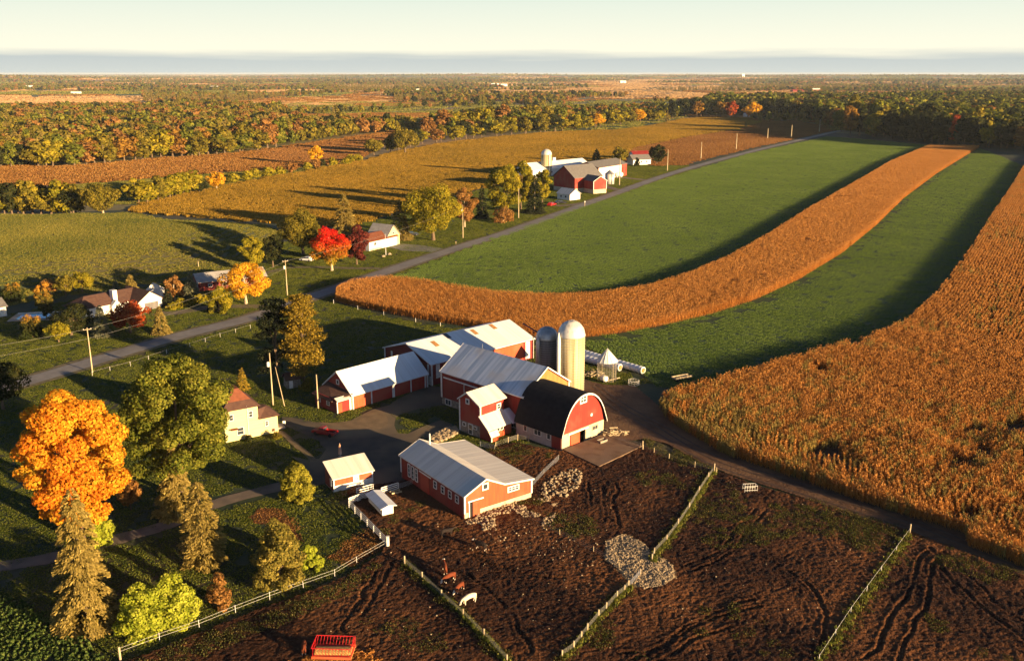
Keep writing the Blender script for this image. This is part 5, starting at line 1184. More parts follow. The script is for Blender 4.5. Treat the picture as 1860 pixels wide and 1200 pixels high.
# across the road
for a in (('round_tree', 'bush', 23, 545, 510, 42, 'yellowtop', 'round bush with yellow top at the left edge behind the bungalow', 'bush'), ('fruit_tree', 'broad', 85, 580, 514, 34, 'yellowtop', 'slim tree with golden red top above the swimming pool'),
          ('fruit_tree', 'broad', 93, 535, 504, 32, 'brown', 'small brown topped tree at the meadow edge left of two green ones'), ('fruit_tree', 'broad', 120, 537, 498, 36, 'olive', 'left one of two green orchard trees at the meadow edge'),
          ('fruit_tree', 'broad', 150, 531, 491, 42, 'yellowgreen', 'right one of two orchard trees, yellow topped, at the meadow edge'), ('garden_bush', 'bush', 60, 612, 567, 46, 'yellowtop', 'dark bush with yellow top in front of the swimming pool', 'bush'),
          ('young_tree', 'broad', 107, 621, 584, 40, 'yellowgreen', 'small feathery yellow green tree on the roadside lawn'), ('dark_tree', 'broad', 130, 608, 553, 72, 'darktree', 'big dark round tree in front of the ranch house wing'),
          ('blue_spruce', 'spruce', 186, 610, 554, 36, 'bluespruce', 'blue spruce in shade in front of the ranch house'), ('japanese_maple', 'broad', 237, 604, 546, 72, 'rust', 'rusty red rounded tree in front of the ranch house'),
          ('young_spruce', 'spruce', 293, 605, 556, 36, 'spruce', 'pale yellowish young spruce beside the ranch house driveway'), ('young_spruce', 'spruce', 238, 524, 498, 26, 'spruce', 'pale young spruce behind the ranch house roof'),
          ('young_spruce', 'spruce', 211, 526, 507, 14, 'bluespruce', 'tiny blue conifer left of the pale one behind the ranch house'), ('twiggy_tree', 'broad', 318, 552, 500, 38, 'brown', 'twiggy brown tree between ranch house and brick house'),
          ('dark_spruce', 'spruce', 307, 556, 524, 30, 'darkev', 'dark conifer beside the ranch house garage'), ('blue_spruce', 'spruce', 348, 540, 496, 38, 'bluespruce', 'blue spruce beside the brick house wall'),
          ('smoke_bush', 'bush', 398, 567, 508, 44, 'yellowgreen', 'yellow green feathery bush at the bend of the driveway', 'bush'), ('dark_shrub', 'bush', 388, 566, 536, 24, 'darktree', 'dark shaded shrub left of the feathery driveway bush', 'bush'),
          ('golden_tree', 'broad', 447, 551, 472, 84, 'yellow', 'bright golden yellow tree with pale trunk on the lawn'), ('small_dark_tree', 'broad', 396, 514, 490, 24, 'darktree', 'small dark tree against the brick house roof'),
          ('willow_tree', 'broad', 459, 492, 427, 46, 'yellowgreen', 'yellow green willow behind the golden tree'), ('dark_tree', 'broad', 496, 484, 424, 46, 'darktree', 'dark tree in shade right of the willow'),
          ('poplar_tree', 'broad', 551, 462, 379, 86, 'olive', 'large green tree left of the red maple'), ('old_spruce', 'spruce', 627, 432, 350, 66, 'spruce', 'tall spruce with bunched olive branches behind the red maple'),
          ('red_maple', 'broad', 603, 491, 411, 74, 'redgreen', 'scarlet topped maple turning green below, by the driveway'), ('purple_maple', 'broad', 648, 480, 409, 46, 'maroon', 'dark maroon tree between the scarlet maple and white bungalow'),
          ('old_spruce', 'spruce', 727, 434, 362, 52, 'spruce', 'olive spruce beside the white bungalow'), ('big_willow', 'broad', 787, 436, 334, 100, 'yellowgreen', 'broad yellow green tree right of the white bungalow'),
          ('brown_tree', 'broad', 844, 412, 337, 48, 'brown', 'brown orange tree right of the broad yellow green tree'), ('dark_spruce', 'spruce', 876, 396, 336, 26, 'darkev', 'dark narrow spruce in shade behind the utility pole'),
          ('big_willow', 'broad', 915, 392, 297, 62, 'yellowgreen', 'tall yellow green tree left of the utility pole at the far farm'), ('big_willow', 'broad', 946, 380, 286, 50, 'yellowgreen', 'tall yellow green tree in front of the far white barn'),
          ('brown_shrub', 'bush', 914, 402, 371, 40, 'brown', 'brown shrub below the tall yellow green trees', 'bush'), ('farm_spruce', 'spruce', 971, 386, 318, 48, 'darkev', 'dark spruce on the lawn before the red barn'),
          ('locust_tree', 'broad', 985, 372, 304, 36, 'yellowgreen', 'yellowish tree against the left wall of the tall red barn'), ('dark_spruce', 'spruce', 1083, 297, 270, 24, 'darkev', 'dark conifer behind the open machinery shed'),
          ('farm_tree', 'broad', 1125, 299, 267, 34, 'olive', 'green tree between machinery shed and cottage'), ('round_dark_tree', 'broad', 1193, 297, 261, 32, 'darktree', 'round dark tree right of the white cottage'),
          ('yard_shrub', 'bush', 1157, 302, 288, 12, 'darktree', 'small dark shrub in front of the white cottage', 'bush'),
          ('hill_maple', 'broad', 1328, 215, 183, 24, 'rust', 'scarlet tree beside the little white house on the hill'), ('hill_poplar', 'broad', 1366, 215, 186, 34, 'yellow', 'golden tree right of the little white house on the hill'),
          ('hill_maple', 'broad', 1309, 214, 184, 28, 'fallorange', 'orange tree left of the scarlet tree on the hill'), ('roadside_tree', 'broad', 1528, 239, 214, 24, 'olive', 'round green tree where the road enters the wood'),
          ('gold_tree', 'broad', 575, 300, 262, 28, 'yellow', 'yellow tree alone in the valley'), ('gold_tree', 'broad', 394, 344, 309, 34, 'yellow', 'yellow tree at the left end of the long field hedge'),
          ('bare_tree', 'broad', 188, 393, 328, 70, 'olive', 'olive tree with pale trunk at the end of the meadow tree line'), ('hedge_tree', 'broad', 679, 282, 250, 38, 'olive', 'rounded green tree left of the long ridge hedge'),
          ('hedge_tree', 'broad', 736, 278, 230, 54, 'olive', 'taller olive tree at the near end of the ridge hedge')):
    nm, kd, bx, by, ty, wp, lf, lb = a[:8]; ct = a[8] if len(a) > 8 else 'tree'
    p = G(bx, by); H = height_at(p[0], p[1], ty); tf = tf_redgreen(H) if lf == 'redgreen' else tf_top(H) if lf == 'yellowtop' else None
    kw = {}
    if kd in ('broad', 'bush'): kw = dict(zlo=0.0 if kd == 'bush' else 0.10, spread=0.78, lob=(0.17, 0.30), nl=48, dens=0.95 if lf != 'brown' else 0.65); wp *= 1.1
    else: kw = dict(zlo=0.03, power=0.75, droop=0.35)
    plant(nm, kd, bx, by, ty, wp, lf, lb, ct, tf=tf, bark='palebark' if lf in ('yellow', 'brown', 'redgreen') or nm in ('bare_tree', 'farm_spruce') else 'bark', **kw)
for i, (bx, by) in enumerate(((312, 561), (330, 558), (346, 553), (362, 548), (374, 544))):
    plant('garden_bush', 'bush', bx, by, by - 14 - (i % 2) * 4, 22, 'yellowgreen', f'low yellow green bush, {["first", "second", "third", "fourth", "fifth"][i]} from the left in the bed beside the driveway', 'bush', group='low bushes in the garden bed', zlo=0.0)


# ---- rows of country trees: prototypes and copies
def proto_pair(kind, leaf, Rr, H, nl, n, ls, zlo=0.08, bark='bark'):
    if kind == 'b':
        me, c = broad_crown('crown', LM[leaf], Rr, H * zlo, H, nl, n, ls, None, lob=(0.26, 0.42), spread=0.76); tm = trunk_mesh('trunk', M[bark], H * 0.75, Rr * 0.06, c, 6)
    else:
        me = conifer_crown('crown', LM[leaf], Rr, H * zlo, H, n, ls, power=0.8); tm = trunk_mesh('trunk', M[bark], H * 0.95, H * 0.012)
    return me, tm


PR = {k: [proto_pair('b', k, 5.2, 15, 24, 1500, 0.85) for _ in range(2)] for k in ('olive', 'oak', 'yellowgreen', 'brown', 'fallorange', 'rust', 'darktree', 'yellow')}
PR['spruce'] = [proto_pair('c', 'spruce', 3.6, 15, 0, 1300, 0.9) for _ in range(2)]; PR['darkev'] = [proto_pair('c', 'darkev', 3.6, 15, 0, 1300, 0.9)]
PR['hedge'] = [proto_pair('b', 'yellowgreen', 5.2, 8, 22, 1100, 0.85, 0.0)]; PR['hedgebrown'] = [proto_pair('b', 'brown', 5.2, 8, 22, 900, 0.85, 0.0)]


def ctree(name, leaf, x, y, H, Rw, label, group):
    a = PR[leaf][rng.integers(0, len(PR[leaf]))]; h0 = 8 if leaf.startswith('hedge') else 15
    r = thing(name, (x, y), rng.uniform(0, 6.28), label, 'tree', group); s = Rw / (3.6 if leaf in ('spruce', 'darkev') else 5.2)
    r.scale = (s, s, H / h0); link('crown', a[0], r); link('trunk', a[1], r); return r


NAME = {'olive': ('olive_tree', 'olive green'), 'oak': ('green_tree', 'dark green'), 'yellowgreen': ('yellow_green_tree', 'yellow green'), 'brown': ('brown_tree', 'bare brownish'), 'fallorange': ('orange_tree', 'orange leaved'),
        'rust': ('red_tree', 'rusty red'), 'darktree': ('dark_tree', 'very dark'), 'yellow': ('golden_tree', 'golden'), 'spruce': ('conifer_tree', 'olive conifer'), 'darkev': ('dark_conifer', 'dark conifer'),
        'hedge': ('hedge_shrub', 'low yellow green'), 'hedgebrown': ('brown_hedge_shrub', 'low brown')}


ORD = ['first', 'second', 'third', 'fourth', 'fifth', 'sixth', 'seventh', 'eighth', 'ninth', 'tenth'] + [f'{i}th' for i in range(11, 21)] + ['21st', '22nd', '23rd'] + [f'{i}th' for i in range(24, 31)]


def row(line, n, hpx, wpx, mix, where, group, jy=1.5, jx=6):
    P = np.array(line, float); s = np.r_[0, np.cumsum(np.linalg.norm(np.diff(P, axis=0), axis=1))]; keys = list(mix); pr = np.array([mix[k] for k in keys], float); pr /= pr.sum()
    for i in range(n):
        t = (i + rng.uniform(0.2, 0.8)) / n * s[-1]; x = np.interp(t, s, P[:, 0]) + rng.uniform(-jx, jx); y = np.interp(t, s, P[:, 1]) + rng.uniform(-jy, jy * 0.4)
        k = keys[rng.choice(len(keys), p=pr)]; g = G(x, y); m_ = px2m(x, y)
        H = hpx * rng.uniform(0.75, 1.15) * m_ * 1.02; Rw = wpx * rng.uniform(0.8, 1.2) * m_ / 2
        if k in ('spruce', 'darkev'): Rw *= 0.7
        ctree(NAME[k][0], k, g[0], g[1], H, Rw, f'{NAME[k][1]} tree, {ORD[i]} from the left {where}', f'trees {group}')


row([(-30, 392), (60, 390), (150, 391)], 11, 58, 54, {'olive': 3, 'darktree': 2, 'brown': 1, 'yellowgreen': 1}, 'in the tree line beyond the hay meadow', 'in the meadow tree line')
row([(-20, 386), (140, 386)], 9, 46, 44, {'darktree': 3, 'olive': 1}, 'in the meadow tree line, back row', 'behind the meadow tree line')
row([(248, 372), (300, 361), (350, 349)], 10, 44, 46, {'yellowgreen': 5, 'olive': 1}, 'in the clump left of the yellow field', 'in the clump left of the yellow field', jy=3)
row([(362, 352), (375, 345)], 2, 24, 22, {'darktree': 1}, 'in the gap between clump and yellow tree', 'beside the clump')
row([(415, 334), (470, 325), (530, 314)], 6, 18, 26, {'hedgebrown': 2, 'hedge': 3}, 'on the hedge line below the valley pasture', 'on the hedge line')
row([(545, 310), (620, 300), (665, 290)], 7, 14, 22, {'hedge': 3, 'hedgebrown': 2, 'darktree': 1}, 'on the hedge climbing beside the yellow field', 'on the climbing hedge line')
row([(700, 278), (760, 262), (850, 252), (960, 242), (1050, 236)], 22, 30, 34, {'olive': 4, 'yellowgreen': 3, 'brown': 2, 'darktree': 1}, 'along the ridge behind the yellow field', 'along the field ridge')
row([(1050, 236), (1130, 226), (1230, 216)], 10, 26, 32, {'olive': 3, 'yellowgreen': 3, 'darktree': 2, 'yellow': 1}, 'behind the hill pasture', 'behind the hill pasture')
row([(55, 304), (165, 300), (292, 288), (430, 279), (510, 267)], 26, 50, 50, {'oak': 3, 'olive': 4, 'yellowgreen': 2, 'fallorange': 0.5, 'yellow': 0.4, 'brown': 1.2}, 'along the front of the valley wood', 'at the front of the valley wood', jy=3)
row([(-40, 305), (60, 303)], 6, 46, 46, {'darktree': 3, 'oak': 1}, 'at the dark left end of the valley wood', 'at the left end of the valley wood')
row([(770, 246), (830, 240), (930, 236), (1040, 230)], 14, 42, 40, {'olive': 4, 'oak': 2, 'fallorange': 1, 'brown': 1, 'yellowgreen': 2}, 'in the wood beyond the ridge hedge', 'in the wood beyond the ridge')
row([(1236, 213), (1330, 210), (1440, 214), (1520, 222)], 16, 32, 32, {'darktree': 5, 'oak': 2, 'fallorange': 1, 'yellowgreen': 1}, 'along the wood behind the brown field', 'at the front of the wood behind the brown field')
row([(1545, 246), (1600, 250), (1650, 256), (1720, 263), (1800, 268), (1900, 275)], 28, 50, 40, {'darktree': 8, 'oak': 2, 'fallorange': 0.9, 'rust': 0.3, 'yellowgreen': 1}, 'along the front of the dark wood', 'at the front of the dark wood')
row([(1540, 238), (1640, 246), (1740, 254), (1900, 264)], 24, 54, 42, {'darktree': 5, 'oak': 3, 'fallorange': 1.0, 'rust': 0.4, 'olive': 2}, 'in the second rank of the dark wood', 'in the second rank of the dark wood')

# ---- woods beyond, too many to count
FP_ = []
for lf in ('olive', 'oak', 'yellowgreen', 'brown', 'fallorange', 'darktree', 'spruce'):
    for _ in range(2 if lf in ('olive', 'oak') else 1):
        if lf == 'spruce': FP_.append(conifer_crown('far_crown', LM[lf], 3.6, 0.3, 15, 420, 1.6, power=0.8))
        else: FP_.append(broad_crown('far_crown', LM[lf], 6.4, 0.5, 14, 14, 520, 1.7, None, lob=(0.3, 0.45))[0])
FP_.append(broad_crown('far_crown', LM['rust'], 6.4, 0.5, 14, 14, 520, 1.7, None, lob=(0.3, 0.45))[0])
# index: 0,1 olive 2,3 oak 4 yellowgreen 5 brown 6 fallorange 7 dark 8 spruce 9 rust


def wood_pts(pts, step):
    return grid_pts(GP(pts), step, 0.48)


def wood(name, polys, label, mixes, scale=1.0):
    Q, I, S_ = [], [], []
    for (pts, step, sc), mix in zip(polys, mixes):
        q = wood_pts(pts, step) if not isinstance(pts, np.ndarray) else pts
        k = rng.choice(10, len(q), p=np.array(mix) / sum(mix)); Q.append(q); I.append(k); S_.append(rng.uniform(0.75, 1.2, len(q)) * sc)
    Q = np.concatenate(Q); I = np.concatenate(I); S_ = np.concatenate(S_); print(name, len(Q))
    return scatter(name, FP_, Q, rng.uniform(0, 6.28, len(Q)), S_ * scale, I, label, 'wood', -0.2)


VAL = [(-160, 300), (-160, 205), (0, 203), (120, 203), (260, 200), (400, 199), (520, 203), (430, 218), (560, 226), (700, 232), (760, 236), (640, 246), (515, 264), (430, 277), (292, 286), (165, 297), (60, 301)]
wood('valley_wood', [(VAL, 12.5, 1.35)], 'mixed autumn wood filling the valley at left above the orange marsh', [[6, 6, 1.5, 1, 4, 3, 0.9, 1, 3, .15]])
wood('ridge_wood', [([(770, 238), (800, 222), (900, 214), (1060, 206), (1200, 202), (1240, 212), (1180, 218), (1060, 232), (940, 238), (840, 244)], 13, 1.3)], 'mixed autumn wood on the slope beyond the yellow field ridge', [[4, 4, 3, 2, 2, 3, .8, 2, 0.6, .2]])
wood('dark_wood', [([(1240, 211), (1300, 190), (1420, 190), (1530, 192), (1700, 186), (2000, 184), (2050, 290), (1900, 272), (1790, 264), (1700, 259), (1600, 248), (1530, 234), (1430, 213), (1330, 208)], 13.0, 1.95)], 'dark autumn wood closing off the fields at right', [[3, 3, 3, 3, 0.6, 1.2, .9, 5, .3, .4]])
def hill_h(q):
    d_ = np.linalg.norm(q, axis=1); t = np.clip((d_ - 2600) / 4000, 0, 1); t = t * t * (3 - 2 * t)
    return t * 62 * np.clip(fbm(q * np.array([0.6, 1.0]), 3200, 3, 44) - 0.46, 0, 0.5) * 1.9 - 0.26


rr_ = np.geomspace(2500, 42000, 150); aa_ = np.linspace(R(45), R(135), 260); g_ = np.array([[(r__ * math.cos(a), r__ * math.sin(a)) for a in aa_] for r__ in rr_]).reshape(-1, 2); hz_ = hill_h(g_)
me = bpy.data.meshes.new('hills'); me.from_pydata([(x, y, z) for (x, y), z in zip(g_, hz_ - 0.02)], [], [(i * 260 + j, i * 260 + j + 1, (i + 1) * 260 + j + 1, (i + 1) * 260 + j)[::-1] for i in range(149) for j in range(259)]); me.update(); me.materials.append(M['country']); me.polygons.foreach_set('use_smooth', [True] * len(me.polygons))
tag(link('hills', me), kind='structure')
xs = rng.uniform(-260, 2120, 9000); ys = 137.5 + 100 * rng.uniform(0, 1, 9000) ** 1.6; q = np.array([G(a, b) for a, b in zip(xs, ys)])
for e in (SOY, BROWN, MARSH, GREEN1, LAWN, MEADOW2): q = q[~in_poly(q, e)]
t = fbm(q, 900, 2, 31); d_ = np.linalg.norm(q, axis=1); P_ol = tuft_patch('grass_tufts', LM['tuftmeadow'], 24, 240, 2.2, 0.8)
scatter('open_country', [P_tan, P_or2, P_ol], np.c_[q, hill_h(q) + 0.05], rng.uniform(0, 6.28, len(q)), np.clip(d_ / 1500, 1, 9) , np.where(t > 0.55, 0, np.where(t > 0.47, 1, 2)), 'dry grass and stubble of the open fields far away', 'grass')
# open country to the horizon: woods and hedgerows with fields between
Q = []
for (y0, y1, n_, thr, s1) in ((188, 232, 5200, 0.48, 420), (165, 190, 8500, 0.47, 480), (150, 166, 12000, 0.475, 800), (142, 151, 14000, 0.48, 1500), (137.3, 143, 14000, 0.47, 3000)):
    xs = rng.uniform(-260, 2120, n_); ys = rng.uniform(y0, y1, n_); q = np.array([G(a, b) for a, b in zip(xs, ys)])
    w_ = fbm(q * np.array([1, 0.45]), s1, 3, 91); q = q[w_ > thr]; Q.append(q)
q = np.concatenate(Q)
excl = [GP(p) for p in ([(-100, 167), (100, 164), (258, 169), (262, 186), (120, 192), (-100, 192)], [(437, 185), (564, 174), (640, 169), (690, 171), (724, 183), (600, 192), (500, 193)], [(420, 215), (520, 208), (640, 206), (790, 206), (770, 215), (640, 222), (520, 220)],
        [(600, 210), (700, 204), (800, 206), (700, 213), (600, 216)], [(640, 188), (820, 185), (790, 194), (650, 195)], [(1051, 149), (1178, 149), (1160, 163), (1082, 165)], [(1220, 173), (1460, 163), (1440, 177), (1220, 183)], [(860, 161), (1010, 157), (1100, 159), (900, 164)], [(430, 166), (560, 163), (600, 167), (440, 170)], [(470, 240), (700, 236), (765, 236), (700, 262), (540, 303), (430, 300)])]
excl += [GP(p) for p in ([(-300, 185), (285, 185), (285, 203), (-300, 206)], [(430, 186), (735, 184), (725, 200), (430, 203)], [(1210, 176), (1455, 175), (1450, 187), (1215, 189)], [(1040, 162), (1190, 160), (1172, 169), (1060, 171)], [(420, 220), (790, 214), (780, 230), (520, 236), (430, 228)])]
for e in excl: q = q[~in_poly(q, e)]
for e in (SOY, BROWN, MARSH, GREEN1): q = q[~in_poly(q, e)]
dist = np.linalg.norm(q, axis=1); cl = fbm(q, 700, 2, 5)
m_ = rng.choice(10, len(q), p=np.array([6, 6, 2.5, 2.5, 2.5, 2.5, .7, 3, 1.2, .1]) / 27.0); m_ = np.where((cl > 0.62) & (dist < 6000), 8, m_)
print('country trees', len(q))
scatter('country_trees', FP_, np.c_[q, hill_h(q) - 0.6], rng.uniform(0, 6.28, len(q)), rng.uniform(0.55, 1.25, len(q)) * np.clip(1.05 + (dist - 2000) / 20000, 0.9, 1.7), m_, 'woods and hedgerows of the flat country reaching to the horizon', 'woodland', -0.3)

# ------------------------------------------------------------------ poles and wires
def pole(bx, by, ty, label, arm=True, transformer=False, ang=30, lean=0.0, group=None):
    p = G(bx, by); H = height_at(p[0], p[1], ty); s = max(1.0, px2m(bx, by) / 0.22)
    r = thing('utility_pole', p, R(ang), label, 'utility pole', group)
    MB().tube([(0, 0, -0.3), (lean * H, 0, H)], [0.19 * s, 0.12 * s], 10).build('pole', M['wood'], r)
    if arm:
        MB().box(lean * H - 1.0, lean * H + 1.0, -0.07, 0.07, H - 0.55, H - 0.40).build('crossarm', M['wood'], r)
        for x in (-0.9, 0.9): MB().lathe([(0.06, H - 0.40), (0.09, H - 0.32), (0.05, H - 0.18)], 8, (lean * H + x, 0)).build('insulator', M['white'], r)
    if transformer: MB().lathe([(0.30, H - 3.2), (0.33, H - 3.1), (0.33, H - 2.2), (0.2, H - 2.05)], 14, (-0.5, 0)).build('transformer', M['white'], r)
    return p, H


P1 = pole(168, 676, 595, 'wooden utility pole with wires beside the road at lower left')
P2 = pole(522, 536, 472, 'utility pole with transformer standing on the lawn left of the road', transformer=True)
P3 = pole(496, 735, 641, 'pale utility pole with transformer behind the yellow farmhouse', transformer=True, arm=False)
P4 = pole(578, 741, 680, 'short wooden pole in front of the brown lean-to', arm=False)
P5 = pole(841, 432, 372, 'utility pole in front of the brown orange tree', arm=False, transformer=True)
P6 = pole(942, 396, 342, 'utility pole in front of the tall yellow green trees', arm=False)
pole(1125, 336, 287, 'utility pole in front of the open machinery shed', arm=False)
for (x, y, t), lb in zip(((1212, 310, 272), (1273, 289, 258), (1337, 272, 242), (1394, 252, 233), (1437, 250, 227), (1488, 240, 217)),
                         ('right of the white cottage', 'where the brown field meets the road', 'half way along the brown field', 'third from the wood along the brown field', 'second from the wood along the brown field', 'nearest the wood at the end of the road')):
    pole(x, y, t, 'roadside utility pole ' + lb, arm=False)
pole(361, 489, 474, 'stub of a pole on the edge of the hay meadow', arm=False)
p = G(517, 737); r = thing('guy_pole', p, R(140), 'leaning guy pole braced against the pale utility pole', 'pole')
MB().tube([(0, 0, -0.2), (2.6, 0, 9.0)], [0.10, 0.06], 8).build('shaft', M['wood'], r)


def wire(a, b, za, zb, sag, label, rr=0.022):
    n = 14; pts = []
    for i in range(n + 1):
        t = i / n; pts.append((a[0] + (b[0] - a[0]) * t, a[1] + (b[1] - a[1]) * t, za + (zb - za) * t - sag * 4 * t * (1 - t)))
    tag(MB().tube(pts, rr, 5).build('power_line', M['wire']), label, 'wire')


PL = off(P1[0], 215, 60); ZL = 12.0
wire(PL, P1[0], 11.6, P1[1] - 0.4, 1.0, 'upper wire running left from the lower left utility pole', 0.02); wire(PL, P1[0], 8.6, P1[1] - 2.9, 1.0, 'lower wire running left from the lower left utility pole', 0.02)
wire(P1[0], P2[0], P1[1] - 0.4, P2[1] - 0.5, 1.6, 'upper wire between the two road poles at left', 0.018); wire(P1[0], P2[0], P1[1] - 2.9, P2[1] - 2.9, 1.6, 'lower wire between the two road poles at left', 0.018)
wire(P2[0], P5[0], P2[1] - 0.4, P5[1] - 0.4, 2.0, 'wire from the lawn pole to the pole by the brown orange tree', 0.018)


# ------------------------------------------------------------------ fences
def fence(line, label, h=1.2, posts=None, spacing=2.6, wires=4, pm='wood', wm='wire', post_r=0.07, mesh=False, name='wire_fence', tops=True, rail=None):
    L_ = GP(line); r = thing(name, L_[0], 0, label, 'fence'); o = np.array(L_[0])
    Q = [tuple(np.array(q) - o) for q in L_]
    pts = Q if posts is None else []
    if posts is None:
        pts = []
        for a, b_ in zip(Q[:-1], Q[1:]):
            d_ = math.dist(a, b_); k = max(1, round(d_ / spacing))
            for i in range(k): pts.append((a[0] + (b_[0] - a[0]) * i / k, a[1] + (b_[1] - a[1]) * i / k))
        pts.append(Q[-1])
    else: pts = Q
    for x, y in pts[:100]:
        hh = h * rng.uniform(1.0, 1.18); MB().tube([(x, y, -0.2), (x + rng.normal(0, 0.03), y + rng.normal(0, 0.03), hh)], post_r, 8).build('post', M[pm], r)
    b = MB()
    for k in range(wires):
        z = h * (0.97 - k * 0.85 / max(1, wires - 0.0)); b.tube([(x, y, z) for x, y in pts], 0.014 if not rail else rail, 5)
    if mesh:
        for a, c in zip(pts[:-1], pts[1:]):
            n = max(2, int(math.dist(a, c) / 0.22))
            for i in range(n):
                t = i / n; x, y = a[0] + (c[0] - a[0]) * t, a[1] + (c[1] - a[1]) * t; b.tube([(x, y, 0.05), (x, y, h * 0.97)], 0.007, 3, False)
    b.build('wires' if not rail else 'rails', M[wm], r); return r


fence(FENCE_LINES['west'], 'woven wire fence on white posts running past the brown cows', 1.25, posts=1, wires=7, mesh=True, pm='wood', wm='mesh_wire', post_r=0.12)
fence(FENCE_LINES['mid'], 'curving woven wire fence below the gravel patch', 1.3, posts=1, wires=7, mesh=True, wm='mesh_wire', post_r=0.11)
fence(FENCE_LINES['east'], 'straight woven wire fence above the gravel patch', 1.25, posts=1, wires=7, mesh=True, wm='mesh_wire', post_r=0.10)
fence([(218, 1190), (290, 1163), (362, 1139), (428, 1112), (490, 1088), (551, 1066), (608, 1046), (648, 1022), (700, 992)], 'white electric tape fence along the lawn beside the bushes', 1.15, posts=1, wires=2, pm='white', wm='white', post_r=0.035, rail=0.013)
MB_ = thing('corner_post', G(219, 1200), 0, 'thick pale post ending the white tape fence at the bottom edge', 'post'); MB().tube([(0, 0, -0.2), (0, 0, 2.1)], 0.15, 10).build('post', M['wood'], MB_); MB().lathe([(0.155, 2.08), (0.12, 2.15), (0.02, 2.17)], 10).build('cap', M['wood'], MB_)
fence([(932, 925), (1017, 974), (1078, 1004), (1125, 1033), (1163, 1046)], 'thin low wire fence crossing the mud towards the gravel patch', 1.2, posts=1, wires=3, post_r=0.06)
fence([(1168, 818), (1188, 824), (1215, 835), (1262, 850), (1301, 860)], 'wire fence beside the green triangle and dirt track', 1.25, posts=1, wires=4, post_r=0.085)
fence([(1652, 970), (1600, 1040), (1545, 1115), (1487, 1203)], 'thin white wire fence running down at lower right', 1.15, wires=1, spacing=9, pm='white', wm='white', rail=0.014, post_r=0.04)
fence([(168, 682), (200, 673), (237, 664), (270, 653), (303, 642), (345, 630), (400, 612), (455, 596)], 'low white wire fence along the road opposite the ranch house', 1.1, wires=1, spacing=7, pm='white', wm='wire', rail=0.02, post_r=0.04)
fence([(606, 551), (650, 562), (697, 572), (755, 584), (800, 592)], 'wire fence in the shade along the end of the curved corn strip', 1.1, posts=1, wires=2, pm='white', post_r=0.06)
fence([(900, 813), (923, 804), (940, 799), (960, 801)], 'short pale fence beside the feed house entry', 1.2, posts=1, wires=4, post_r=0.09, pm='wood', rail=0.025)
for (x, y, h_), lb in (((1652, 970, 1.9), 'tall pale post at the upper end of the lower right wire fence'), ((1297, 858, 1.9), 'tall pale corner post where track fence and straight fence meet'), ((1167, 818, 2.1), 'tall pale post at the corner of the concrete pad'), ((735, 1027, 1.7), 'thick pale end post of the fence near the brown cows')):
    r = thing('corner_post', G(x, y), 0, lb, 'post'); MB().tube([(0, 0, -0.2), (0, 0, h_)], 0.13, 10).build('post', M['wood'], r); MB().lathe([(0.135, h_ - 0.01), (0.1, h_ + 0.05), (0.02, h_ + 0.07)], 10).build('cap', M['wood'], r)


def plank_fence(line, label, h=1.35, rails=4, m='white', endpost=True, name='plank_fence', sp_=2.8):
    L_ = GP(line); r = thing(name, L_[0], 0, label, 'fence'); o = np.array(L_[0]); Q = [np.array(q) - o for q in L_]
    for a, c in zip(Q[:-1], Q[1:]):
        d_ = c - a; Ln = np.linalg.norm(d_); u = (*(d_ / Ln), 0); n = (-u[1], u[0], 0); k = max(1, round(Ln / sp_))
        for i in range(k + (1 if c is Q[-1] else 0)):
            p = a + d_ * i / k; MB().obox((p[0], p[1], -0.1), u, n, 0.13, 0.13, h + 0.15).build('post', M[m], r)
        for j in range(rails):
            z = 0.22 + j * (h - 0.3) / (rails - 1); mid = (a + c) / 2; MB().obox((mid[0] + n[0] * 0.11, mid[1] + n[1] * 0.11, z), u, n, Ln - 0.1, 0.05, 0.16).build('rail', M[m], r)
    return r


plank_fence([(634, 921), (703, 992)], 'long white plank fence between lawn and muddy yard', 1.4, 4)
plank_fence([(634, 919), (650, 913), (668, 905)], 'white plank fence left of the feed shelter', 1.5, 5)
plank_fence([(693, 899), (724, 889)], 'white plank fence right of the feed shelter', 1.4, 4)
plank_fence([(648, 898), (678, 890)], 'cream plank fence in front of the small orange shed', 1.2, 3)
r = thing('corner_post', G(705, 993), 0, 'thick white post at the lower end of the long plank fence', 'post'); MB().box(-0.2, 0.2, -0.2, 0.2, -0.2, 1.9).build('post', M['white'], r); MB().box(-0.24, 0.24, -0.24, 0.24, 1.9, 1.96).build('cap', M['white'], r)


def tube_gate(a, c, label, h=1.25, bars=6, m='steel'):
    p, q = np.array(G(*a)), np.array(G(*c)); d_ = q - p; Ln = np.linalg.norm(d_); r = thing('tube_gate', tuple(p), math.atan2(d_[1], d_[0]), label, 'gate')
    b = MB(); b.tube([(0.05, 0, 0.15), (0.05, 0, h)], 0.035, 6); b.tube([(Ln - 0.05, 0, 0.15), (Ln - 0.05, 0, h)], 0.035, 6); b.build('frame', M[m], r)
    for i in range(bars): MB().tube([(0.05, 0, 0.2 + i * (h - 0.25) / (bars - 1)), (Ln - 0.05, 0, 0.2 + i * (h - 0.25) / (bars - 1))], 0.028, 6).build('bar', M[m], r)
    MB().tube([(0.1, 0.03, 0.2), (Ln - 0.1, 0.03, h)], 0.02, 5).build('brace', M[m], r)


tube_gate((726, 889), (766, 876), 'steel gate between white plank fence and cattle barn')
tube_gate((963, 889), (988, 862), 'steel gate at the corner of the cattle barn'); tube_gate((989, 861), (1015, 836), 'steel gate panel reaching the arched barn')
tube_gate((872, 811), (899, 818), 'steel gate below the feed house entry'); tube_gate((1105, 795), (1164, 815), 'dark steel gate along the back of the concrete pad', 1.3, 6, 'mesh_wire')
tube_gate((1143, 1068), (1163, 1047), 'steel gate beside the gravel patch')

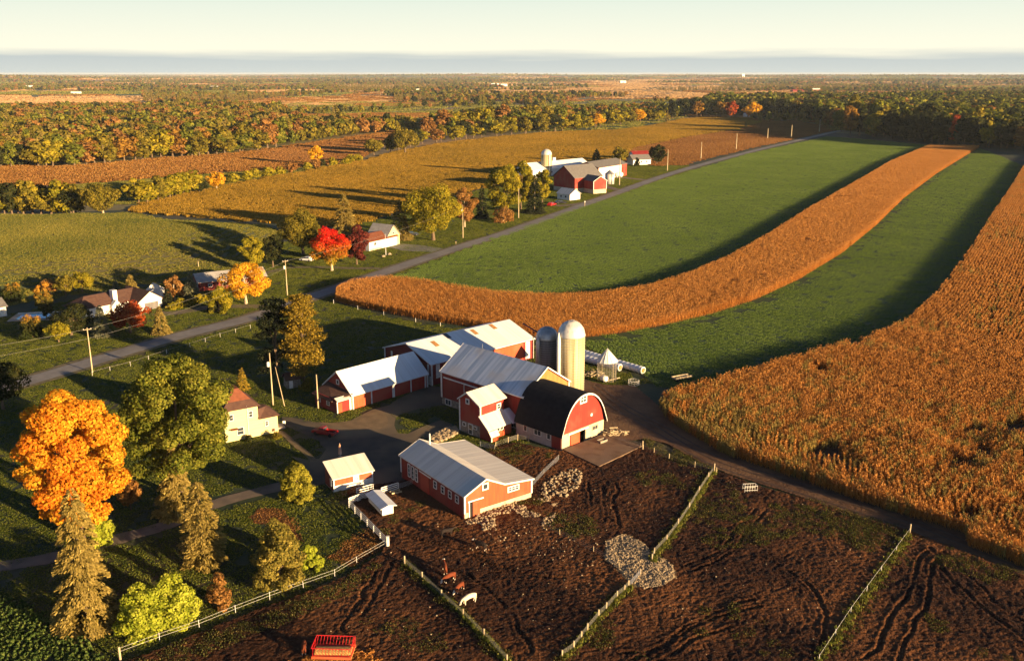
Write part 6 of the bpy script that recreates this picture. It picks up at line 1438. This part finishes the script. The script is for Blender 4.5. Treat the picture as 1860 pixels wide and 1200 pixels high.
# ------------------------------------------------------------------ loose stone, gravel
def rock_mesh(name, rr, m):
    b = MB(); k = 7
    prof = [(0.02, -0.2)] + [(rr * math.cos(a) * rng.uniform(.85, 1.1), rr * 0.75 * math.sin(a)) for a in (-0.3, 0.2, 0.7, 1.15)] + [(0.03, rr * 0.8)]
    b.lathe(prof, k); v = [(x * rng.uniform(.8, 1.2) + rng.normal(0, .05 * rr), y * rng.uniform(.8, 1.2), z * rng.uniform(.85, 1.15)) for x, y, z in b.v]
    me = bpy.data.meshes.new(name); me.from_pydata(v, [], b.f); me.update(); me.materials.append(m); return me


RK = [rock_mesh('rock', 0.5, M['rock']) for _ in range(5)]


def rocks(name, polys, label, z=0.05, cat='rocks'):
    Q, S_ = [], []
    for poly, n_, s0, s1, thr in polys:
        g = np.array(GP(poly)); x0, y0 = g.min(0); x1, y1 = g.max(0); q = rng.uniform((x0, y0), (x1, y1), (n_ * 3, 2)); q = q[in_poly(q, [tuple(t) for t in g])]
        q = q[fbm(q, 4, 2, 8) > thr][:n_]; Q.append(q); S_.append(s0 + (s1 - s0) * rng.uniform(0, 1, len(q)) ** 3)
    Q = np.concatenate(Q); S_ = np.concatenate(S_)
    zz = np.where(in_poly(Q, MUD), soil_h(Q, -0.04, 0.34) - 0.02, z)
    scatter(name, RK, np.c_[Q, zz], rng.uniform(0, 6.28, len(Q)), S_, rng.integers(0, 5, len(Q)), label, cat)


rocks('rock_pile', [([(845, 948), (880, 930), (960, 898), (1000, 900), (1010, 940), (985, 960), (930, 930), (890, 965), (860, 968)], 1700, 0.08, 0.62, 0.40),
                    ([(960, 900), (1030, 850), (1060, 858), (1050, 885), (1000, 930)], 520, 0.10, 0.8, 0.42)], 'pale field stones spilled beside the cattle barn', 0.15)
rocks('scattered_stones', [([(880, 960), (1000, 930), (1140, 1000), (1130, 1040), (960, 1020), (830, 1000)], 330, 0.08, 0.4, 0.3), ([(700, 930), (1150, 860), (1300, 860), (1640, 980), (1480, 1200), (500, 1200), (650, 1060)], 700, 0.06, 0.3, 0.0)], 'small pale stones scattered over the mud', 0.14)
GRV = [(1100, 985), (1130, 972), (1165, 985), (1190, 1010), (1222, 1028), (1226, 1050), (1205, 1066), (1170, 1072), (1148, 1062), (1128, 1040), (1100, 1018)]
rocks('gravel_stones', [(GRV, 6500, 0.14, 0.36, 0.0)], 'pile of pale broken stone where three fences meet', 0.16, 'gravel')
rocks('retaining_stones', [([(778, 800), (800, 782), (826, 775), (832, 786), (815, 796), (790, 805)], 620, 0.4, 1.2, 0.0)], 'sunlit fieldstone bank left of the feed house', 0.05)


# ------------------------------------------------------------------ logs, wood, yard things
def logs(at, label, n, Ln, spread, name='wood_pile', ang=0.0, hgt=1.2):
    r = thing(name, G(*at), R(ang), label, 'wood pile')
    for i in range(n):
        x, y, z = rng.uniform(-spread, spread), rng.uniform(-spread * 0.5, spread * 0.5), rng.uniform(0.12, hgt) ; a = rng.normal(0, 0.7); l_ = Ln * rng.uniform(0.6, 1.1); dz = rng.normal(0, 0.15)
        z = 0.12 + (z - 0.12) * (1 - abs(x) / spread * 0.7)
        MB().tube([(x - math.cos(a) * l_ / 2, y - math.sin(a) * l_ / 2, max(.1, z - dz)), (x + math.cos(a) * l_ / 2, y + math.sin(a) * l_ / 2, max(.1, z + dz))], rng.uniform(0.07, 0.14), 7).build('log', M['wood'], r)


logs((1116, 790), 'jumbled pile of boards and logs at the right wall of the arched barn', 46, 2.0, 2.4, hgt=1.7); logs((1078, 682), 'heap of split firewood behind the cream silo', 60, 1.0, 2.6, hgt=1.6)
r = thing('fallen_beam', G(1112, 690), R(38), 'long squared timber lying by the white tank', 'timber'); MB().box(-2.6, 2.6, -0.12, 0.12, 0.0, 0.24).build('beam', M['wood'], r)
r = thing('white_tank', G(1097, 694), R(-40), 'small white tank trailer near the firewood heap', 'tank'); MB().tube([(-0.9, 0, 1.0), (-0.8, 0, 1.0), (0.8, 0, 1.0), (0.9, 0, 1.0)], [0.4, 0.75, 0.75, 0.4], 18).build('tank', M['white'], r, True); MB().box(-0.9, 0.9, -0.5, 0.5, 0.28, 0.42).build('frame', M['rubber'], r)
for y in (-0.6, 0.6): MB().lathe([(0.05, -0.1), (0.32, -0.1), (0.32, 0.1), (0.05, 0.1)], 16).build('wheel', M['rubber'], r, loc=(0, y, 0.32)).rotation_euler = (R(90), 0, 0)
r = thing('bale_ring', G(1151, 698), 0, 'round steel bale ring on the grass below the silage bags', 'feeder')
for z in (0.1, 0.6, 1.1): MB().tube([(1.35 * math.cos(t), 1.35 * math.sin(t), z) for t in np.linspace(0, 2 * math.pi, 29)], 0.05, 6, False).build('ring', M['bin'], r)
for k in range(12): MB().tube([(1.35 * math.cos(k * .5236), 1.35 * math.sin(k * .5236), 0.0), (1.35 * math.cos(k * .5236), 1.35 * math.sin(k * .5236), 1.15)], 0.03, 5).build('bar', M['bin'], r)
r = thing('hay_rack', G(1238, 690), R(28), 'flat wooden hay rack parked at the nose of the corn field', 'wagon')
for y in (-0.8, 0.8): MB().box(-2.6, 2.6, y - 0.14, y + 0.14, 0.75, 1.15).build('side_rail', M['wood'], r)
MB().box(-2.5, 2.5, -0.65, 0.65, 0.7, 0.8).build('deck', M['wood'], r)
for x in (-1.7, 1.7):
    for y in (-0.75, 0.75): MB().lathe([(0.06, -0.1), (0.36, -0.1), (0.36, 0.1), (0.06, 0.1)], 16).build('wheel', M['rubber'], r, loc=(x, y, 0.36)).rotation_euler = (R(90), 0, 0)
r = thing('cattle_feeder', G(1362, 892), R(6), 'grey steel slant bar feeder standing alone below the dirt track', 'feeder')
for y in (-0.6, 0.6):
    for x in np.linspace(-1.2, 1.2, 6): MB().tube([(x, y, 0.0), (x, y * 0.9, 1.3)], 0.035, 6).build('bar', M['bin'], r)
    for z in (0.5, 1.3): MB().tube([(-1.2, y, z), (1.2, y, z)], 0.05, 6).build('rail', M['bin'], r)
for x in (-1.2, 1.2): MB().tube([(x, -0.6, 1.3), (x, 0.6, 1.3)], 0.05, 6).build('end_rail', M['bin'], r)
r = thing('water_trough', G(1094, 806), R(40), 'grey concrete water trough in front of the arched barn', 'trough')
MB().add([(-.95, -.45, 0.28), (.95, -.45, 0.28), (.95, .45, 0.28), (-.95, .45, 0.28), (-1.1, -.55, 1.0), (1.1, -.55, 1.0), (1.1, .55, 1.0), (-1.1, .55, 1.0)], [(0, 3, 2, 1), (0, 1, 5, 4), (1, 2, 6, 5), (2, 3, 7, 6), (3, 0, 4, 7)]).build('basin', M['stone'], r); MB().box(-1.0, 1.0, -.47, .47, 0.84, 0.86).build('water', M['glass'], r)
r = thing('feed_bunk', G(719, 897), R(32), 'small wooden feed bunk by the white plank fence', 'trough'); MB().box(-1, 1, -.45, .45, 0.15, 0.25).build('floor', M['wood'], r)
for y in (-.45, .45): MB().box(-1, 1, y - .04, y + .04, 0.1, 0.65).build('side', M['wood'], r)
r = thing('garden_umbrella', G(618, 829), 0, 'closed orange and white garden umbrella standing in the farmyard', 'umbrella'); MB().tube([(0, 0, 0), (0, 0, 2.9)], 0.035, 6).build('pole', M['white'], r)
M['peach'] = mat('faded_orange_cloth', (0.62, 0.26, 0.12), (0.70, 0.55, 0.42), 2.5, (1, 1, 0.2), rough=0.9)
b = MB(); k = 12; vs = []
for z, rr in ((0.55, 0.34), (1.2, 0.30), (2.0, 0.2), (2.8, 0.05)):
    for j in range(k): a = 2 * math.pi * j / k; q_ = rr * (1 + (0.22 if j % 2 else -0.18)); vs.append((q_ * math.cos(a), q_ * math.sin(a), z))
b.add(vs, [(i * k + j, i * k + (j + 1) % k, (i + 1) * k + (j + 1) % k, (i + 1) * k + j) for i in range(3) for j in range(k)] + [tuple(range(k))[::-1], tuple(range(3 * k, 4 * k))]); b.build('canopy', M['peach'], r)
MB().lathe([(0.4, 0), (0.4, 0.08), (0.1, 0.14)], 14).build('base', M['concrete'], r)
r = thing('mailbox', G(828, 443), R(45), 'dark mailbox on a post beside the road', 'mailbox'); MB().box(-.1, .1, -.1, .1, 0, 1.2).build('post', M['wood'], r); MB().tube([(-.45, 0, 1.45), (.45, 0, 1.45)], 0.28, 12).build('box', M['darkpaint'], r)
r = thing('flag_pole', G(701, 463), 0, 'white flagpole on the lawn before the white bungalow', 'flagpole'); MB().tube([(0, 0, 0), (0, 0, 9)], [0.12, 0.06], 8).build('pole', M['white'], r); MB().lathe([(0.02, 9), (0.16, 9.1), (0.02, 9.25)], 8).build('ball', M['chrome'], r)
for (x, y), w_ in (((696, 466), 'left'), ((707, 462), 'right')):
    o = link('boulder', RK[1]); o.location = (*G(x, y), 0.1); o.scale = (2.2, 2.2, 1.6); tag(o, f'pale boulder at the {w_} side of the flagpole', 'boulder')
r = thing('roadside_sign', G(1062, 375), R(45), 'small pale marker post at the right edge of the road', 'marker'); MB().box(-.12, .12, -.12, .12, 0, 3.2).build('post', M['wood'], r); MB().box(-.35, .35, -.16, -.13, 2.4, 3.1).build('plate', M['white'], r)

# grain bin at the far farm
r = thing('grain_bin', (*G(1107, 334), 0), 0, 'round grey grain bin with conical roof at the far farm', 'grain bin')
MB().lathe([(3.3, 0), (3.3, 7.0)], 28).build('wall', M['bin'], r, True); MB().lathe([(3.5, 7.0), (0.4, 9.6), (0.4, 9.9)], 28).build('roof', M['steel'], r)
b = MB(); [b.lathe([(3.31, z), (3.37, z + 0.05), (3.31, z + 0.1)], 28) for z in (1, 2, 3, 4, 5, 6)]; b.build('hoops', M['steel'], r)
r = thing('fuel_tank', (*G(1124, 322), 0), R(20), 'white fuel tank beside the grain bin', 'tank'); MB().tube([(-3, 0, 2.0), (-2.8, 0, 2.0), (2.8, 0, 2.0), (3, 0, 2.0)], [1.0, 1.6, 1.6, 1.0], 18).build('tank', M['white'], r, True)
for x in (-1.8, 1.8): MB().box(x - .2, x + .2, -1, 1, 0, 0.9).build('stand', M['steel'], r)


# ------------------------------------------------------------------ vehicles
def wheel(r, x, y, rr=0.38, w=0.24):
    t = MB().lathe([(rr * 0.62, -w / 2), (rr * 0.93, -w / 2), (rr, -w / 3), (rr, w / 3), (rr * 0.93, w / 2), (rr * 0.62, w / 2)], 20).build('wheel', M['rubber'], r, loc=(x, y, rr)); t.rotation_euler = (R(90), 0, 0)
    MB().lathe([(0.03, -w / 2 - 0.005), (rr * 0.6, -w / 2 + 0.02), (rr * 0.6, w / 2 - 0.02), (0.03, w / 2 + 0.005)], 16).build('rim', M['chrome'], t)


def car(at, ang, label, paint, kind='car', name='parked_car', s=1.0, cat='car'):
    r = thing(name, G(*at), R(ang), label, cat); r.scale = (s, s, s); m = M[paint]; L_, W_ = (5.6, 1.95) if kind == 'pickup' else (4.6, 1.8)
    def body(prof, y0, y1, nm, mm, inset=0.0):
        b = MB(); k = len(prof); vs = [(x, y0 + (inset if z > prof[0][1] + 0.3 else 0), z) for x, z in prof] + [(x, y1 - (inset if z > prof[0][1] + 0.3 else 0), z) for x, z in prof]
        b.add(vs, [tuple(range(k)), tuple(range(k, 2 * k))[::-1]] + [(i, k + i, k + (i + 1) % k, (i + 1) % k) for i in range(k)])
        o = b.build(nm, mm, r); bv = o.modifiers.new('bevel', 'BEVEL'); bv.width = 0.05; bv.segments = 2; return o
    if kind == 'pickup':
        body([(-2.8, 0.42), (2.75, 0.42), (2.8, 0.8), (2.6, 1.05), (1.2, 1.12), (-0.35, 1.12), (-0.35, 0.62), (-2.7, 0.62), (-2.8, 0.62)], -W_ / 2, W_ / 2, 'body', m)
        for y in (-0.94, 0.88): MB().box(-2.78, -0.36, y, y + 0.06, 0.62, 1.12).build('bed_side', m, r)
        MB().box(-2.82, -2.74, -0.88, 0.88, 0.60, 1.12).build('tailgate', m, r); MB().box(-2.74, -0.4, -0.86, 0.86, 0.625, 0.66).build('bed_floor', M['darkpaint'], r); MB().box(-2.98, -2.83, -0.85, 0.85, 0.42, 0.58).build('bumper', M['chrome'], r); MB().box(2.8, 2.92, -0.85, 0.85, 0.42, 0.6).build('bumper', M['chrome'], r)
        body([(-0.33, 1.10), (1.35, 1.10), (0.85, 1.78), (-0.15, 1.82)], -0.88, 0.88, 'cab', m, 0.12)
        for sgn in (-1, 1): MB().add([(-0.2, sgn * 0.86, 1.2), (1.1, sgn * 0.86, 1.2), (0.75, sgn * 0.79, 1.66), (-0.1, sgn * 0.79, 1.7)], [(0, 1, 2, 3)]).build('side_window', M['glass'], r)
        MB().add([(1.34, -0.78, 1.16), (1.34, 0.78, 1.16), (0.92, 0.68, 1.74), (0.92, -0.68, 1.74)], [(0, 1, 2, 3)]).build('windscreen', M['glass'], r); MB().add([(-0.335, -0.7, 1.3), (-0.335, 0.7, 1.3), (-0.2, 0.65, 1.72), (-0.2, -0.65, 1.72)], [(0, 3, 2, 1)]).build('rear_window', M['glass'], r)
        xs = (-1.85, 1.8)
        for y in (-0.8, 0.8): MB().box(-2.835, -2.80, y - .09, y + .09, 0.68, 1.02).build('tail_lamp', M['lamp'], r)
    else:
        body([(-2.3, 0.35), (2.25, 0.35), (2.3, 0.7), (1.3, 0.92), (-2.1, 0.98), (-2.3, 0.8)], -W_ / 2, W_ / 2, 'body', m)
        body([(-1.9, 0.95), (1.0, 0.92), (0.35, 1.42), (-1.3, 1.45)], -0.78, 0.78, 'cabin', m, 0.1)
        for sgn in (-1, 1): MB().add([(-1.5, sgn * 0.795, 1.02), (0.7, sgn * 0.795, 1.0), (0.3, sgn * 0.70, 1.36), (-1.2, sgn * 0.70, 1.38)], [(0, 1, 2, 3)]).build('side_window', M['glass'], r)
        MB().add([(1.0, -0.65, 0.98), (1.0, 0.65, 0.98), (0.42, 0.6, 1.40), (0.42, -0.6, 1.40)], [(0, 1, 2, 3)]).build('windscreen', M['glass'], r)
        xs = (-1.4, 1.4)
        for y in (-0.7, 0.7): MB().box(-2.33, -2.29, y - .12, y + .12, 0.62, 0.75).build('tail_lamp', M['lamp'], r); MB().box(2.25, 2.31, y - .12, y + .12, 0.55, 0.68).build('headlight', M['chrome'], r)
    for x in xs:
        for y in (-W_ / 2 + 0.08, W_ / 2 - 0.08): wheel(r, x, y, 0.40 if kind == 'pickup' else 0.33)
    return r


car((590, 789), 158, 'red pickup truck with open bed parked in the farmyard', 'truckred', 'pickup', 'pickup_truck', 1.0, 'truck')
car((557, 474), 160, 'white car parked in the shade left of the scarlet maple', 'whitecar', s=1.25); car((749, 428), 20, 'dark car in the shade right of the white bungalow', 'darkpaint', s=1.3)
car((1002, 374), 60, 'bright red car parked in front of the far white garage', 'redpaint', s=1.5); car((1019, 370), 10, 'black car beside the bright red car at the far farm', 'darkpaint', s=1.5); car((1094, 336), 100, 'dark tractor sized car in front of the open machinery shed', 'darkpaint', s=1.4)

# ------------------------------------------------------------------ red hay feeder wagon
r = thing('hay_feeder_wagon', G(607, 1192), R(-3), 'bright red hay feeder wagon with slanted bars at the bottom edge', 'feeder')
Lw, Ww = 5.2, 2.3; b = MB()
for z, ww in ((0.9, Ww / 2), (2.2, Ww / 2 + 0.35)):
    for y in (-ww, ww): MB().tube([(-Lw / 2, y, z), (Lw / 2, y, z)], 0.055, 6).build('long_rail', M['redpaint'], r)
    for x in (-Lw / 2, Lw / 2): MB().tube([(x, -ww, z), (x, ww, z)], 0.055, 6).build('end_rail', M['redpaint'], r)
for sgn in (-1, 1):
    for i, x in enumerate(np.linspace(-Lw / 2, Lw / 2, 13)): MB().tube([(x, sgn * Ww / 2, 0.9), (x + (0.22 if i < 12 else 0), sgn * (Ww / 2 + 0.35), 2.2)], 0.032, 6).build('slant_bar', M['redpaint'], r)
for x in (-Lw / 2, Lw / 2):
    for y in (-0.6, 0, 0.6): MB().tube([(x, y, 0.9), (x, y * 1.2, 2.2)], 0.035, 6).build('end_bar', M['redpaint'], r)
MB().box(-Lw / 2, Lw / 2, -Ww / 2 - 0.25, Ww / 2 + 0.25, 0.62, 0.80).build('tray', M['straw'], r); MB().box(-Lw / 2 - .05, Lw / 2 + .05, -Ww / 2 - 0.32, -Ww / 2 - 0.26, 0.6, 0.98).build('tray_side', M['orange_red'], r); MB().box(-Lw / 2 - .05, Lw / 2 + .05, Ww / 2 + 0.26, Ww / 2 + 0.32, 0.6, 0.98).build('tray_side', M['orange_red'], r)
for x in (-1.8, 1.8):
    for y in (-1.0, 1.0): wheel(r, x, y, 0.36)
b = MB(); b.prism([(-1.0, 0.82), (-0.7, 1.15), (-0.2, 1.35), (0.3, 1.3), (0.8, 1.1), (1.0, 0.82)], -2.4, 2.4); tag(b.build('hay', M['straw'], None, loc=(*G(607, 1192), 0)), 'loose hay lying in the red feeder wagon', 'hay')
q = rng.normal(0, 1, (260, 2)) * np.array([2.2, 1.1]) + np.array(G(612, 1192)) + np.array([0.6, -1.6])
scatter('spilled_straw', [tuft_patch('straw_tufts', LM['corn'], 0.9, 40, 0.3, 0.12)], np.c_[q, soil_h(q, -0.04, 0.34)], rng.uniform(0, 6.28, 260), rng.uniform(.7, 1.3, 260), np.zeros(260), 'spilled straw on the mud around the red feeder wagon', 'straw')


# ------------------------------------------------------------------ cattle
def cow(at, ang, label, coat, face, s=1.0, graze=True, name='cow'):
    m = bpy.data.materials.new('coat'); m.use_nodes = True; n = m.node_tree.nodes; l = m.node_tree.links; bs = n['Principled BSDF']; bs.inputs['Roughness'].default_value = 0.9; bs.inputs['Specular IOR Level'].default_value = 0.1
    tcn = n.new('ShaderNodeTexCoord'); sp_ = n.new('ShaderNodeSeparateXYZ'); l.new(tcn.outputs['Object'], sp_.inputs[0])
    def mr_(sock, a, b_): q = n.new('ShaderNodeMapRange'); q.inputs['From Min'].default_value = a; q.inputs['From Max'].default_value = b_; l.new(sock, q.inputs['Value']); return q.outputs[0]
    nz_ = n.new('ShaderNodeTexNoise'); nz_.inputs['Scale'].default_value = 3.0; l.new(tcn.outputs['Object'], nz_.inputs['Vector'])
    mx_ = n.new('ShaderNodeMath'); mx_.operation = 'MAXIMUM'; l.new(mr_(sp_.outputs['X'], 1.22, 1.30), mx_.inputs[0]); l.new(mr_(sp_.outputs['Z'], 0.34, 0.26), mx_.inputs[1])
    base = n.new('ShaderNodeMix'); base.data_type = 'RGBA'; l.new(nz_.outputs['Fac'], base.inputs[0]); base.inputs[6].default_value = (*[c * 0.75 for c in coat], 1); base.inputs[7].default_value = (*[min(1, c * 1.2) for c in coat], 1)
    fin = n.new('ShaderNodeMix'); fin.data_type = 'RGBA'; l.new(mx_.outputs[0], fin.inputs[0]); l.new(base.outputs[2], fin.inputs[6]); fin.inputs[7].default_value = (*face, 1); l.new(fin.outputs[2], bs.inputs['Base Color'])
    V = [(-0.85, 0, 1.12), (-0.3, 0, 1.08), (0.25, 0, 1.05), (0.72, 0, 1.12)]; Rr = [(0.30, 0.34), (0.36, 0.40), (0.36, 0.42), (0.27, 0.36)]
    E_ = [(0, 1), (1, 2), (2, 3)]
    def add(p, rr, par): V.append(p); Rr.append(rr if isinstance(rr, tuple) else (rr, rr)); E_.append((par, len(V) - 1)); return len(V) - 1
    if graze: a = add((1.05, 0, 0.95), 0.17, 3); a = add((1.25, 0, 0.62), 0.14, a); hd = add((1.38, 0, 0.38), (0.13, 0.13), a); mz_ = add((1.50, 0, 0.14), 0.08, hd)
    else: a = add((1.0, 0, 1.25), 0.18, 3); a = add((1.25, 0, 1.42), 0.13, a); hd = add((1.45, 0, 1.42), (0.13, 0.13), a); mz_ = add((1.75, 0, 1.22), 0.08, hd)
    for sy in (-1, 1):
        h_ = add((V[hd][0] - 0.06, sy * 0.22, V[hd][2] + 0.08), 0.045, hd)                       # ears
        a = add((0.68, sy * 0.20, 0.78), 0.13, 3); a = add((0.70, sy * 0.21, 0.42), 0.075, a); a = add((0.68, sy * 0.21, 0.12), 0.05, a); add((0.71, sy * 0.21, 0.02), 0.06, a)
        a = add((-0.82, sy * 0.20, 0.82), 0.17, 0); a = add((-0.95, sy * 0.21, 0.48), 0.08, a); a = add((-0.88, sy * 0.21, 0.14), 0.05, a); add((-0.84, sy * 0.21, 0.02), 0.06, a)
    a = add((-1.16, 0, 1.2), 0.04, 0); a = add((-1.2, 0, 0.8), 0.025, a); add((-1.2, 0, 0.45), 0.045, a)
    me = bpy.data.meshes.new(name); me.from_pydata(V, E_, []); me.update(); me.materials.append(m)
    o = link(name, me); md = o.modifiers.new('skin', 'SKIN'); md.use_smooth_shade = True
    sv = me.skin_vertices[0].data
    for i, q in enumerate(Rr): sv[i].radius = q; sv[i].use_root = (i == 1)
    ss = o.modifiers.new('smooth', 'SUBSURF'); ss.levels = 2; ss.render_levels = 2
    o.location = (*G(*at), float(soil_h(np.array([G(*at)]), -0.04, 0.34)[0]) - 0.03); o.rotation_euler = (0, 0, R(ang)); o.scale = (s, s, s)
    tag(o, label, 'cow'); return o


BR, WF, BL = (0.135, 0.034, 0.014), (0.72, 0.62, 0.48), (0.022, 0.016, 0.014)
cow((808, 1040), 100, 'red brown cow nearest the end post, head turned away', BR, WF, 1.0, False); cow((816, 1058), 215, 'red brown cow with white face grazing towards the wire fence', BR, WF, 1.0)
cow((834, 1076), 235, 'red brown cow seen end on, third along the wire fence', BR, WF, 0.95); cow((852, 1098), 212, 'cream white cow standing by the wire fence', (0.66, 0.56, 0.40), WF, 1.05)
cow((812, 976), 20, 'dark cow farther up the muddy yard, left of the other dark one', BL, (0.05, 0.03, 0.02), 1.0, False); cow((873, 1000), 150, 'dark cow with pale legs near the scattered stones', BL, (0.6, 0.5, 0.4), 1.0, False)
cow((553, 1186), 100, 'red brown cow at the left end of the red feeder wagon', BR, WF, 1.0)

# lawn furniture by the farmhouse
r = thing('garden_chair', G(516, 771), R(200), 'white garden chair beside the farmhouse steps', 'chair'); MB().box(-.3, .3, -.3, .3, .42, .48).build('seat', M['white'], r); MB().box(-.3, .3, .26, .32, .48, 1.0).build('backrest', M['white'], r)
for x in (-.25, .25):
    for y in (-.25, .25): MB().box(x - .03, x + .03, y - .03, y + .03, 0, .42).build('leg', M['white'], r)

# ------------------------------------------------------------------ morning haze over the whole country
m = bpy.data.materials.new('haze'); m.use_nodes = True; n = m.node_tree.nodes; n.clear()
o_ = n.new('ShaderNodeOutputMaterial'); v_ = n.new('ShaderNodeVolumePrincipled'); v_.inputs['Color'].default_value = (0.66, 0.76, 0.86, 1)
v_.inputs['Density'].default_value = 0.000024; v_.inputs['Anisotropy'].default_value = 0.0
m.node_tree.links.new(v_.outputs[0], o_.inputs['Volume'])
tag(MB().box(-63000, 63000, -900, 61000, -1.3, 80).build('haze', m), 'thin morning haze lying over the country', 'haze', None, 'stuff')
